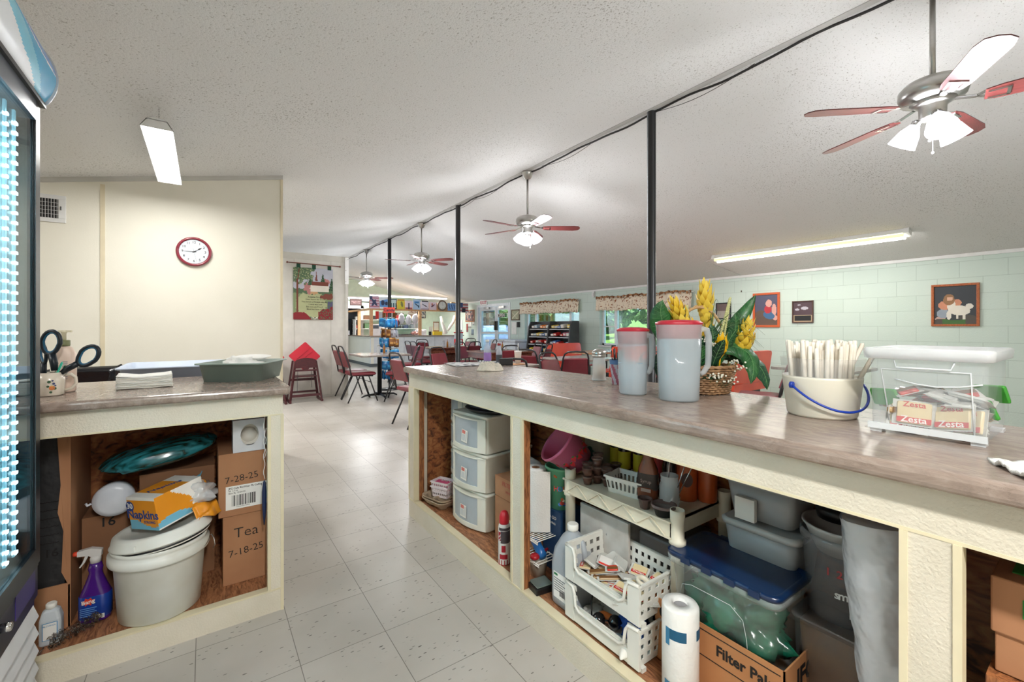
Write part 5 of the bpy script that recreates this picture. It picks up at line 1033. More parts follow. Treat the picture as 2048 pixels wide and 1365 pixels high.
b = B().rr([(hx_+.004, hy_+.004, .24), (hx_+.006, hy_+.006, .252), (hx_-.004, hy_-.004, .256), (hx_-.012, hy_-.012, .250)], .03, 6)
obj('lid', b, NAVY, t)
b = B()
for i in range(4):
    for sx in (-1, 1): b.cbox((sx*(hx_+.006), -.11+.068*i, .246), (.01, .03, .018))
obj('lid_latch', b, NAVY, t)
obj('embossed_window', B().tube([(-hx_-.0005+.001*k, y, z) for k, (y, z) in enumerate(((.12, .12), (.11, .165), (.08, .175), (-.04, .175), (-.075, .15), (-.085, .10), (-.09, .02)))], .0006, 5), mat('pale_line', (230, 234, 232), .3), t)
o = obj('green_bags', crumple(B(), (0, 0, .09), .086, .142, .10, 41, amp=.4, n=40, k=26), mat('green_foil', (30, 140, 104), .18, col2=(12, 70, 56), scale=12, spec=.8, bump=.6, bscale=14, bdist=.02), loc=(1.322, .69, .24)); tag(o, 'shiny green bags seen through the frosted tub', 'bags')
# right part of the bay
FRC = mat('dim_frosted_box', (170, 172, 172), .3, clear=.18)
for k, (z, w, d, h, lb) in enumerate(((.42, .10, .11, .15, 'frosted food container, lower of the two behind the blue lid'), (.595, .095, .105, .115, 'frosted food container, upper of the two behind the blue lid'))):
    t = thing('food_container', lb, 'container', (1.49, .66, z)); obj('box', B().rr([(w*.85, d*.85, 0), (w, d, h)], .025, 5), FRC, t); obj('rim', B().rr([(w+.006, d+.006, h-.008), (w+.008, d+.008, h+.006), (w, d, h+.012)], .028, 5), mat('dim_white_lid', (196, 196, 192), .35, clear=.15), t)
tag(obj('white_carton', B().box((1.30+.16, .66-.045, DZ0), (1.59, .66+.06, .419)), CARD2), 'brown carton under the frosted food containers', 'box')
tag(obj('white_box', B().box((1.375, .66, .597), (1.392, .72, .665)), mat('bright_white_card', (214, 212, 204), .6)), 'small white card standing before the upper frosted container', 'card')
t = thing('gallon_tub', 'clear gallon ice cream tub with red print in the second bay', 'tub', (1.44, .455, .41))
obj('tub', B().lathe([(.078, 0), (.094, .20), (.099, .202), (.099, .222), (.094, .224)], 34, caps=(True, False)), mat('smoky_clear_tub', (150, 152, 154), .15, clear=.5, spec=.8), t)
obj('inner_bowl', B().lathe([(.0, .16), (.06, .17), (.088, .235), (.094, .24), (.094, .246), (.088, .245), (.058, .18)], 34, caps=(False, False)), mat('dim_white_lid', (196, 196, 192), .35, clear=.15), t)
x = wraptext(B(), '1 2 1/2', .028, .0905, .14, -92, [0], 8)
x = wraptext(x, 'small', .03, .087, .085, -80, [1], 9)
obj('print', x, cols('tubprint', (170, 60, 60), (220, 220, 216)), t)
barcode(x2 := B(), T(rz=-62) @ T(0, -.0835, .03) @ FY, .03, .03, 0, 9, 14); obj('barcode', x2, PAPER, t)
tag(obj('lid_pot', B().lathe([(.0, 0), (.05, .0), (.055, .02), (.05, .035), (0, .04)], 26), BLACK, loc=(1.46, .47, .66)), 'black pot lid lying in the bowl above the gallon tub', 'lid')
t = thing('amber_container', 'square clear container of amber brown liquid under the gallon tub', 'container', (1.42, .455, DZ0))
obj('box', B().rr([(.075, .075, 0), (.085, .085, .285), (.09, .09, .287), (.09, .09, .294)], .02, 4), mat('smoky_clear_tub', (150, 152, 154), .15, clear=.5, spec=.8), t); obj('contents', B().rr([(.065, .065, .09), (.075, .075, .27)], .02, 4), mat('amber_brown', (150, 104, 42), .4, col2=(110, 72, 26)), t)
tag(obj('purple_bucket', B().lathe([(0, .002), (.055, 0), (.07, .19), (.074, .19), (.075, .20), (.068, .2), (.054, .004), (0, .004)], 30, caps=(False, False)), mat('violet_plastic', (84, 58, 150), .4), loc=(1.36, .30, DZ0)), 'violet bucket half hidden behind the sleeve of foam cups', 'bucket')
t = thing('cup_sleeve', 'tall leaning sleeve of white foam cups wrapped in film at the right of the bay', 'cups', (1.190, .262, DZ0)); t.rotation_euler = (R(-5), R(2), 0)
b = B(); prof = []
for i in range(24):
    z = .0+.0275*i; prof += [(.034+.0009*i, z), (.040+.0009*i, z+.020), (.042+.0009*i, z+.022), (.042+.0009*i, z+.0255)]
obj('cups', B().lathe(prof, 28), mat('foam_cup_white', (226, 228, 230), .6), t)
b = B().grid(lambda u, v: ((.048+.020*v+.007*noise.noise(Vector((u*9, v*11, 0))))*math.cos(u*2*math.pi), (.048+.020*v+.007*noise.noise(Vector((u*9, v*11, 0))))*math.sin(u*2*math.pi), .002+.66*v), 40, 40)
obj('film_wrap', b, mat('milky_film', (226, 230, 234), .2, clear=.35, bump=.8, bscale=22, bdist=.02, spec=.7), t)
# third bay
t = thing('farms_box', 'brown box with a green FARMS emblem in the right end bay', 'box', (0, 0, 0))
obj('carton', B().box((1.155, -.25, .585), (1.50, .137, .66)), CARD, t, bev=.002)
obj('box_lid', B().box((1.150, -.26, .655), (1.505, .142, .755)), CARD, t, bev=.003)
obj('tissue', B().box((1.19, -.25, .755), (1.49, .12, .757)), mat('green_tissue', (40, 130, 40), .6), t)
g = at(1.1492, .072, .712, FX); x = B().prism([(-.032, .016), (0, .024), (.032, .016), (.032, -.016), (0, -.024), (-.032, -.016)], 0, .0006, 0, g).text('FARMS', .017, g @ T(0, -.003, .0008), 1, bold=.01).text('PATUXENT', .0085, g @ T(0, .010, .0008), 1)
obj('emblem', x, cols('farm', (44, 132, 48), (150, 190, 120)), t)
tag(obj('cardboard_box', B().box((1.17, -.26, DZ0+.003), (1.52, .13, .555)), CARD2, bev=.003), 'plain brown box under the board in the right end bay', 'box')
tag(obj('wood_board', B().box((1.13, -.28, .558), (1.55, .145, .583)), STUD), 'rough wooden board under the box with the green emblem', 'board')
# ---------------------------------------------------------------- things on the serving counter
b = B()
def ragf(u, v):
    x = (u-.5); y = (v-.5); r2 = math.sqrt((x*2)**2+(y*2)**2); e = max(0, 1-r2**4)
    return (x*.21, y*.15, .002+e*(.030+.022*noise.noise(Vector((x*7+3, y*13, 0)))+.012*abs(math.sin(22*y+6*x+3*noise.noise(Vector((x*4, y*4, 2)))))))
def ragp(u, v):
    p = ragf(u, v); a = math.atan2(p[1], p[0]); k = .78+.22*noise.noise(Vector((math.cos(a)*1.5, math.sin(a)*1.5, 5))); m = max(abs(p[0])/.105, abs(p[1])/.075, 1e-6); l = math.hypot(p[0]/.105, p[1]/.075); f = k*m/max(l, 1e-6)+(1-m)*.0
    return (p[0]*(f if l > 0 else 1), p[1]*(f if l > 0 else 1), p[2])
b.grid(ragp, 60, 44)
tag(obj('dish_rag', b, mat('cream_terry_cloth', (214, 206, 190), .9, bump=.6, bscale=220), loc=(1.345, 2.135, WZ), rz=-42, solid=.002), 'crumpled cream dish rag near the far end of the serving counter', 'rag')
# sugar shaker
t = thing('sugar_shaker', 'ribbed glass sugar shaker with metal lid on the serving counter', 'sugar shaker', (1.51, 1.43, WZ))
n = 40; prof = [(.034, 0), (.0355, .006), (.031, .014), (.031, .075), (.029, .09), (.029, .113)]
obj('glass', B().loft([[(r_*(1+(.02 if i % 2 else -.02)*(.01 < z < .1))*math.cos(2*math.pi*i/n), r_*(1+(.02 if i % 2 else -.02)*(.01 < z < .1))*math.sin(2*math.pi*i/n), z) for i in range(n)] for r_, z in prof], caps=(True, False)), mat('thick_glass', (232, 238, 240), .05, clear=.6, spec=.9), t)
obj('sugar', B().lathe([(0, .008), (.027, .008), (.027, .055), (.02, .066), (.004, .072), (0, .072)], 24), mat('sugar', (232, 214, 190), .8, col2=(210, 180, 150), scale=12), t)
obj('lid', B().lathe([(.031, .108), (.033, .110), (.033, .118), (.0315, .12), (.033, .122), (.033, .13), (.028, .14), (.012, .147), (0, .148)], 28), STEEL, t)
# star-spangled cup of black straws
t = thing('straw_cup', 'patriotic striped paper cup full of black straws, left of the pitchers', 'cup', (1.475, 1.285, WZ))
b = B(); n = 48
for j in range(12):
    for i in range(n):
        u = i/n; v = j/12; r0 = .026+.011*v; r1 = .026+.011*(v+1/12); mi = 2 if v > .78 else (0 if ((u*7+v*1.2) % 1) < .5 else 1)
        b.add([(r0*math.cos(2*math.pi*u), r0*math.sin(2*math.pi*u), .105*v), (r0*math.cos(2*math.pi*(u+1/n)), r0*math.sin(2*math.pi*(u+1/n)), .105*v), (r1*math.cos(2*math.pi*(u+1/n)), r1*math.sin(2*math.pi*(u+1/n)), .105*(v+1/12)), (r1*math.cos(2*math.pi*u), r1*math.sin(2*math.pi*u), .105*(v+1/12))], [(0, 1, 2, 3)], mi, True)
b.tube([(.0372*math.cos(a), .0372*math.sin(a), .106) for a in [2*math.pi*i/30 for i in range(30)]], .0016, 5, 2, closed=True)
obj('cup', b, cols('patriot', (172, 92, 112), (196, 190, 200), (92, 128, 176)), t)
r = random.Random(2)
for i in range(26):
    a = r.random()*6.28; q = math.sqrt(r.random())*.024; b = B().tube([(q*.7*math.cos(a), q*.7*math.sin(a), .01), (q*1.25*math.cos(a)+r.uniform(-.002, .002), q*1.25*math.sin(a), .146+r.uniform(-.01, .01))], .0022, 6)
    tag(obj('black_straw', b, BLACK, loc=(1.475, 1.285, WZ)), 'black straw standing in the patriotic cup', 'straw', 'black straws in the patriotic cup')
# pitchers
PM = mat('pitcher_plastic', (214, 222, 226), .25, clear=.58); PLID = mat('raspberry_lid', (186, 36, 56), .35); WAT = mat('tea_water', (176, 196, 208), .1, clear=.3)
def pitcher(loc, w, d, h, fill, hr, label):
    t = thing('pitcher', label, 'pitcher', loc, -52)        # handle points along local +x
    a, c_ = w/2, d/2
    obj('body', B().rr([(a*.86, c_*.86, 0), (a*.9, c_*.9, .006), (a*.93, c_*.93, h*.3), (a, c_, h*.93), (a*1.02, c_*1.02, h)], c_*.85, 8, caps=(True, False)), PM, t)
    obj('liquid', B().rr([(a*.84, c_*.84, .005), (a*.90, c_*.90, h*.3), (a*(.9+.08*fill), c_*(.9+.08*fill), h*fill)], c_*.8, 8), WAT, t)
    obj('lid', B().rr([(a*.95, c_*.95, h*.78), (a*.97, c_*.97, h*.96), (a*1.03, c_*1.03, h*.985), (a*1.03, c_*1.03, h*1.01), (a*.8, c_*.8, h*1.035), (a*.3, c_*.3, h*1.045)], c_*.85, 8), PLID, t)
    k = hr
    obj('handle', B().tube([(a*.75, 0, h*.86), (a*1.05, 0, h*.93), (a*1.05+k*.7, 0, h*.91), (a*1.05+k, 0, h*.82), (a*1.05+k, 0, h*.6), (a*1.05+k*.9, 0, h*.45), (a*1.0+k*.4, 0, h*.36), (a*.98, 0, h*.34)], [.010, .011, .011, .011, .011, .010, .009, .008], 10), PM, t)
    return t
pitcher((1.305, 1.065, WZ), .112, .10, .238, .5, .012, 'smaller translucent pitcher with red lid, next to the straw cup').rotation_euler[2] = R(-70)
pitcher((1.322, .885, WZ), .145, .125, .262, .8, .022, 'larger translucent pitcher with red lid, before the flower basket').rotation_euler[2] = R(-42)
# flower basket
bx, by = 1.545, .945
t = thing('flower_basket', 'woven basket of artificial yellow flowers and green leaves on the serving counter', 'flower arrangement', (bx, by, WZ))
WK = mat('wicker', (176, 138, 100), .6, col2=(126, 92, 62), scale=30); b = B()
NW = 32
for k in range(11):
    z = .006+.0085*k; R0 = .092+.020*(k/10); pts = []
    for i in range(NW*2):
        a = 2*math.pi*i/(NW*2); q = R0+.0045*math.cos(math.pi*i+math.pi*k); pts.append((q*1.12*math.cos(a), q*.9*math.sin(a), z+.001*math.sin(i)))
    b.tube(pts, .0044, 5, closed=True)
for i in range(NW): a = 2*math.pi*(i+.0)/NW; b.tube([(.092*1.12*math.cos(a), .092*.9*math.sin(a), 0), (.112*1.12*math.cos(a), .112*.9*math.sin(a), .1)], .003, 4)
for k in range(2): b.tube([((.115+.003*math.sin(a*14+k*3))*1.12*math.cos(a), (.115+.003*math.sin(a*14+k*3))*.9*math.sin(a), .102+.003*math.cos(a*14+k*3)) for a in [2*math.pi*i/90 for i in range(90)]], .0045, 5, closed=True)
bk = obj('basket', b, WK, t); bk.rotation_euler[2] = R(-35)
obj('handle', B().tube([(-.115*math.cos(a)*.817, .115*math.cos(a)*.577, .10+.225*math.sin(a)) for a in [math.pi*i/22 for i in range(23)]], .0055, 7).tube([(-.115*math.cos(a)*.817+.004*math.sin(a*30), .115*math.cos(a)*.577, .10+.228*math.sin(a)+.004*math.cos(a*30)) for a in [math.pi*i/60 for i in range(61)]], .003, 5), mat('light_wicker', (196, 160, 112), .5), t)
obj('soil', B().lathe([(0, .08), (.10, .08), (.10, .06)], 20), mat('moss', (40, 60, 34), .9), t)
LF = mat('glossy_leaf', (54, 116, 62), .35, col2=(26, 78, 42), scale=10, stretch=(4, 1, 1), bump=.3, bscale=20); LF2 = mat('leaf_vein', (120, 170, 110), .4)
Rt = Vector((.817, -.577, 0)); Up = Vector((0, 0, 1)); Tc = Vector((-.5769, -.8168, 0))   # across the counter view, up, towards the aisle
def leaf(name, p0, p1, bend, wid, facing=None, mi=LF, nseg=16):
    "leaf blade from p0 to p1 (vectors: across, up, toward), bend = sag vector, wid = half width; the face turns toward 'facing'"
    P0, P1, Bd = [Rt*v[0]+Up*v[1]+Tc*v[2] for v in (p0, p1, bend)]; f = (facing or Tc).normalized(); vs = []; vein = []
    for i in range(nseg+1):
        s = i/nseg; p = P0.lerp(P1, s)+Bd*(4*s*(1-s)); d = (P1-P0+Bd*(4-8*s)).normalized(); sd = d.cross(f).normalized(); w = wid*math.sin(math.pi*min(1, s*.93+.07))**.75*(1 if s < .9 else 1)
        vein.append(p+f*.0012)
        for q in (-1, -.5, 0, .5, 1): vs.append(p+sd*w*q-f*(abs(q)*w*.28)+f*.003*math.sin(i*1.9)*(abs(q) > .4))
    b = B().add(vs, [(i*5+j, i*5+j+1, (i+1)*5+j+1, (i+1)*5+j) for i in range(nseg) for j in range(4)], 0, True)
    o = obj(name, b, mi, t, solid=.0008)
    vb = B().tube(vein, .0010, 4)
    for i in range(2, nseg-1):
        for q in (1, 3): vb.tube([vein[i], vs[(i+1)*5+(0 if q == 1 else 4)].lerp(vs[(i+1)*5+q], .4)+f*.0015], .0005, 3)
    obj('vein', vb, LF2, o); return o
fu = Tc+Up*.4
leaf('leaf', (-.04, .16, .0), (-.150, .350, .03), (-.045, .0, .0), .048); leaf('leaf', (.06, .18, .0), (.205, .372, .02), (.0, -.02, 0), .030, Tc-Rt*.4+Up*.3); leaf('leaf', (.05, .13, .02), (.12, .30, .03), (.03, 0, 0), .03)
leaf('leaf', (.03, .17, .03), (.165, .04, .06), (.06, .05, .0), .040, Tc+Up*.8); leaf('leaf', (.05, .15, .0), (.26, .01, .0), (.05, .04, 0), .040, Tc+Up*.8, mat('dark_leaf', (34, 84, 56), .4, col2=(16, 50, 32))); leaf('leaf', (-.08, .15, .0), (-.13, .02, .02), (-.03, .03, 0), .04, None, mat('dark_leaf', (34, 84, 56), .4))
leaf('leaf', (-.03, .1, .05), (-.02, .21, .06), (0, .0, .0), .03, None, mat('dark_leaf', (34, 84, 56), .4)); leaf('leaf', (.02, .14, .05), (.02, .26, .05), (.01, 0, 0), .03, None, mat('dark_leaf', (34, 84, 56), .4))
for i in range(16):
    a = i*2.4; q = .03+.05*((i*37) % 10)/10; leaf('leaf', (q*math.cos(a), .10, q*math.sin(a)), (q*2.0*math.cos(a), .17+.08*((i*13) % 7)/7, q*1.6*math.sin(a)+.02), (0, .01, .0), .022, fu, mat('dark_leaf', (34, 84, 56), .4) if i % 2 else LF, 8)
YP = mat('yellow_petal', (246, 220, 92), .5, col2=(236, 198, 56), scale=8, bump=.3, bscale=30); YP2 = mat('deep_yellow_petal', (246, 196, 16), .45)
def spike(base, tip, r0, m, n=34, seed=1):
    rnd = random.Random(seed); P0, P1 = [Rt*v[0]+Up*v[1]+Tc*v[2] for v in (base, tip)]; ax = (P1-P0).normalized(); o1 = ax.orthogonal().normalized(); o2 = ax.cross(o1); b = B(); L = (P1-P0).length
    for i in range(n):
        s = i/(n-1); a = i*2.399; rad = r0*(math.sin(math.pi*(.12+.80*s))**.7); d = o1*math.cos(a)+o2*math.sin(a); p = P0+ax*L*s*.86; side = ax.cross(d)
        tip_ = p+d*rad+ax*(.045+.012*rnd.random()); w = .016*(1.1-.5*s); pm = p+d*rad*.75+ax*.02
        b.add([p, pm-side*w, p+d*rad*.95+ax*.036-side*w*.6, tip_+d*.004*rnd.uniform(-1, 1), p+d*rad*.95+ax*.036+side*w*.6, pm+side*w, pm+d*.006], [(0, 1, 6), (0, 6, 5), (1, 2, 6), (2, 3, 6), (3, 4, 6), (4, 5, 6)], 0, True)
    b.tube([P0-ax*.05, P0, P1], .003, 6)
    return obj('flower', b, m, t)
spike((-.045, .21, .01), (-.10, .345, .01), .036, YP, 44, 1); spike((-.02, .19, .05), (-.045, .245, .05), .026, YP2, 22, 2)
spike((.035, .255, -.02), (.030, .415, -.02), .034, YP, 44, 3); spike((.145, .12, .0), (.175, .265, .02), .040, YP, 44, 4); spike((.05, .13, .06), (.055, .19, .06), .024, YP2, 18, 5); spike((.03, .17, -.05), (.06, .27, -.05), .026, YP, 22, 6)
def wheat(base, tip):
    P0, P1 = [Rt*v[0]+Up*v[1]+Tc*v[2] for v in (base, tip)]; ax = (P1-P0).normalized(); o1 = ax.orthogonal().normalized(); o2 = ax.cross(o1); b = B().tube([P0-ax*.08, P1], .0018, 5)
    for i in range(54):
        s = i/54; a = i*2.1; p = P0.lerp(P1, s)+(o1*math.cos(a)+o2*math.sin(a))*.008*(1.1-s); b.ball(p, .0045, n=6, k=4, sz=1.3)
    return obj('wheat_spike', b, mat('pale_seed', (206, 208, 150), .7), t)
wheat((.070, .21, .03), (.108, .36, .02)); wheat((-.06, .24, .02), (-.055, .33, .02))
r = random.Random(6)
for k, (x, y, z) in enumerate(((.0, .20, .05), (.025, .185, .06), (.12, .10, .07), (.03, .04+.03, .11), (.07, .06, .10), (.0, .07, .11), (.10, .12, .06))):
    b = B()
    for i in range(11):
        p = Rt*(x+r.gauss(0, .012))+Up*(y+r.gauss(0, .007))+Tc*(z+r.gauss(0, .006)); b.ball(p, .0036, n=6, k=4)
        if i % 3 == 0: b.tube([Rt*x*.5+Up*(y-.06)+Tc*z*.6, p], .0007, 3, 1)
    obj('filler_flower', b, [mat('tiny_white_bloom', (240, 240, 226), .7), LF], t)
for i in range(34):
    a = r.uniform(-.2, 1) if i < 22 else r.uniform(.4, 1.9); L = r.uniform(.10, .20); z0 = r.uniform(.10, .20); b = B(); pts = []
    dx = math.cos(a); up_ = r.uniform(.02, .12) if i < 22 else r.uniform(.1, .2)
    for j in range(9): s = j/8; pts.append(Rt*(.03+dx*L*s)+Up*(z0+up_*math.sin(s*2.2)-.05*s*s)+Tc*(r.uniform(-.0005, .0005)+.04*math.sin(i)*s+.02))
    obj('grass_blade', b.tube(pts, [.0016-.0013*j/8 for j in range(9)], 4), mat('grass_blade_green', (70, 110, 60), .5), t)
# straw bucket
t = thing('straw_bucket', 'white plastic bucket with blue handle, full of wrapped straws', 'bucket', (1.425, .50, WZ))
obj('bucket', B().lathe([(0, .003), (.078, 0), (.083, .006), (.0945, .105), (.0945, .112), (.092, .112), (.081, .01), (0, .008)], 40, caps=(False, False)), mat('creamy_bucket', (232, 228, 214), .35, col2=(224, 218, 200), scale=4), t)
obj('clear_collar', B().lathe([(.0945, .110), (.0995, .160), (.1005, .162)], 40, caps=(False, False)), mat('clear_film2', (236, 238, 238), .15, clear=.78), t)
hp = []
for i in range(25):
    a = R(168-156*i/24+0); hp.append(Rt*(.102*math.cos(a))+Tc*(.100*math.sin(a)+.004)+Up*(.088-.062*math.sin(R(180*i/24))))
obj('bail_handle', B().tube(hp, .0032, 8).lathe([(.009, -.004), (.009, .004)], 12, 0, Matrix.Translation(hp[0]) @ T(rx=90)), mat('cobalt_plastic', (20, 60, 170), .35), t)
r = random.Random(9); wrap = mat('paper_wrapped_straw', (246, 240, 228), .7, col2=(234, 226, 210), scale=20)
for i in range(150):
    a = r.random()*6.283; q = math.sqrt(r.random())*.088; lean = r.uniform(.9, 1.08); z1 = .198+r.uniform(-.012, .014); z0 = .012
    x, y = q*math.cos(a), q*math.sin(a); tx, ty = x*lean+r.uniform(-.004, .004), y*lean+r.uniform(-.004, .004)
    if i < 4: tx, ty = x+Rt.x*.09, y+Rt.y*.09
    b = B().tube([(x*.82, y*.82, z0), (tx, ty, z1-.006), (tx, ty, z1)], [.0056, .0056, .0044], 6)
    tag(obj('wrapped_straw', b, wrap, loc=(1.425, .50, WZ)), 'paper wrapped straw standing in the white bucket with the blue handle' if i >= 4 else 'paper wrapped straw leaning out to the right of the white bucket', 'straw', 'wrapped straws in the bucket' if i >= 4 else 'leaning wrapped straws')
# clear bin of crackers
t = thing('clear_bin', 'clear plastic bin with lid full of cracker packets on the serving counter', 'storage bin', (1.43, .262, WZ), 0)
hx_, hy_, h = .125, .098, .185; CB = mat('bin_plastic', (226, 232, 236), .12, clear=.74, spec=.7)
b = B().rr([(hx_*.95, hy_*.95, .006), (hx_*.97, hy_*.97, .02), (hx_, hy_, h)], .018, 5, caps=(True, False))
obj('bin', b, CB, t)
b = B().rr([(hx_+.004, hy_+.004, h-.012), (hx_+.010, hy_+.010, h-.010), (hx_+.012, hy_+.012, h+.010), (hx_+.008, hy_+.008, h+.014), (hx_-.01, hy_-.01, h+.012)], .02, 5)
obj('lid', b, mat('bin_lid', (236, 238, 240), .2, clear=.35, spec=.7), t)
for sx in (-1, 1):
    for sy in (-1, 1): obj('foot', B().cbox((sx*(hx_-.016), sy*(hy_-.014), .004), (.03, .022, .008)), mat('bin_lid', (236, 238, 240), .2), t)
b = B().tube([(-hx_*.97-.001, hy_*.6, .03), (-hx_-.001, hy_*.75, .15), (-hx_-.001, -hy_*.75, .15), (-hx_*.97-.001, -hy_*.8, .02)], .0018, 5).tube([(-hx_-.0015, hy_*.5-.035*i*1.0, .128-.012*math.sin(math.pi*i/4)) for i in range(5)], .0016, 5).box((-hx_-.004, -hy_, .008), (-hx_+.002, hy_, .022)).tube([(-hx_-.002, -.05, h-.014), (-hx_-.006, -.045, h-.03), (-hx_-.006, .045, h-.03), (-hx_-.002, .05, h-.014)], .002, 5)
obj('moulded_ridge', b, mat('bin_ridge', (236, 240, 242), .15, clear=.25), t)
r = random.Random(21)
spec = [((1.338, .285, .048), -90, 78, 'cracker', 'Zesta'), ((1.340, .218, .046), -84, 66, 'cracker', 'Zesta'), ((1.335, .325, .050), -90, 80, 'tan', None), ((1.345, .192, .04), -95, 70, 'cracker', 'Zesta'), ((1.345, .30, .026), -80, 60, 'cracker', 'Zesta')]
for i, (p, rz, ti, k, wd) in enumerate(spec):
    packet(p[0], p[1], WZ+p[2], rz, ti, (14, -24, 92, -34, 12)[i], k, ('saltine packet in the middle against the front wall of the clear bin', 'tilted saltine packet right of the middle one in the clear bin', 'narrow tan packet upright at the left of the clear bin', 'saltine packet at the right front of the clear bin', 'saltine packet partly under the middle one in the clear bin')[i], None, wd, 1.15 if wd else 1)
for i in range(34):
    k = ('honey', 'cracker', 'clear', 'tan')[i % 4]
    packet(r.uniform(1.36, 1.51), r.uniform(.20, .325), WZ+.016+r.random()*.075, r.uniform(0, 360), r.uniform(-40, 40), r.uniform(-20, 20), k, {'honey': 'small brown cracker packet', 'cracker': 'saltine packet', 'clear': 'clear film packet', 'tan': 'tan stick packet'}[k]+' deep in the clear bin', 'packets of one sort in the clear bin, '+k)
gp = mat('green_packet', (60, 150, 50), .4)
for x, y, z in ((1.50, .185, .09), (1.44, .18, .06), (1.36, .345, .075)):
    b = B().rr([(.028, .02, 0), (.03, .022, .005), (.028, .02, .01)], .004, 3); o = obj('cracker_packet', b, gp); o.matrix_world = onto(x, y, WZ+z, r.uniform(0, 90), 70, 10); tag(o, 'green cracker packet at the %s of the clear bin' % {1.50: 'right rear', 1.44: 'right front', 1.36: 'left'}[x], 'packet')
b = B().grid(lambda u, v: (.06*(u-.5)*2+.01*math.sin(7*v), .07*(v-.5)*2, .004+.012*abs(noise.noise(Vector((u*5, v*5, 8))))+.003*math.sin(13*u)), 20, 20)
tag(obj('white_towel', b, mat('white_terry', (236, 236, 232), .9, bump=.7, bscale=200), loc=(1.150, .055, WZ), rz=30, solid=.005), 'corner of a white towel at the right edge of the serving counter', 'towel')
# newspaper and things at the far end
tag(obj('newspaper', B().grid(lambda u, v: (.30*(u-.5), .20*(v-.5), .003+.008*math.sin(3*u+1)*(v)), 8, 4), mat('newsprint', (206, 206, 206), .8, col2=(120, 120, 124), scale=24, ramp=(.40, .5)), loc=(1.45, 2.53, WZ), rz=-4, solid=.002), 'open newspaper lying on the far left corner of the serving counter', 'newspaper')
t = bottle('water_bottle', (1.60, 2.56, WZ), .026, .165, mat('clear_bottle', (214, 220, 232), .1, clear=.6), 'clear plastic water bottle with purple label behind the rag', lab=mat('violet_label', (160, 120, 190), .4), capm=WHITE, neck=.45, grp=None)
t = bottle('glass_bottle', (1.63, 2.46, WZ), .022, .14, mat('clear_bottle', (214, 220, 232), .1, clear=.6), 'small clear glass bottle with dark print right of the water bottle', lab=mat('dark_print', (70, 70, 76), .4), capm=mat('red_cap', (150, 30, 36), .4), neck=.5)
tag(obj('black_wallet', B().box((-.045, -.01, 0), (.045, .01, .045)), BLACK, loc=(1.62, 2.36, WZ), rz=-35, bev=.004), 'small black case standing behind the dish rag', 'case')
# ---------------------------------------------------------------- dining chairs and tables
FRM = mat('black_chair_tube', (26, 25, 28), .35, spec=.6)
def make_chair(label, group):
    t = thing('dining_chair', label, 'chair', (0, 0, 0), 0, group)
    obj('seat', B().rr([(.19, .19, .425), (.205, .205, .435), (.208, .208, .45), (.195, .195, .472), (.15, .15, .478)], .05, 5), MAROON, t)
    g = T(0, -.215, .56) @ Matrix.Rotation(R(17), 4, 'X')
    bp = [(-.175, 0), (.175, 0), (.15, .26), (-.15, .26)]
    obj('backrest', B().loft([[(x*k, y_, z) for x, z in bp] for y_, k in ((-.016, .97), (-.010, 1), (.010, 1), (.022, .93))], 0, g, sm=False), MAROON, t, bev=.006)
    pts = [(-.19, -.02, -.12), (-.185, -.004, .0), (-.162, -.004, .27), (-.145, -.004, .325), (-.105, -.004, .352), (0, -.004, .358), (.105, -.004, .352), (.145, -.004, .325), (.162, -.004, .27), (.185, -.004, .0), (.19, -.02, -.12)]
    obj('back_frame', B().tube(pts, .0115, 8, 0, g), FRM, t)
    for s in (-1, 1):
        obj('leg', B().tube([(s*.19, -.06, .42), (s*.2, -.25, 0)], .0115, 8), FRM, t); obj('leg', B().tube([(s*.19, .08, .42), (s*.2, .22, 0)], .0115, 8), FRM, t)
        obj('side_rail', B().tube([(s*.19, -.20, .435), (s*.19, .15, .415)], .010, 8), FRM, t)
    obj('stretcher', B().tube([(-.196, .12, .31), (.196, .12, .31)], .006, 6), FRM, t)
    return t
ch0 = None
def chair(x, y, rz, label, group='maroon dining chairs'):
    global ch0
    if ch0 is None:
        ch0 = make_chair(label, group); ch0.location = (x, y, 0); ch0.rotation_euler[2] = R(rz); return ch0
    return dup(ch0, (x, y, 0), rz, label, group)
chair(2.10, 7.32, -90, 'maroon chair left of the square table, nearer one of two side by side'); chair(2.11, 7.80, -90, 'maroon chair left of the square table, the one nearer the tapestry partition')
chair(2.66, 7.02, 62, 'maroon chair turned sideways at the near right corner of the square table'); chair(2.17, 5.10, -84, 'maroon chair half hidden behind the far end of the serving counter')
chair(3.42, 8.55, 100, 'maroon chair just right of the candy rack, back to the posts'); chair(4.08, 9.46, -90, 'maroon chair at the left of the dark wood table, farther of two'); chair(4.02, 9.0, -88, 'maroon chair at the left of the dark wood table, nearer of two')
chair(4.62, 10.3, 180, 'maroon chair on the far side of the dark wood table, facing the camera'); chair(5.62, 9.2, 75, 'maroon chair at the right end of the dark wood table with the sauce bottles'); chair(4.72, 8.45, 10, 'maroon chair on the near side of the dark wood table')
chair(5.9, 10.6, 120, 'maroon chair by the red gumball machine'); chair(4.45, 7.75, 200, 'maroon chair behind the water bottle with the purple label'); chair(4.3, 6.35, -10, 'maroon chair at the near side of the second dark wood table')
chair(5.35, 7.1, 80, 'maroon chair at the right end of the second dark wood table'); chair(4.98, 6.35, 30, 'maroon chair in front of the lower shelves of the snack rack')
chair(2.98, 5.75, -160, 'maroon chair behind the newspaper with only its rounded top showing'); chair(2.52, 3.72, -20, 'maroon chair right against the back of the serving counter'); chair(3.42, 3.72, 190, 'maroon chair facing the counter, left of the pair before the orange bench')
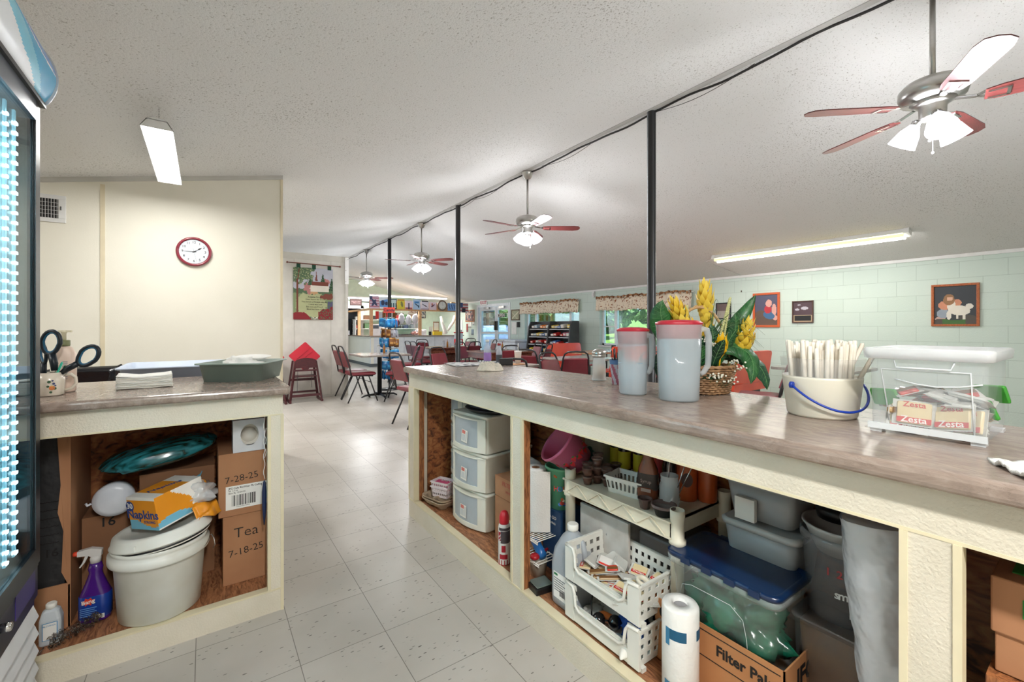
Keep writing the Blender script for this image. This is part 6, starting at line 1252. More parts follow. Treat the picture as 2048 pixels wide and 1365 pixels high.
chair(3.88, 4.95, -60, 'maroon chair farther back of the pair before the orange bench'); chair(3.95, 4.25, -30, 'maroon chair left of the sugar shaker, its back to the camera'); chair(4.62, 3.75, -10, 'maroon chair hidden behind the sugar shaker and straw cup'); chair(5.0, 2.35, 20, 'maroon chair behind the flower basket near the white straw bucket')
WTOP = m_wood('dark_table_top', (112, 66, 48), (84, 46, 34), (2, 14, 2), .2); GTOP = mat('grey_laminate_top', (168, 160, 152), .18, col2=(150, 142, 136), scale=20)
def table(x, y, w, d, label, top, kind='pedestal', h=.75, rz=0):
    t = thing('dining_table', label, 'table', (x, y, 0), rz)
    obj('tabletop', B().rr([(w/2-.004, d/2-.004, h-.03), (w/2, d/2, h-.024), (w/2, d/2, h-.004), (w/2-.004, d/2-.004, h)], .05, 5, sm=False), top, t)
    if kind == 'pedestal':
        obj('pedestal', B().lathe([(.038, .03), (.038, h-.05), (.12, h-.04), (.12, h-.03)], 18), BLKMET, t)
        for k in range(4): obj('foot', B().tube([(0, 0, .055), (.25*math.cos(R(90*k)), .25*math.sin(R(90*k)), .04), (.31*math.cos(R(90*k)), .31*math.sin(R(90*k)), .012)], [.022, .017, .012], 8), BLKMET, t)
    else:
        obj('apron', B().box((-w/2+.04, -d/2+.04, h-.13), (w/2-.04, d/2-.04, h-.03)), top, t)
        obj('pedestal', B().rr([(.22, .2, 0), (.22, .2, .05), (.12, .11, .12), (.10, .09, .3), (.17, .15, .5), (.17, .15, h-.13)], .06, 5), top, t)
    return t
table(2.48, 7.5, .84, .84, 'square grey dining table with black pedestal, nearest the partition', GTOP)
table(4.75, 9.35, 1.35, .9, 'dark wood dining table with thick pedestal, left of the far black post', WTOP, 'wood'); table(4.72, 7.1, 1.0, .95, 'dark wood dining table in the middle of the room before the freezer', WTOP, 'wood')
table(2.95, 4.55, .84, .84, 'grey dining table just beyond the serving counter, carrying the white cup', GTOP); table(4.62, 4.75, .84, .84, 'grey dining table before the orange booths', GTOP); table(5.75, 2.0, .8, .8, 'grey dining table behind the flower basket', GTOP)
def caddy(x, y, lbl):
    bottle('hot_sauce_bottle', (x, y, .751), .022, .17, mat('amber_sauce', (150, 96, 30), .2), 'amber sauce bottle '+lbl, capm=mat('dark_red_cap', (120, 24, 20), .4))
    bottle('pepper_shaker', (x+.07, y-.02, .751), .02, .10, mat('shaker_glass', (200, 204, 206), .15, clear=.4), 'small glass shaker '+lbl, capm=STEEL, neck=.8)
    bottle('sugar_pourer', (x-.09, y+.03, .751), .032, .15, mat('shaker_glass', (200, 204, 206), .15, clear=.4), 'glass sugar pourer '+lbl, capm=STEEL, neck=.7)
caddy(2.60, 7.62, 'on the square table by the partition'); caddy(4.72, 9.35, 'on the dark wood table left of the far post'); caddy(4.85, 7.2, 'on the second dark wood table')
t = thing('drink_cup', 'white foam cup with a straw on the grey table beyond the counter', 'cup', (3.17, 4.36, .757)); obj('cup', B().lathe([(0, 0), (.032, 0), (.046, .15), (.048, .152), (.046, .155), (0, .155)], 24), mat('white_foam', (238, 238, 236), .6), t); obj('straw', B().tube([(0, 0, .1), (.006, .004, .25)], .004, 6), PAPER, t)
tag(obj('wood_tray', B().rr([(.14, .10, 0), (.15, .11, .006)], .03, 4), m_wood('tray_wood', (190, 140, 96), (150, 104, 66)), loc=(3.08, 4.34, .7505)), 'light wooden tray under the white cup on the grey table', 'tray')

# booths
ORA = mat('orange_booth_laminate', (228, 84, 54), .3, col2=(214, 70, 46), scale=3, coat=.2); BWD = m_wood('booth_table_wood', (190, 150, 118), (160, 120, 92), (14, 2, 2), .25)
def bench(y, face, label, x=6.05, w=.9):
    t = thing('booth_bench', label, 'bench', (x, y, 0), 0 if face > 0 else 180)
    obj('backrest', B().prism(rrect(w/2, .27, .05, 4), -.02, .02, 0, Matrix.Translation((0, -.2, .615)) @ Matrix.Rotation(R(8), 4, 'X') @ FY), ORA, t)
    b = B().grid(lambda u, v: ((u-.5)*w, -.20+.42*v, .445+.02*math.cos(v*5)), 4, 10); obj('seat', b, ORA, t, solid=.025)
    obj('base', B().box((-w/2+.06, -.12, 0), (w/2-.06, -.06, .42)).box((-w/2+.06, .08, .0), (-w/2+.11, .14, .42)).box((w/2-.11, .08, 0), (w/2-.06, .14, .42)).box((-w/2+.06, -.1, .0), (w/2-.06, .12, .05)), BLKMET, t)
def booth(y, lb):
    bench(y+.62, -1, 'orange booth bench facing the camera, '+lb); bench(y-.62, 1, 'orange booth bench with its back to the camera, '+lb)
    t = thing('booth_table', 'wood-look booth table between orange benches, '+lb, 'table', (6.35, y, 0))
    obj('tabletop', B().prism(rrect(.72, .34, .05, 5), .72, .75), BWD, t); obj('pedestal', B().lathe([(.2, 0), (.2, .02), (.04, .03), (.04, .70), (.14, .715), (.14, .72)], 18), BLKMET, t)
booth(5.85, 'under the farther visible window'); booth(3.75, 'behind the flower basket')
for i, (x, y, k) in enumerate(((6.8, 5.85, 'farther'), (6.9, 3.75, 'nearer'))):
    bottle('ketchup_bottle', (x, y, .751), .03, .19, mat('ketchup_red', (170, 24, 20), .3), 'red ketchup bottle on the %s booth table' % k, capm=WHITE)
    t = thing('napkin_holder', 'napkin holder with white napkins on the %s booth table' % k, 'napkin holder', (x+.12, y-.06, .751)); obj('holder', B().box((-.06, -.03, 0), (.06, .03, .02)).box((-.06, -.03, 0), (.06, -.024, .12)).box((-.06, .024, 0), (.06, .03, .12)), BLKMET, t); obj('napkins', B().box((-.055, -.022, .02), (.055, .022, .14)), PAPER, t)
    tag(obj('black_telephone', B().box((-.04, -.03, 0), (.04, .03, .10)), BLACK, loc=(x-.1, y+.1, .751), bev=.01), 'small black condiment box on the %s booth table' % k, 'box')

# ---------------------------------------------------------------- high chairs, tapestry
HCW = m_wood('dark_cherry_wood', (84, 34, 40), (56, 20, 26), (3, 3, 14), .4)
def high_chair(x, y, label):
    t = thing('high_chair', label, 'high chair', (x, y, 0))
    for s in (-1, 1):
        for yy in (-.14, .14): obj('leg', B().bar((s*.235, yy*1.15, .02), (s*.155, yy*.85, .66), .032, .024), HCW, t)
        obj('runner', B().box((s*.235-.014, -.2, 0), (s*.235+.014, .2, .035)), HCW, t)
    obj('rail', B().box((-.22, -.165, .09), (.22, -.145, .13)), HCW, t); obj('rail', B().box((-.21, .135, .12), (.21, .155, .15)), HCW, t); obj('rail', B().box((-.2, .12, .32), (.2, .14, .36)), HCW, t)
    obj('footrest', B().box((-.175, -.16, .50), (.175, -.12, .525)), HCW, t); obj('seat', B().box((-.165, -.12, .40), (.165, .12, .42)), HCW, t)
    n = 14; poly = [(-.16, .55), (-.05, .55), (-.03, .52), (.03, .52), (.05, .55), (.16, .55)]+[(.16*math.cos(math.pi*i/n), .655+.055*math.sin(math.pi*i/n)) for i in range(n+1)]
    obj('front_panel', B().prism(poly, .125, .145, 0, RX), HCW, t)
    obj('strap', B().bar((-.12, -.13, .5), (-.13, -.13, .16), .02, .003).bar((.12, .1, .5), (.13, .1, .2), .02, .003), BLACK, t)
    o = tag(obj('booster_tray', B().prism(rrect(.165, .165, .02, 3), 0, .02).prism(rrect(.17, .17, .02, 3), -.006, .006).box((-.12, -.02, .02), (.12, .0, .03)).box((-.12, .04, .02), (.12, .06, .03)), mat('red_tray_plastic', (186, 22, 46), .35), loc=(x, y-.02, .735)), 'red plastic tray standing on its corner in the '+label.split(' high chair')[0]+' high chair', 'tray')
    o.rotation_euler = (Matrix.Rotation(R(-6), 4, 'Z') @ Matrix.Rotation(R(78), 4, 'X') @ Matrix.Rotation(R(42), 4, 'Z')).to_euler()
high_chair(1.335, 7.80, 'fully visible dark wooden high chair below the tapestry'); high_chair(.80, 7.78, 'partly hidden dark wooden high chair behind the cream wall edge')
t = thing('tapestry', 'woven tapestry of a church and hymn words on the panelled partition', 'tapestry', (1.204, 8.036, 1.341)); TWd, THt = .627, .88
tcol = cols('tap', (176, 178, 190), (126, 142, 104), (84, 106, 80), (168, 172, 132), (112, 66, 54), (120, 68, 56), (214, 208, 196), (128, 40, 46), (84, 76, 120), (188, 150, 112), (40, 70, 48), (176, 120, 118), rough=.95)
def tapf(u, v):
    nz = noise.noise(Vector((u*14, v*14, 1))); n2 = noise.noise(Vector((u*40, v*40, 3)))
    def tri(cx_, w, b0, h): return b0 < v < b0+h and abs(u-cx_) < w*(1-(v-b0)/h)+.012*n2
    if v < .13+.05*nz and u < .42*(1.1-v*3): return 7
    if v < .20-.3*(1-u)+.05*nz+.06 and u > .62: return 7 if n2 < .2 else 2
    if v < .05+.02*nz: return 6 if .45 < u < .7 and n2 > 0 else 2
    if abs(u-.10) < .025+.02*max(0, .3-v) and v < .78: return 4
    if abs(u-.10-.16*(v-.7)) < .012 and v > .68: return 4
    if v > .60 and ((u-.15)/.34)**2+((v-.92)/.22)**2 < 1+.9*nz: return (1, 2, 3)[int((n2+1)*1.6) % 3]
    if u > .86 and .08 < v < .36: return 8 if n2 > -.1 else 2
    if tri(.57, .035, .75, .20): return 5
    if .42 < u < .90 and .54 < v < .66:
        if .46 < u < .56 and v < .585+.0: return 6
        return 6
    if .46 < u < .88 and .62 < v < .74-.0*abs(u-.6): return 5
    if tri(.49, .09, .60, .14): return 6
    if tri(.74, .08, .66, .26) or tri(.42, .07, .66, .2) or tri(.97, .08, .58, .26): return 10 if n2 < .1 else 2
    if ((u-.36)/.1)**2+((v-.60)/.1)**2 < 1+nz: return 11
    if ((u-.8)/.12)**2+((v-.74)/.06)**2 < 1: return 11
    if ((u-.47)/.12)**2+((v-.53)/.05)**2 < 1+nz: return 9
    if ((u-.85)/.17)**2+((v-.45)/.06)**2 < 1+nz: return 5
    if v < .50+.04*nz: return 3 if ((u-.45)/.4)**2+((v-.28)/.26)**2 < 1+.4*nz else 1
    if v < .60+.06*nz: return 2
    return 0
clo = obj('cloth', pic(B(), tapf, 66, 92, TWd, THt, FY), tcol, t, solid=.003)
x = B()
for i, s in enumerate(('Amazing Grace', 'How Sweet the Sound', 'That Saved a Wretch Like Me', 'I once was Lost', 'But now am Found', 'Blind but Now I See')): x.text(s, .034, at(.33+.015*(i % 2), -.003, .385-.042*i, FY), 0, bold=.004)
obj('lettering', x, mat('dark_thread', (50, 44, 40), .8), clo)
obj('hanging_tab', B().box((.05, -.004, .87), (.11, .002, .95)).box((.29, -.004, .86), (.35, .002, .945)).box((.54, -.004, .86), (.60, .002, .94)), mat('dark_green_cloth', (24, 66, 48), .9), t)
obj('rod', B().tube([(-.09, -.006, .950), (.745, -.006, .938)], .0085, 8).ball((-.09, -.006, .950), .016).ball((.745, -.006, .938), .016), m_wood('rod_wood', (120, 58, 44), (90, 40, 30)), t)

# ---------------------------------------------------------------- candy rack
rx_, ry_ = 2.94, 8.32
t = thing('candy_rack', 'spinning wire candy rack with red Candy sign in front of the service counter', 'display rack', (rx_, ry_, 0), -35)
obj('pole', B().lathe([(.014, .02), (.014, 1.5)], 12), BLKMET, t)
obj('base', B().lathe([(.22, 0), (.22, .012), (.05, .03), (.02, .04)], 28), BLKMET, t)
for z in (1.40, 1.20, 1.02, .80, .58, .40): obj('hook_ring', B().tube([(.10*math.cos(a), .10*math.sin(a), z) for a in [2*math.pi*i/20 for i in range(20)]], .003, 5, closed=True).bar((-.1, 0, z), (.1, 0, z), .005, .005).bar((0, -.1, z), (0, .1, z), .005, .005), STEEL, t)
sg = obj('sign', B().box((-.11, -.012, 1.49), (.11, -.006, 1.60)), mat('sign_red', (206, 62, 44), .4), t)
obj('lettering', B().text('Candy', .085, at(0, -.0125, 1.545, FY), 0, bold=.02), mat('sign_navy', (30, 34, 66), .5), sg)
bagm = {c: [mat('bag_%s' % c, k, .25), mat('bagtop_%s' % c, k2, .25)] for c, k, k2 in (('blue', (30, 110, 170), (70, 160, 210)), ('brown', (120, 76, 40), (190, 140, 70)), ('orange', (230, 120, 30), (240, 190, 40)), ('silver', (176, 176, 184), (120, 110, 116)), ('red', (190, 50, 46), (230, 200, 190)))}
protos = {}
for ti, (z, left, right) in enumerate(((1.39, 'blue', 'blue'), (1.19, 'brown', 'silver'), (1.01, 'blue', 'brown'), (.79, 'blue', 'blue'), (.57, 'blue', 'orange'), (.39, 'blue', 'red'))):
    for k in range(9):
        a = -180+22.5*k-35+11; c_ = left if k < 5 else right
        if ti == 0 and k in (0, 8): c_ = 'red'
        lb = {'blue': 'blue', 'brown': 'brown and gold', 'orange': 'orange and yellow', 'silver': 'silver', 'red': 'red and white'}[c_]+' candy bag hanging on the candy rack, '+('top', 'second', 'third', 'fourth', 'fifth', 'bottom')[ti]+' tier'
        g = '%s candy bags, tier %s' % (c_, ('one', 'two', 'three', 'four', 'five', 'six')[ti]); r0 = .13+.025*(k % 2)
        loc = (rx_+r0*math.cos(R(a)), ry_+r0*math.sin(R(a)), z)
        if c_ not in protos:
            b = B().rr([(.002, .040, -.165), (.014, .046, -.15), (.018, .046, -.10), (.012, .046, -.04), (.002, .044, -.02), (.001, .044, 0)], .006, 2).rr([(.0022, .0445, -.035), (.002, .0445, .001)], .0015, 1, 1).box((.0165, -.03, -.12), (.0195, .03, -.08), 1)
            o = obj('candy_bag', b, bagm[c_], loc=loc); protos[c_] = o
        else: o = protos[c_].copy(); COL.objects.link(o); o.location = loc
        o.rotation_euler = (R(random.uniform(-8, 8)), R(random.uniform(-8, 8)), R(a+random.choice((-50, 0, 40)))); o.location.z -= random.uniform(0, .03); tag(o, lb, 'candy bag', g)

# ---------------------------------------------------------------- far service counter
PINE = m_wood('pale_pine', (222, 176, 130), (196, 146, 100), (2, 2, 14), .5, bump=.02)
t = thing('service_counter', 'white panelled service counter with pine posts across the far end', 'counter', (0, 0, 0)); CY = 13.43
obj('front_panel', B().box((4.17, CY, .09), (7.30, CY+.08, .92)).box((5.23, CY-.004, .09), (5.245, CY, .92), 1).box((6.3, CY-.004, .09), (6.315, CY, .92), 1), [mat('white_panel', (226, 228, 230), .4), mat('panel_seam', (196, 198, 200), .5)], t)
obj('side_panel', B().box((4.17, CY+.08, .09), (4.25, 15.99, .92)).box((4.165, CY-.005, .09), (4.26, CY, .92)), CREAMW, t)
obj('vinyl_base', B().box((4.16, CY-.006, 0), (7.30, CY+.08, .09)).box((4.16, CY+.08, 0), (4.25, 15.99, .09)), mat('grey_cove_base', (92, 96, 98), .5), t)
obj('worktop', B().box((4.13, CY-.05, .92), (7.40, CY+.6, .955)).box((4.13, CY+.6, .92), (4.65, 15.96, .955)), WORKTOP, t)
for x, y in ((4.17, CY+.06), (5.78, CY+.06), (7.16, CY+.06), (4.20, 14.9)): obj('post', B().cbox((x+.04, y+.04, 1.36), (.085, .085, .81)), PINE, t)
obj('header_beam', B().box((4.16, CY+.04, 1.755), (7.30, CY+.14, 1.812)).box((4.16, CY+.14, 1.755), (4.25, 15.99, 1.812)), PINE, t)
obj('backboard', B().box((4.16, CY+.13, 1.812), (7.30, CY+.15, 2.05)).box((6.95, CY+.05, 1.98), (7.45, CY+.13, 2.09)), PINE, t)
PX = [4.12, 4.43, 4.74, 5.0, 5.26, 5.53, 5.81, 6.10, 6.38]
def pal(nm, *c): return cols('post_'+nm, *c)
def blob(u, v, cx_, cy_, rx, ry, rot=0):
    c_, s_ = math.cos(rot), math.sin(rot); x_, y_ = (u-cx_), (v-cy_); return ((x_*c_+y_*s_)/rx)**2+((-x_*s_+y_*c_)/ry)**2 < 1
P_ = [('flag and fighter jet poster, leftmost above the service counter', pal('a', (214, 190, 204), (60, 66, 100), (180, 110, 130)), lambda u, v: 1 if blob(u, v, .5, .5, .42, .12, -.7) or blob(u, v, .45, .45, .12, .35, -.7) or (u < .3 and v > .7) else (2 if int(v*9) % 2 else 0)),
      ('blue winter cabin poster, second from the left above the counter', pal('b', (96, 146, 206), (226, 232, 240), (50, 60, 90)), lambda u, v: 1 if v > .75+.2*(u-.5) or v < .15 else 2 if blob(u, v, .35, .5, .2, .22) or blob(u, v, .75, .45, .18, .15) else 0),
      ('white and dark green poster behind the black post', pal('c', (210, 226, 228), (30, 84, 92), (24, 40, 44)), lambda u, v: 2 if v < .08 or u > .92 else 1 if int(u*6) % 2 and .15 < v < .6 or v > .9 else 0),
      ('yellow poster with a grey figure above the service counter', pal('d', (222, 206, 70), (130, 130, 80), (196, 150, 60)), lambda u, v: 1 if blob(u, v, .62, .5, .16, .3, .3) else 2 if v > .85 else 0),
      ('pale pink poster with a dark monument above the counter', pal('e', (232, 214, 226), (84, 66, 88), (178, 96, 96)), lambda u, v: 1 if abs(u-.5) < .08+.15*max(0, .4-v) and v < .75 else 2 if v < .22 and abs(u-.5) < .45 else 0),
      ('light blue poster with a revolver shape above the counter', pal('f', (176, 204, 236), (50, 70, 96), (70, 130, 190)), lambda u, v: 1 if blob(u, v, .5, .45, .35, .06, -.5) or blob(u, v, .72, .3, .08, .14) else 2 if v > .62 and v < .8 and .15 < u < .8 else 0),
      ('white poster with a rifle shape above the counter', pal('g', (228, 222, 236), (50, 44, 50), (176, 160, 180)), lambda u, v: 1 if blob(u, v, .5, .45, .4, .05, -.45) or (v > .86 and .1 < u < .9) else 2 if v < .15 else 0),
      ('pale poster with a reddish bird left of the far clock', pal('h', (226, 206, 218), (110, 80, 96), (190, 110, 100)), lambda u, v: 1 if blob(u, v, .5, .55, .3, .1, .6) else 2 if blob(u, v, .4, .7, .1, .2) else 0)]
for i, (lb, m_, f_) in enumerate(P_):
    z1 = (2.19, 2.17, 2.12, 2.12, 2.08, 2.13, 2.10, 2.06)[i]; tag(obj('poster', pic(B(), f_, 24, 32, PX[i+1]-PX[i]-.02, z1-1.80, at(PX[i]+.01, CY+.0, 1.80, FY)), m_, solid=.004), lb, 'poster')
t = thing('wall_clock', 'large round brown clock above the service counter', 'clock', (6.58, CY-.0, 1.96)); obj('rim', B().lathe([(.13, .02), (.145, .035), (.175, .03), (.185, 0), (0, 0)], 36, 0, FY, caps=(False, False)), mat('brown_clock_rim', (120, 96, 80), .4), t)
obj('face', B().disc((0, 0, .02), .135, 0, FY, 36), mat('far_clock_face', (226, 226, 220), .5), t); x = B()
for i in range(1, 13): a = R(90-30*i); x.text(str(i), .034, at(.105*math.cos(a), 0, .105*math.sin(a), FY) @ T(0, 0, .022), 0)
obj('hands', x.bar((0, -.024, 0), (.06, -.024, .03), .008, .002).bar((0, -.024, 0), (-.01, -.024, .09), .006, .002), INK, t)
tag(obj('licence_sign', pic(B(), lambda u, v: 1 if .15 < v < .85 and int(u*13+v*2) % 3 == 0 else 0, 26, 12, .40, .26, at(6.78, CY-.01, 1.79, FY)), pal('i', (120, 160, 214), (60, 80, 130)), solid=.004), 'blue wide sign right of the far round clock', 'sign')
tag(obj('flag_plaque', pic(B(), lambda u, v: 2 if u < .4 and v > .5 else 1 if u > .3 and u < .7 and v < .45 else (3 if int(v*7) % 2 else 0), 20, 14, .36, .34, at(7.22, CY-.02, 1.74, FY)), pal('j', (214, 206, 210), (50, 50, 60), (60, 80, 130), (170, 80, 84)), solid=.01), 'house-shaped flag plaque at the right end above the counter', 'sign')
# things on and behind the service counter
def bxo(name, a, b_, m, label, cat='box', **k): return tag(obj(name, B().box(a, b_), m, **k), label, cat)
cz = .956
t = thing('microwave', 'white microwave at the left end of the service counter', 'microwave', (4.30, 13.75, cz)); obj('body', B().box((0, 0, 0), (.34, .3, .20)).box((0, 0, .2), (.34, .3, .36)), mat('appliance_white', (232, 234, 238), .3), t, bev=.008); obj('window', B().box((.04, -.004, .22), (.22, 0, .33)), mat('oven_window', (90, 100, 112), .1), t)
t = thing('pie_display_case', 'glass and chrome display case on the service counter', 'display case', (4.95, 13.6, cz)); obj('frame', B().box((0, 0, 0), (.72, .4, .04)).box((0, .1, .33), (.72, .4, .36)).box((0, 0, .04), (.015, .015, .2)).box((.705, 0, .04), (.72, .015, .2)), CHROME, t); obj('glass_front', B().add([(0, 0, .04), (.72, 0, .04), (.72, 0, .2), (.72, .1, .34), (0, .1, .34), (0, 0, .2)], [(0, 1, 2, 5), (5, 2, 3, 4)]), GLASS, t, solid=.003); obj('shelf', B().box((.02, .05, .17), (.70, .38, .18)), CHROME, t)
tag(obj('candy_boxes', crumple(B(), (0, 0, .06), .12, .08, .07, 51, amp=.5), mat('red_sweets', (190, 70, 60), .4, col2=(230, 210, 200), scale=20), loc=(5.66, 13.62, cz)), 'pile of red sweets before the display case', 'sweets')
for i, (x, rr0, h_) in enumerate(((5.42+.3, .07, .18), (5.90, .09, .20), (6.08, .08, .19))): tag(obj('clear_tub', B().lathe([(0, 0), (rr0, 0), (rr0*1.05, h_*.8), (rr0*.9, h_), (0, h_)], 20), mat('foggy_tub', (214, 214, 222), .2, clear=.35), loc=(x, 13.80, cz)), 'clear plastic tub on the service counter, %s of three' % ('leftmost', 'middle', 'rightmost')[i], 'tub')
bxo('black_box', (6.17, 13.56, cz), (6.25, 13.62, cz+.12), BLACK, 'small black box right of the clear tubs')
bxo('paper_notice', (6.19, 13.64, cz+.08), (6.33, 13.645, cz+.28), PAPER, 'white notice with a brown frame on the service counter', 'notice'); t = thing('clipboard', 'clipboard with white sheet standing on the service counter', 'clipboard', (6.36, 13.66, cz+.12)); obj('board', B().box((0, 0, 0), (.22, .01, .34)), m_wood('clip_wood', (170, 130, 100), (140, 100, 76)), t); obj('sheet', B().box((.02, -.004, .04), (.20, 0, .30)), PAPER, t)
bxo('yellow_box', (6.30, 13.5, cz), (6.62, 13.6, cz+.12), mat('yellow_card', (226, 196, 50), .5), 'yellow box lying on the service counter')
t = thing('white_vase', 'white curved plastic chutes standing on the service counter', 'funnel', (6.72, 13.7, cz+.04)); obj('left_chute', B().tube([(.12, 0, 0), (.08, 0, .15), (.0, 0, .35), (-.06, 0, .6)], [.08, .06, .05, .035], 10), PAPER, t); obj('right_chute', B().tube([(.22, 0, .1), (.3, 0, .25), (.42, 0, .4), (.5, 0, .62)], [.03, .05, .05, .06], 10), PAPER, t)
for i, (x, z) in enumerate(((5.22, 1.5), (5.46, 1.46), (5.69, 1.5))): tag(obj('hanging_bag', crumple(B(), (0, 0, 0), .10, .07, .16, 60+i, amp=.3, flat=False).tube([(0, 0, .12), (.0, 0, 1.75-z)], .004, 5), mat('white_bag_film', (214, 214, 222), .3, clear=.1), loc=(x, 13.62, z)), 'white plastic bag hanging below the header beam, %s of three' % ('left', 'middle', 'right')[i], 'bag')
tag(obj('hanging_pot', B().ball((0, 0, 0), .11, n=14, k=8), BLACK, loc=(5.05, 13.62, 1.36)), 'black pot hanging left of the white plastic bags', 'pot')
for i in range(6): tag(obj('hanging_snack', B().box((-.05, -.01, -.12), (.05, .01, .12)), (bagm['red'][0], bagm['silver'][0], bagm['brown'][0])[i % 3], loc=(4.42+.11*i, 13.60, 1.60-.02*(i % 2))), '%s snack bag hanging below the header beam at the left, place %s' % (('red', 'silver', 'brown')[i % 3], ('one', 'two', 'three', 'four', 'five', 'six')[i]), 'snack bag')
t = thing('wall_shelf', 'white two-level shelf behind the left end of the service counter', 'shelf', (4.3, 15.6, 0)); obj('shelf_board', B().box((0, 0, 1.16), (2.4, .36, 1.18)), WHITE2, t); obj('shelf_board', B().box((0, 0, 1.48), (2.4, .36, 1.50)), WHITE2, t)
for x in (.02, 1.2, 2.38): obj('bracket', B().box((x-.01, 0, .96), (x+.01, .36, 1.5)), WHITE2, t)
r = random.Random(31); NM = ['red', 'white', 'navy', 'green', 'brown', 'grey', 'yellow', 'black']; CLR = [(180, 50, 50), (226, 226, 222), (50, 60, 100), (90, 130, 90), (130, 90, 60), (150, 150, 156), (216, 190, 70), (30, 30, 32)]
for z, zn in ((1.181, 'lower'), (1.501, 'upper')):
    for i in range(8):
        w = r.uniform(.12, .22); h_ = r.uniform(.1, .22); x = 4.36+.29*i
        bxo('stored_box', (x, 15.66, z), (x+w, 15.86, z+h_), mat('store_'+NM[(i*3+int(z > 1.3)) % 8], CLR[(i*3+int(z > 1.3)) % 8], .5), '%s box, number %s from the left on the %s shelf behind the counter' % (NM[(i*3+int(z > 1.3)) % 8], ('one', 'two', 'three', 'four', 'five', 'six', 'seven', 'eight')[i], zn))
for i, (x, z, w, h_, c_) in enumerate(((5.9, 1.55, .3, .22, (110, 80, 60)), (6.4, 1.62, .4, .26, (150, 120, 110)), (6.9, 1.58, .22, .3, (90, 100, 110)))): tag(obj('framed_print', pic(B(), lambda u, v: 0 if u < .1 or u > .9 or v < .1 or v > .9 else 1 if noise.noise(Vector((u*5, v*5, i))) > 0 else 2, 14, 12, w, h_, at(x, 15.985, z, FY)), cols('fp%d' % i, (70, 50, 40), c_, (190, 184, 170)), solid=.01), 'small framed print on the green wall behind the counter, %s' % ('left', 'middle', 'right')[i], 'picture')
tag(obj('dark_sign', pic(B(), lambda u, v: 0 if u < .06 or u > .94 or v < .1 or v > .9 else 1 if .2 < v < .8 and int(v*9) % 2 and .12 < u < .88 and noise.noise(Vector((u*16, v*9, 4))) > -.2 else 2, 34, 18, .42, .25, at(4.36+.36-.5, 15.985, 2.0-.0, FY)), cols('dsign', (64, 48, 44), (150, 120, 120), (84, 60, 60)), solid=.01), 'dark brown motto sign above the kitchen doorway', 'sign')
# kitchen glimpsed through the doorway
t = thing('dish_rack', 'black shelving with white dishes seen through the kitchen doorway', 'shelving', (4.45, 16.7, 0)); obj('frame', B().box((0, 0, 0), (.03, .4, 1.55)).box((.55, 0, 0), (.58, .4, 1.55)).box((0, .38, 0), (.58, .4, 1.55)), BLKMET, t)
for z in (.9, 1.08, 1.26, 1.44): obj('shelf_board', B().box((0, 0, z), (.58, .4, z+.02)), BLKMET, t)
for i in range(5): tag(obj('white_bowl', B().lathe([(0, 0), (.04, 0), (.075, .05), (0, .05)], 20), PAPER, loc=(4.62+.02*(i % 2), 16.9, (.921, 1.101, 1.281, 1.461, .921)[i]+(.055 if i == 4 else 0))), 'white bowl on the black kitchen shelving, level %s' % ('one', 'two', 'three', 'four', 'one on top')[i], 'bowl')
t = thing('kitchen_cabinet', 'white drawer cabinet with microwave seen through the doorway', 'cabinet', (4.0, 16.5, 0)); obj('body', B().box((0, 0, 0), (.4, .5, .85)), WHITE2, t)
for z in (.1, .35, .6): obj('drawer', B().box((.02, -.015, z), (.38, 0, z+.22)), WHITE2, t, bev=.004)
bxo('coffee_maker', (4.05, 16.55, .852), (4.36, 16.8, 1.1), mat('appliance_white', (232, 234, 238), .3), 'white coffee maker on the kitchen cabinet beyond the doorway', 'coffee maker'); bxo('blue_bin', (4.1, 17.4, 1.45), (4.4, 17.6, 1.58), mat('sky_blue_bin', (60, 150, 190), .4), 'blue bin high on the kitchen wall beyond the doorway', 'bin', )
# gumball machine
t = thing('gumball_machine', 'red gumball machine on a stand by the end of the service counter', 'vending machine', (6.95, 12.95, 0)); obj('stand', B().lathe([(.16, 0), (.16, .02), (.02, .04), (.02, .62)], 18), BLKMET, t); obj('coin_box', B().box((-.12, -.1, .62), (.12, .1, .83)), mat('vend_red', (206, 40, 44), .35), t, bev=.01); obj('front_plate', B().box((-.07, -.104, .65), (.07, -.1, .80)), PAPER, t)
obj('globe', B().box((-.11, -.1, .83), (.11, .1, 1.03)), mat('clear_globe', (220, 226, 234), .1, clear=.4), t); obj('candies', B().box((-.09, -.08, .84), (.09, .08, .97)), mat('gumballs', (70, 120, 190), .4, col2=(220, 220, 210), scale=40), t); obj('top', B().box((-.12, -.11, 1.03), (.12, .11, 1.06)), mat('vend_red', (206, 40, 44), .35), t)

# ---------------------------------------------------------------- along the right wall
def on_wall(y1, y0, z0, z1, fn, nu, nv, mats, name, label, cat, dep=.02, off=0): return tag(obj(name, pic(B(), fn, nu, nv, y1-y0, z1-z0, at(RW-.012-off, y1, z0, FX)), mats, solid=dep), label, cat)
def frame_pic(y1, y0, z0, z1, fw, fm, fn, nu, nv, mats, label, cat='picture'):
    t = thing('framed_picture', label, cat, (RW, y1, z0)); w, h_ = y1-y0, z1-z0
    g = FX; b = B().box((0, 0, 0), (w, fw, .025), 0, g).box((0, h_-fw, 0), (w, h_, .025), 0, g).box((0, fw, 0), (fw, h_-fw, .025), 0, g).box((w-fw, fw, 0), (w, h_-fw, .025), 0, g)
    obj('frame', b, fm, t, bev=.004); obj('print', pic(B(), fn, nu, nv, w-2*fw, h_-2*fw, at(0, 0, 0, FX) @ T(fw, fw, .012)), mats, t); return t
OAK = m_wood('orange_oak_frame', (186, 104, 56), (150, 76, 38), (3, 10, 10), .35)
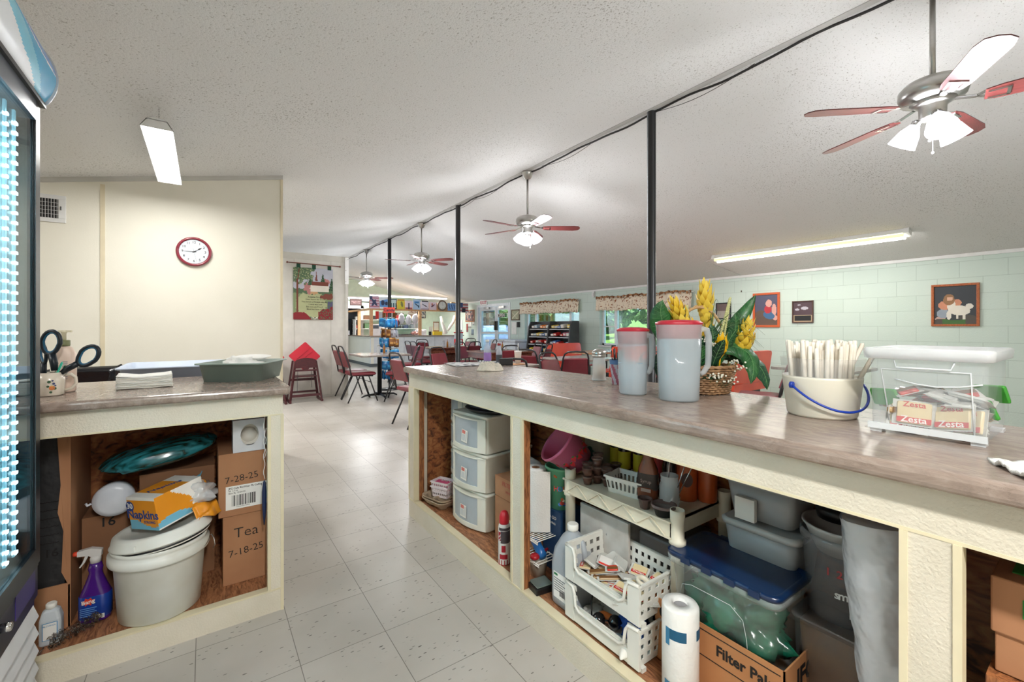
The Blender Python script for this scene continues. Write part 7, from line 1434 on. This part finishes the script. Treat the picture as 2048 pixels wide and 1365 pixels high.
def girl(u, v):
    if blob(u, v, .36, .70, .12, .09): return 2 if v < .71 and abs(u-.38) < .07 and v > .62 else 3
    if blob(u, v, .36, .63, .14, .13): return 3
    if blob(u, v, .60, .36, .26, .13, -.1) or blob(u, v, .84, .46, .09, .07) or (abs(u-.56) < .03 and .14 < v < .36) or (abs(u-.72) < .03 and .12 < v < .36) or blob(u, v, .36, .24, .06, .12): return 4
    if blob(u, v, .42, .48, .10, .16): return 4
    if blob(u, v, .26, .50, .16, .12) or blob(u, v, .56, .56, .10, .09): return 5
    if blob(u, v, .22, .28, .16, .12): return 6
    if v < .12+.02*math.sin(u*9): return 7 if .2 < u < .75 else 1
    if blob(u, v, .15, .12, .13, .09): return 8
    return 1 if blob(u, v, .8, .16, .2, .08) else 0
frame_pic(1.476, 1.041, 1.218, 1.755, .028, OAK, girl, 60, 66, cols('girl', (58, 62, 68), (84, 78, 72), (222, 176, 150), (150, 110, 76), (226, 220, 208), (206, 140, 110), (150, 160, 172), (70, 110, 58), (190, 160, 150)), 'oak-framed picture of a girl with a white dog on the green wall')
def kid(u, v):
    if blob(u, v, .62, .72, .14, .12): return 2
    if blob(u, v, .58, .52, .16, .14): return 3
    if blob(u, v, .62, .32, .26, .12, -.2): return 4
    if blob(u, v, .85, .5, .1, .2): return 2
    if blob(u, v, .9, .24, .12, .08): return 2
    return 1 if v < .4+.1*math.sin(u*6) else 0
frame_pic(3.735, 3.305, 1.21, 1.79, .035, mat('orange_frame', (206, 92, 40), .35), kid, 40, 52, cols('kid', (86, 86, 110), (104, 84, 74), (222, 168, 156), (196, 56, 66), (70, 110, 150)), 'orange-framed picture of a child behind the big green leaf')
frame_pic(3.12, 2.82, 1.278, 1.628, .018, m_wood('walnut_plaque', (92, 62, 52), (66, 42, 34)), lambda u, v: 2 if v < .34 and (v < .04 or v > .31 or u < .05 or u > .95) else 3 if v < .34 else 0 if v < .40 else 1 if (blob(u, v, .2, .62, .12, .06) or blob(u, v, .6, .68, .2, .08) or blob(u, v, .3, .85, .1, .03)) else 0, 34, 42, cols('plq', (84, 64, 72), (190, 186, 196), (180, 160, 130), (30, 32, 34)), 'dark walnut award plaque with a photo between the two pictures', 'plaque')
frame_pic(4.40, 4.12, 1.36, 1.66, .02, BLACK, lambda u, v: 0 if v > .5 else 1, 8, 8, cols('small', (110, 90, 90), (170, 160, 150)), 'small black-framed picture behind the flower basket')
frame_pic(10.99, 10.56, 1.43, 1.76, .03, m_wood('dark_gilt', (110, 84, 52), (80, 58, 36)), lambda u, v: 1 if abs((u-.5)*.8-(v-.5)) < .07 or abs((u-.3)+(v-.5)) < .04 else 0, 20, 16, cols('gilt', (170, 170, 140), (220, 216, 190)), 'gilt-framed picture right of the glass door')
on_wall(13.88, 13.25, 1.42, 1.84, lambda u, v: 0 if u < .05 or u > .95 or v < .06 or v > .94 else 1+int((noise.noise(Vector((int(u*9)*3.3, int(v*7)*5.1, 2)))+1)*2.4) % 4, 36, 28, cols('coll', (170, 110, 70), (216, 206, 196), (150, 110, 110), (90, 90, 100), (190, 170, 150)), 'photo_collage', 'framed photo collage on the green wall beyond the glass door', 'picture')
for i, (y, z, w, h_, c_) in enumerate(((13.7, 1.05, .12, .3, (150, 60, 56)), (13.45, 1.2, .25, .2, (220, 220, 214)), (13.3, .95, .16, .2, (130, 150, 170)), (13.25, 1.3, .12, .16, (230, 230, 226)), (14.1, 1.0, .5, .5, (214, 218, 222)))): on_wall(y+w, y, z, z+h_, lambda u, v: 0 if v > .3 or int(u*8) % 2 else 1, 10, 8, cols('note%d' % i, c_, (90, 90, 96)), 'wall_notice', ('red notice', 'white notice', 'small blue notice', 'tiny white notice', 'large pale notice')[i]+' pinned on the wall left of the glass door', 'notice', .003)
t = thing('exit_sign', 'white exit sign with red letters above the glass door', 'sign', (7.60, 12.78, 1.97)); t.rotation_euler[2] = R(-75); t.location = (7.66, 12.72, 1.96)
obj('housing', B().box((0, -.02, 0), (.34, .03, .19)), WHITE2, t, bev=.006); obj('lettering', B().text('EXIT', .145, at(.17, -.0215, .09, FY), 0, bold=.03), mat('exit_red', (176, 20, 46), .4), t)
obj('lamp_head', B().lathe([(.02, 0), (.035, .04), (.035, .06)], 14, 0, T(.04, .0, .2, rx=60)), WHITE2, t)
on_wall(10.98, 10.72, 1.0, 1.38, lambda u, v: 0, 2, 2, [PAPER], 'paper_notice', 'blank white notice below the gilt-framed picture', 'notice', .003)
t = thing('wall_phone', 'black wall fixture with a hanging cord beside the window', 'telephone', (RW-.02, 10.6, 1.22)); obj('body', B().box((-.04, -.05, 0), (.01, .05, .16)), BLACK, t, bev=.01); obj('cord', B().tube([(-.01, 0, 0), (-.01, .01, -.25), (-.01, -.02, -.6)], .004, 5), WHITE, t)
tag(obj('wall_sensor', B().box((-.04, -.04, 0), (.0, .04, .14)).box((-.06, -.03, .03), (-.04, .03, .1)), WHITE2, loc=(RW, 7.50, 1.945), bev=.006), 'white sensor box high on the green wall between the curtains', 'sensor')
t = thing('chest_freezer', 'white chest freezer against the wall, left of the snack rack', 'freezer', (6.96, 9.70, 0)); obj('body', B().box((0, 0, .0), (.62, 1.28, .80)), mat('freezer_white', (216, 220, 226), .35), t, bev=.012); obj('lid', B().box((-.01, -.01, .805), (.63, 1.29, .86)), mat('freezer_white', (216, 220, 226), .35), t, bev=.012); obj('handle', B().box((-.03, .55, .82), (-.01, .75, .85)), STEEL, t)
# valances
VAL = mat('sunflower_valance', (236, 222, 200), .9, col2=(150, 92, 56), scale=26, ramp=(.33, .43), detail=1); VAL2 = mat('valance_ruffle', (196, 150, 108), .9, col2=(110, 66, 40), scale=30, ramp=(.4, .6), detail=1)
for y1, y0, lb in ((10.48, 7.97, 'gathered brown floral valance over the farther window'), (7.38, 4.86, 'gathered brown floral valance over the nearer window')):
    t = thing('valance', lb, 'curtain', (RW, y1, 0)); L = y1-y0
    def vf(u, v, L=L): return (-.055-.018*math.sin(u*L*46+1.5*math.sin(u*30))*(.4+.6*(1-v))-.02*(1-v), -u*L, 1.60+.29*v+.012*math.sin(u*17)+.008*math.sin(u*L*46)*(1-v))
    obj('fabric', B().grid(vf, 220, 5), VAL, t, solid=.002)
    obj('ruffle', B().grid(lambda u, v, L=L: (-.06-.022*math.sin(u*L*60+2*math.sin(u*40)), -u*L, 1.885+.055*v+.010*math.sin(u*L*38+v)+.012*math.sin(u*17)), 240, 2), VAL2, t, solid=.002)
    obj('curtain_rod', B().tube([(-.05, .04, 1.90), (-.05, -L-.04, 1.90)], .008, 8), WHITE, t)
# snack rack
SRK = mat('charcoal_rack', (62, 60, 60), .5, bump=.1); SHG = mat('grey_shelf_edge', (170, 172, 174), .4)
t = thing('snack_rack', 'charcoal two-bay snack rack with grey shelf edges before the window', 'display rack', (0, 0, 0)); X0, X1, Ya, Yb, Zt = 7.12, 7.50, 7.78, 9.42, 1.37
side = [(X1, 0), (X1, Zt), (X0+.16, Zt), (X0+.09, Zt-.15), (X0+.05, Zt-.5), (X0, .55), (X0, 0)]
for y in (Ya, (Ya+Yb)/2, Yb): obj('side_panel', B().prism(side, -y-.02, -y+.02, 0, RX), SRK, t)
obj('back_panel', B().box((X1-.02, Ya, 0), (X1, Yb, Zt)), SRK, t)
zs = [(1.17, .12), (.97, .09), (.77, .07), (.56, .04), (.36, .02)]
for bi, (ya, yb) in enumerate((((Ya+Yb)/2+.02, Yb-.02), (Ya+.02, (Ya+Yb)/2-.02))):
    for z, xo in zs: s = obj('shelf_board', B().box((X0+xo, ya, z-.01), (X1-.02, yb, z)), SRK, t); obj('shelf_edge', B().box((X0+xo-.008, ya, z-.025), (X0+xo, yb, z+.004)), SHG, s)
r = random.Random(77); sc = [('red', (206, 50, 44)), ('orange', (234, 130, 40)), ('yellow', (232, 196, 60)), ('white', (230, 226, 220)), ('blue', (50, 110, 180)), ('brown', (120, 76, 50)), ('pale blue', (170, 196, 216)), ('pink', (210, 120, 140))]
rowcol = [[3, 6, 0, 1, 1], [3, 6, 2, 3, 4], [0, 7, 3, 0, 3], [2, 2, 6, 4, 0], [0, 2, 0, 3, 0]]
for bi, (ya, yb) in enumerate((((Ya+Yb)/2+.02, Yb-.02), (Ya+.02, (Ya+Yb)/2-.02))):
    for li, (z, xo) in enumerate(zs):
        for k in range(6):
            if r.random() < .12: continue
            ci = rowcol[(li+bi) % 5][(k+bi*2) % 5]; nm, c_ = sc[ci]; w = .10; h_ = r.uniform(.045, .085); y = yb-.06-.118*k-.06
            b = B().box((0, -w/2, 0), (.16, w/2, h_)).box((-.002, -w/2+.012, h_*.25), (0, w/2-.012, h_*.7), 1)
            o = tag(obj('snack_box', b, [mat('snack_'+nm, c_, .4), mat('snack_label', (236, 226, 210), .5)], loc=(X0+xo+.012, y, z+.001)), '%s snack box, %s in the %s row of the %s snack bay' % (nm, ('first', 'second', 'third', 'fourth', 'fifth', 'sixth')[k], ('top', 'second', 'third', 'fourth', 'bottom')[li], ('left', 'right')[bi]), 'snack'); o.rotation_euler = (0, R(-8), 0); o.location.z += .025
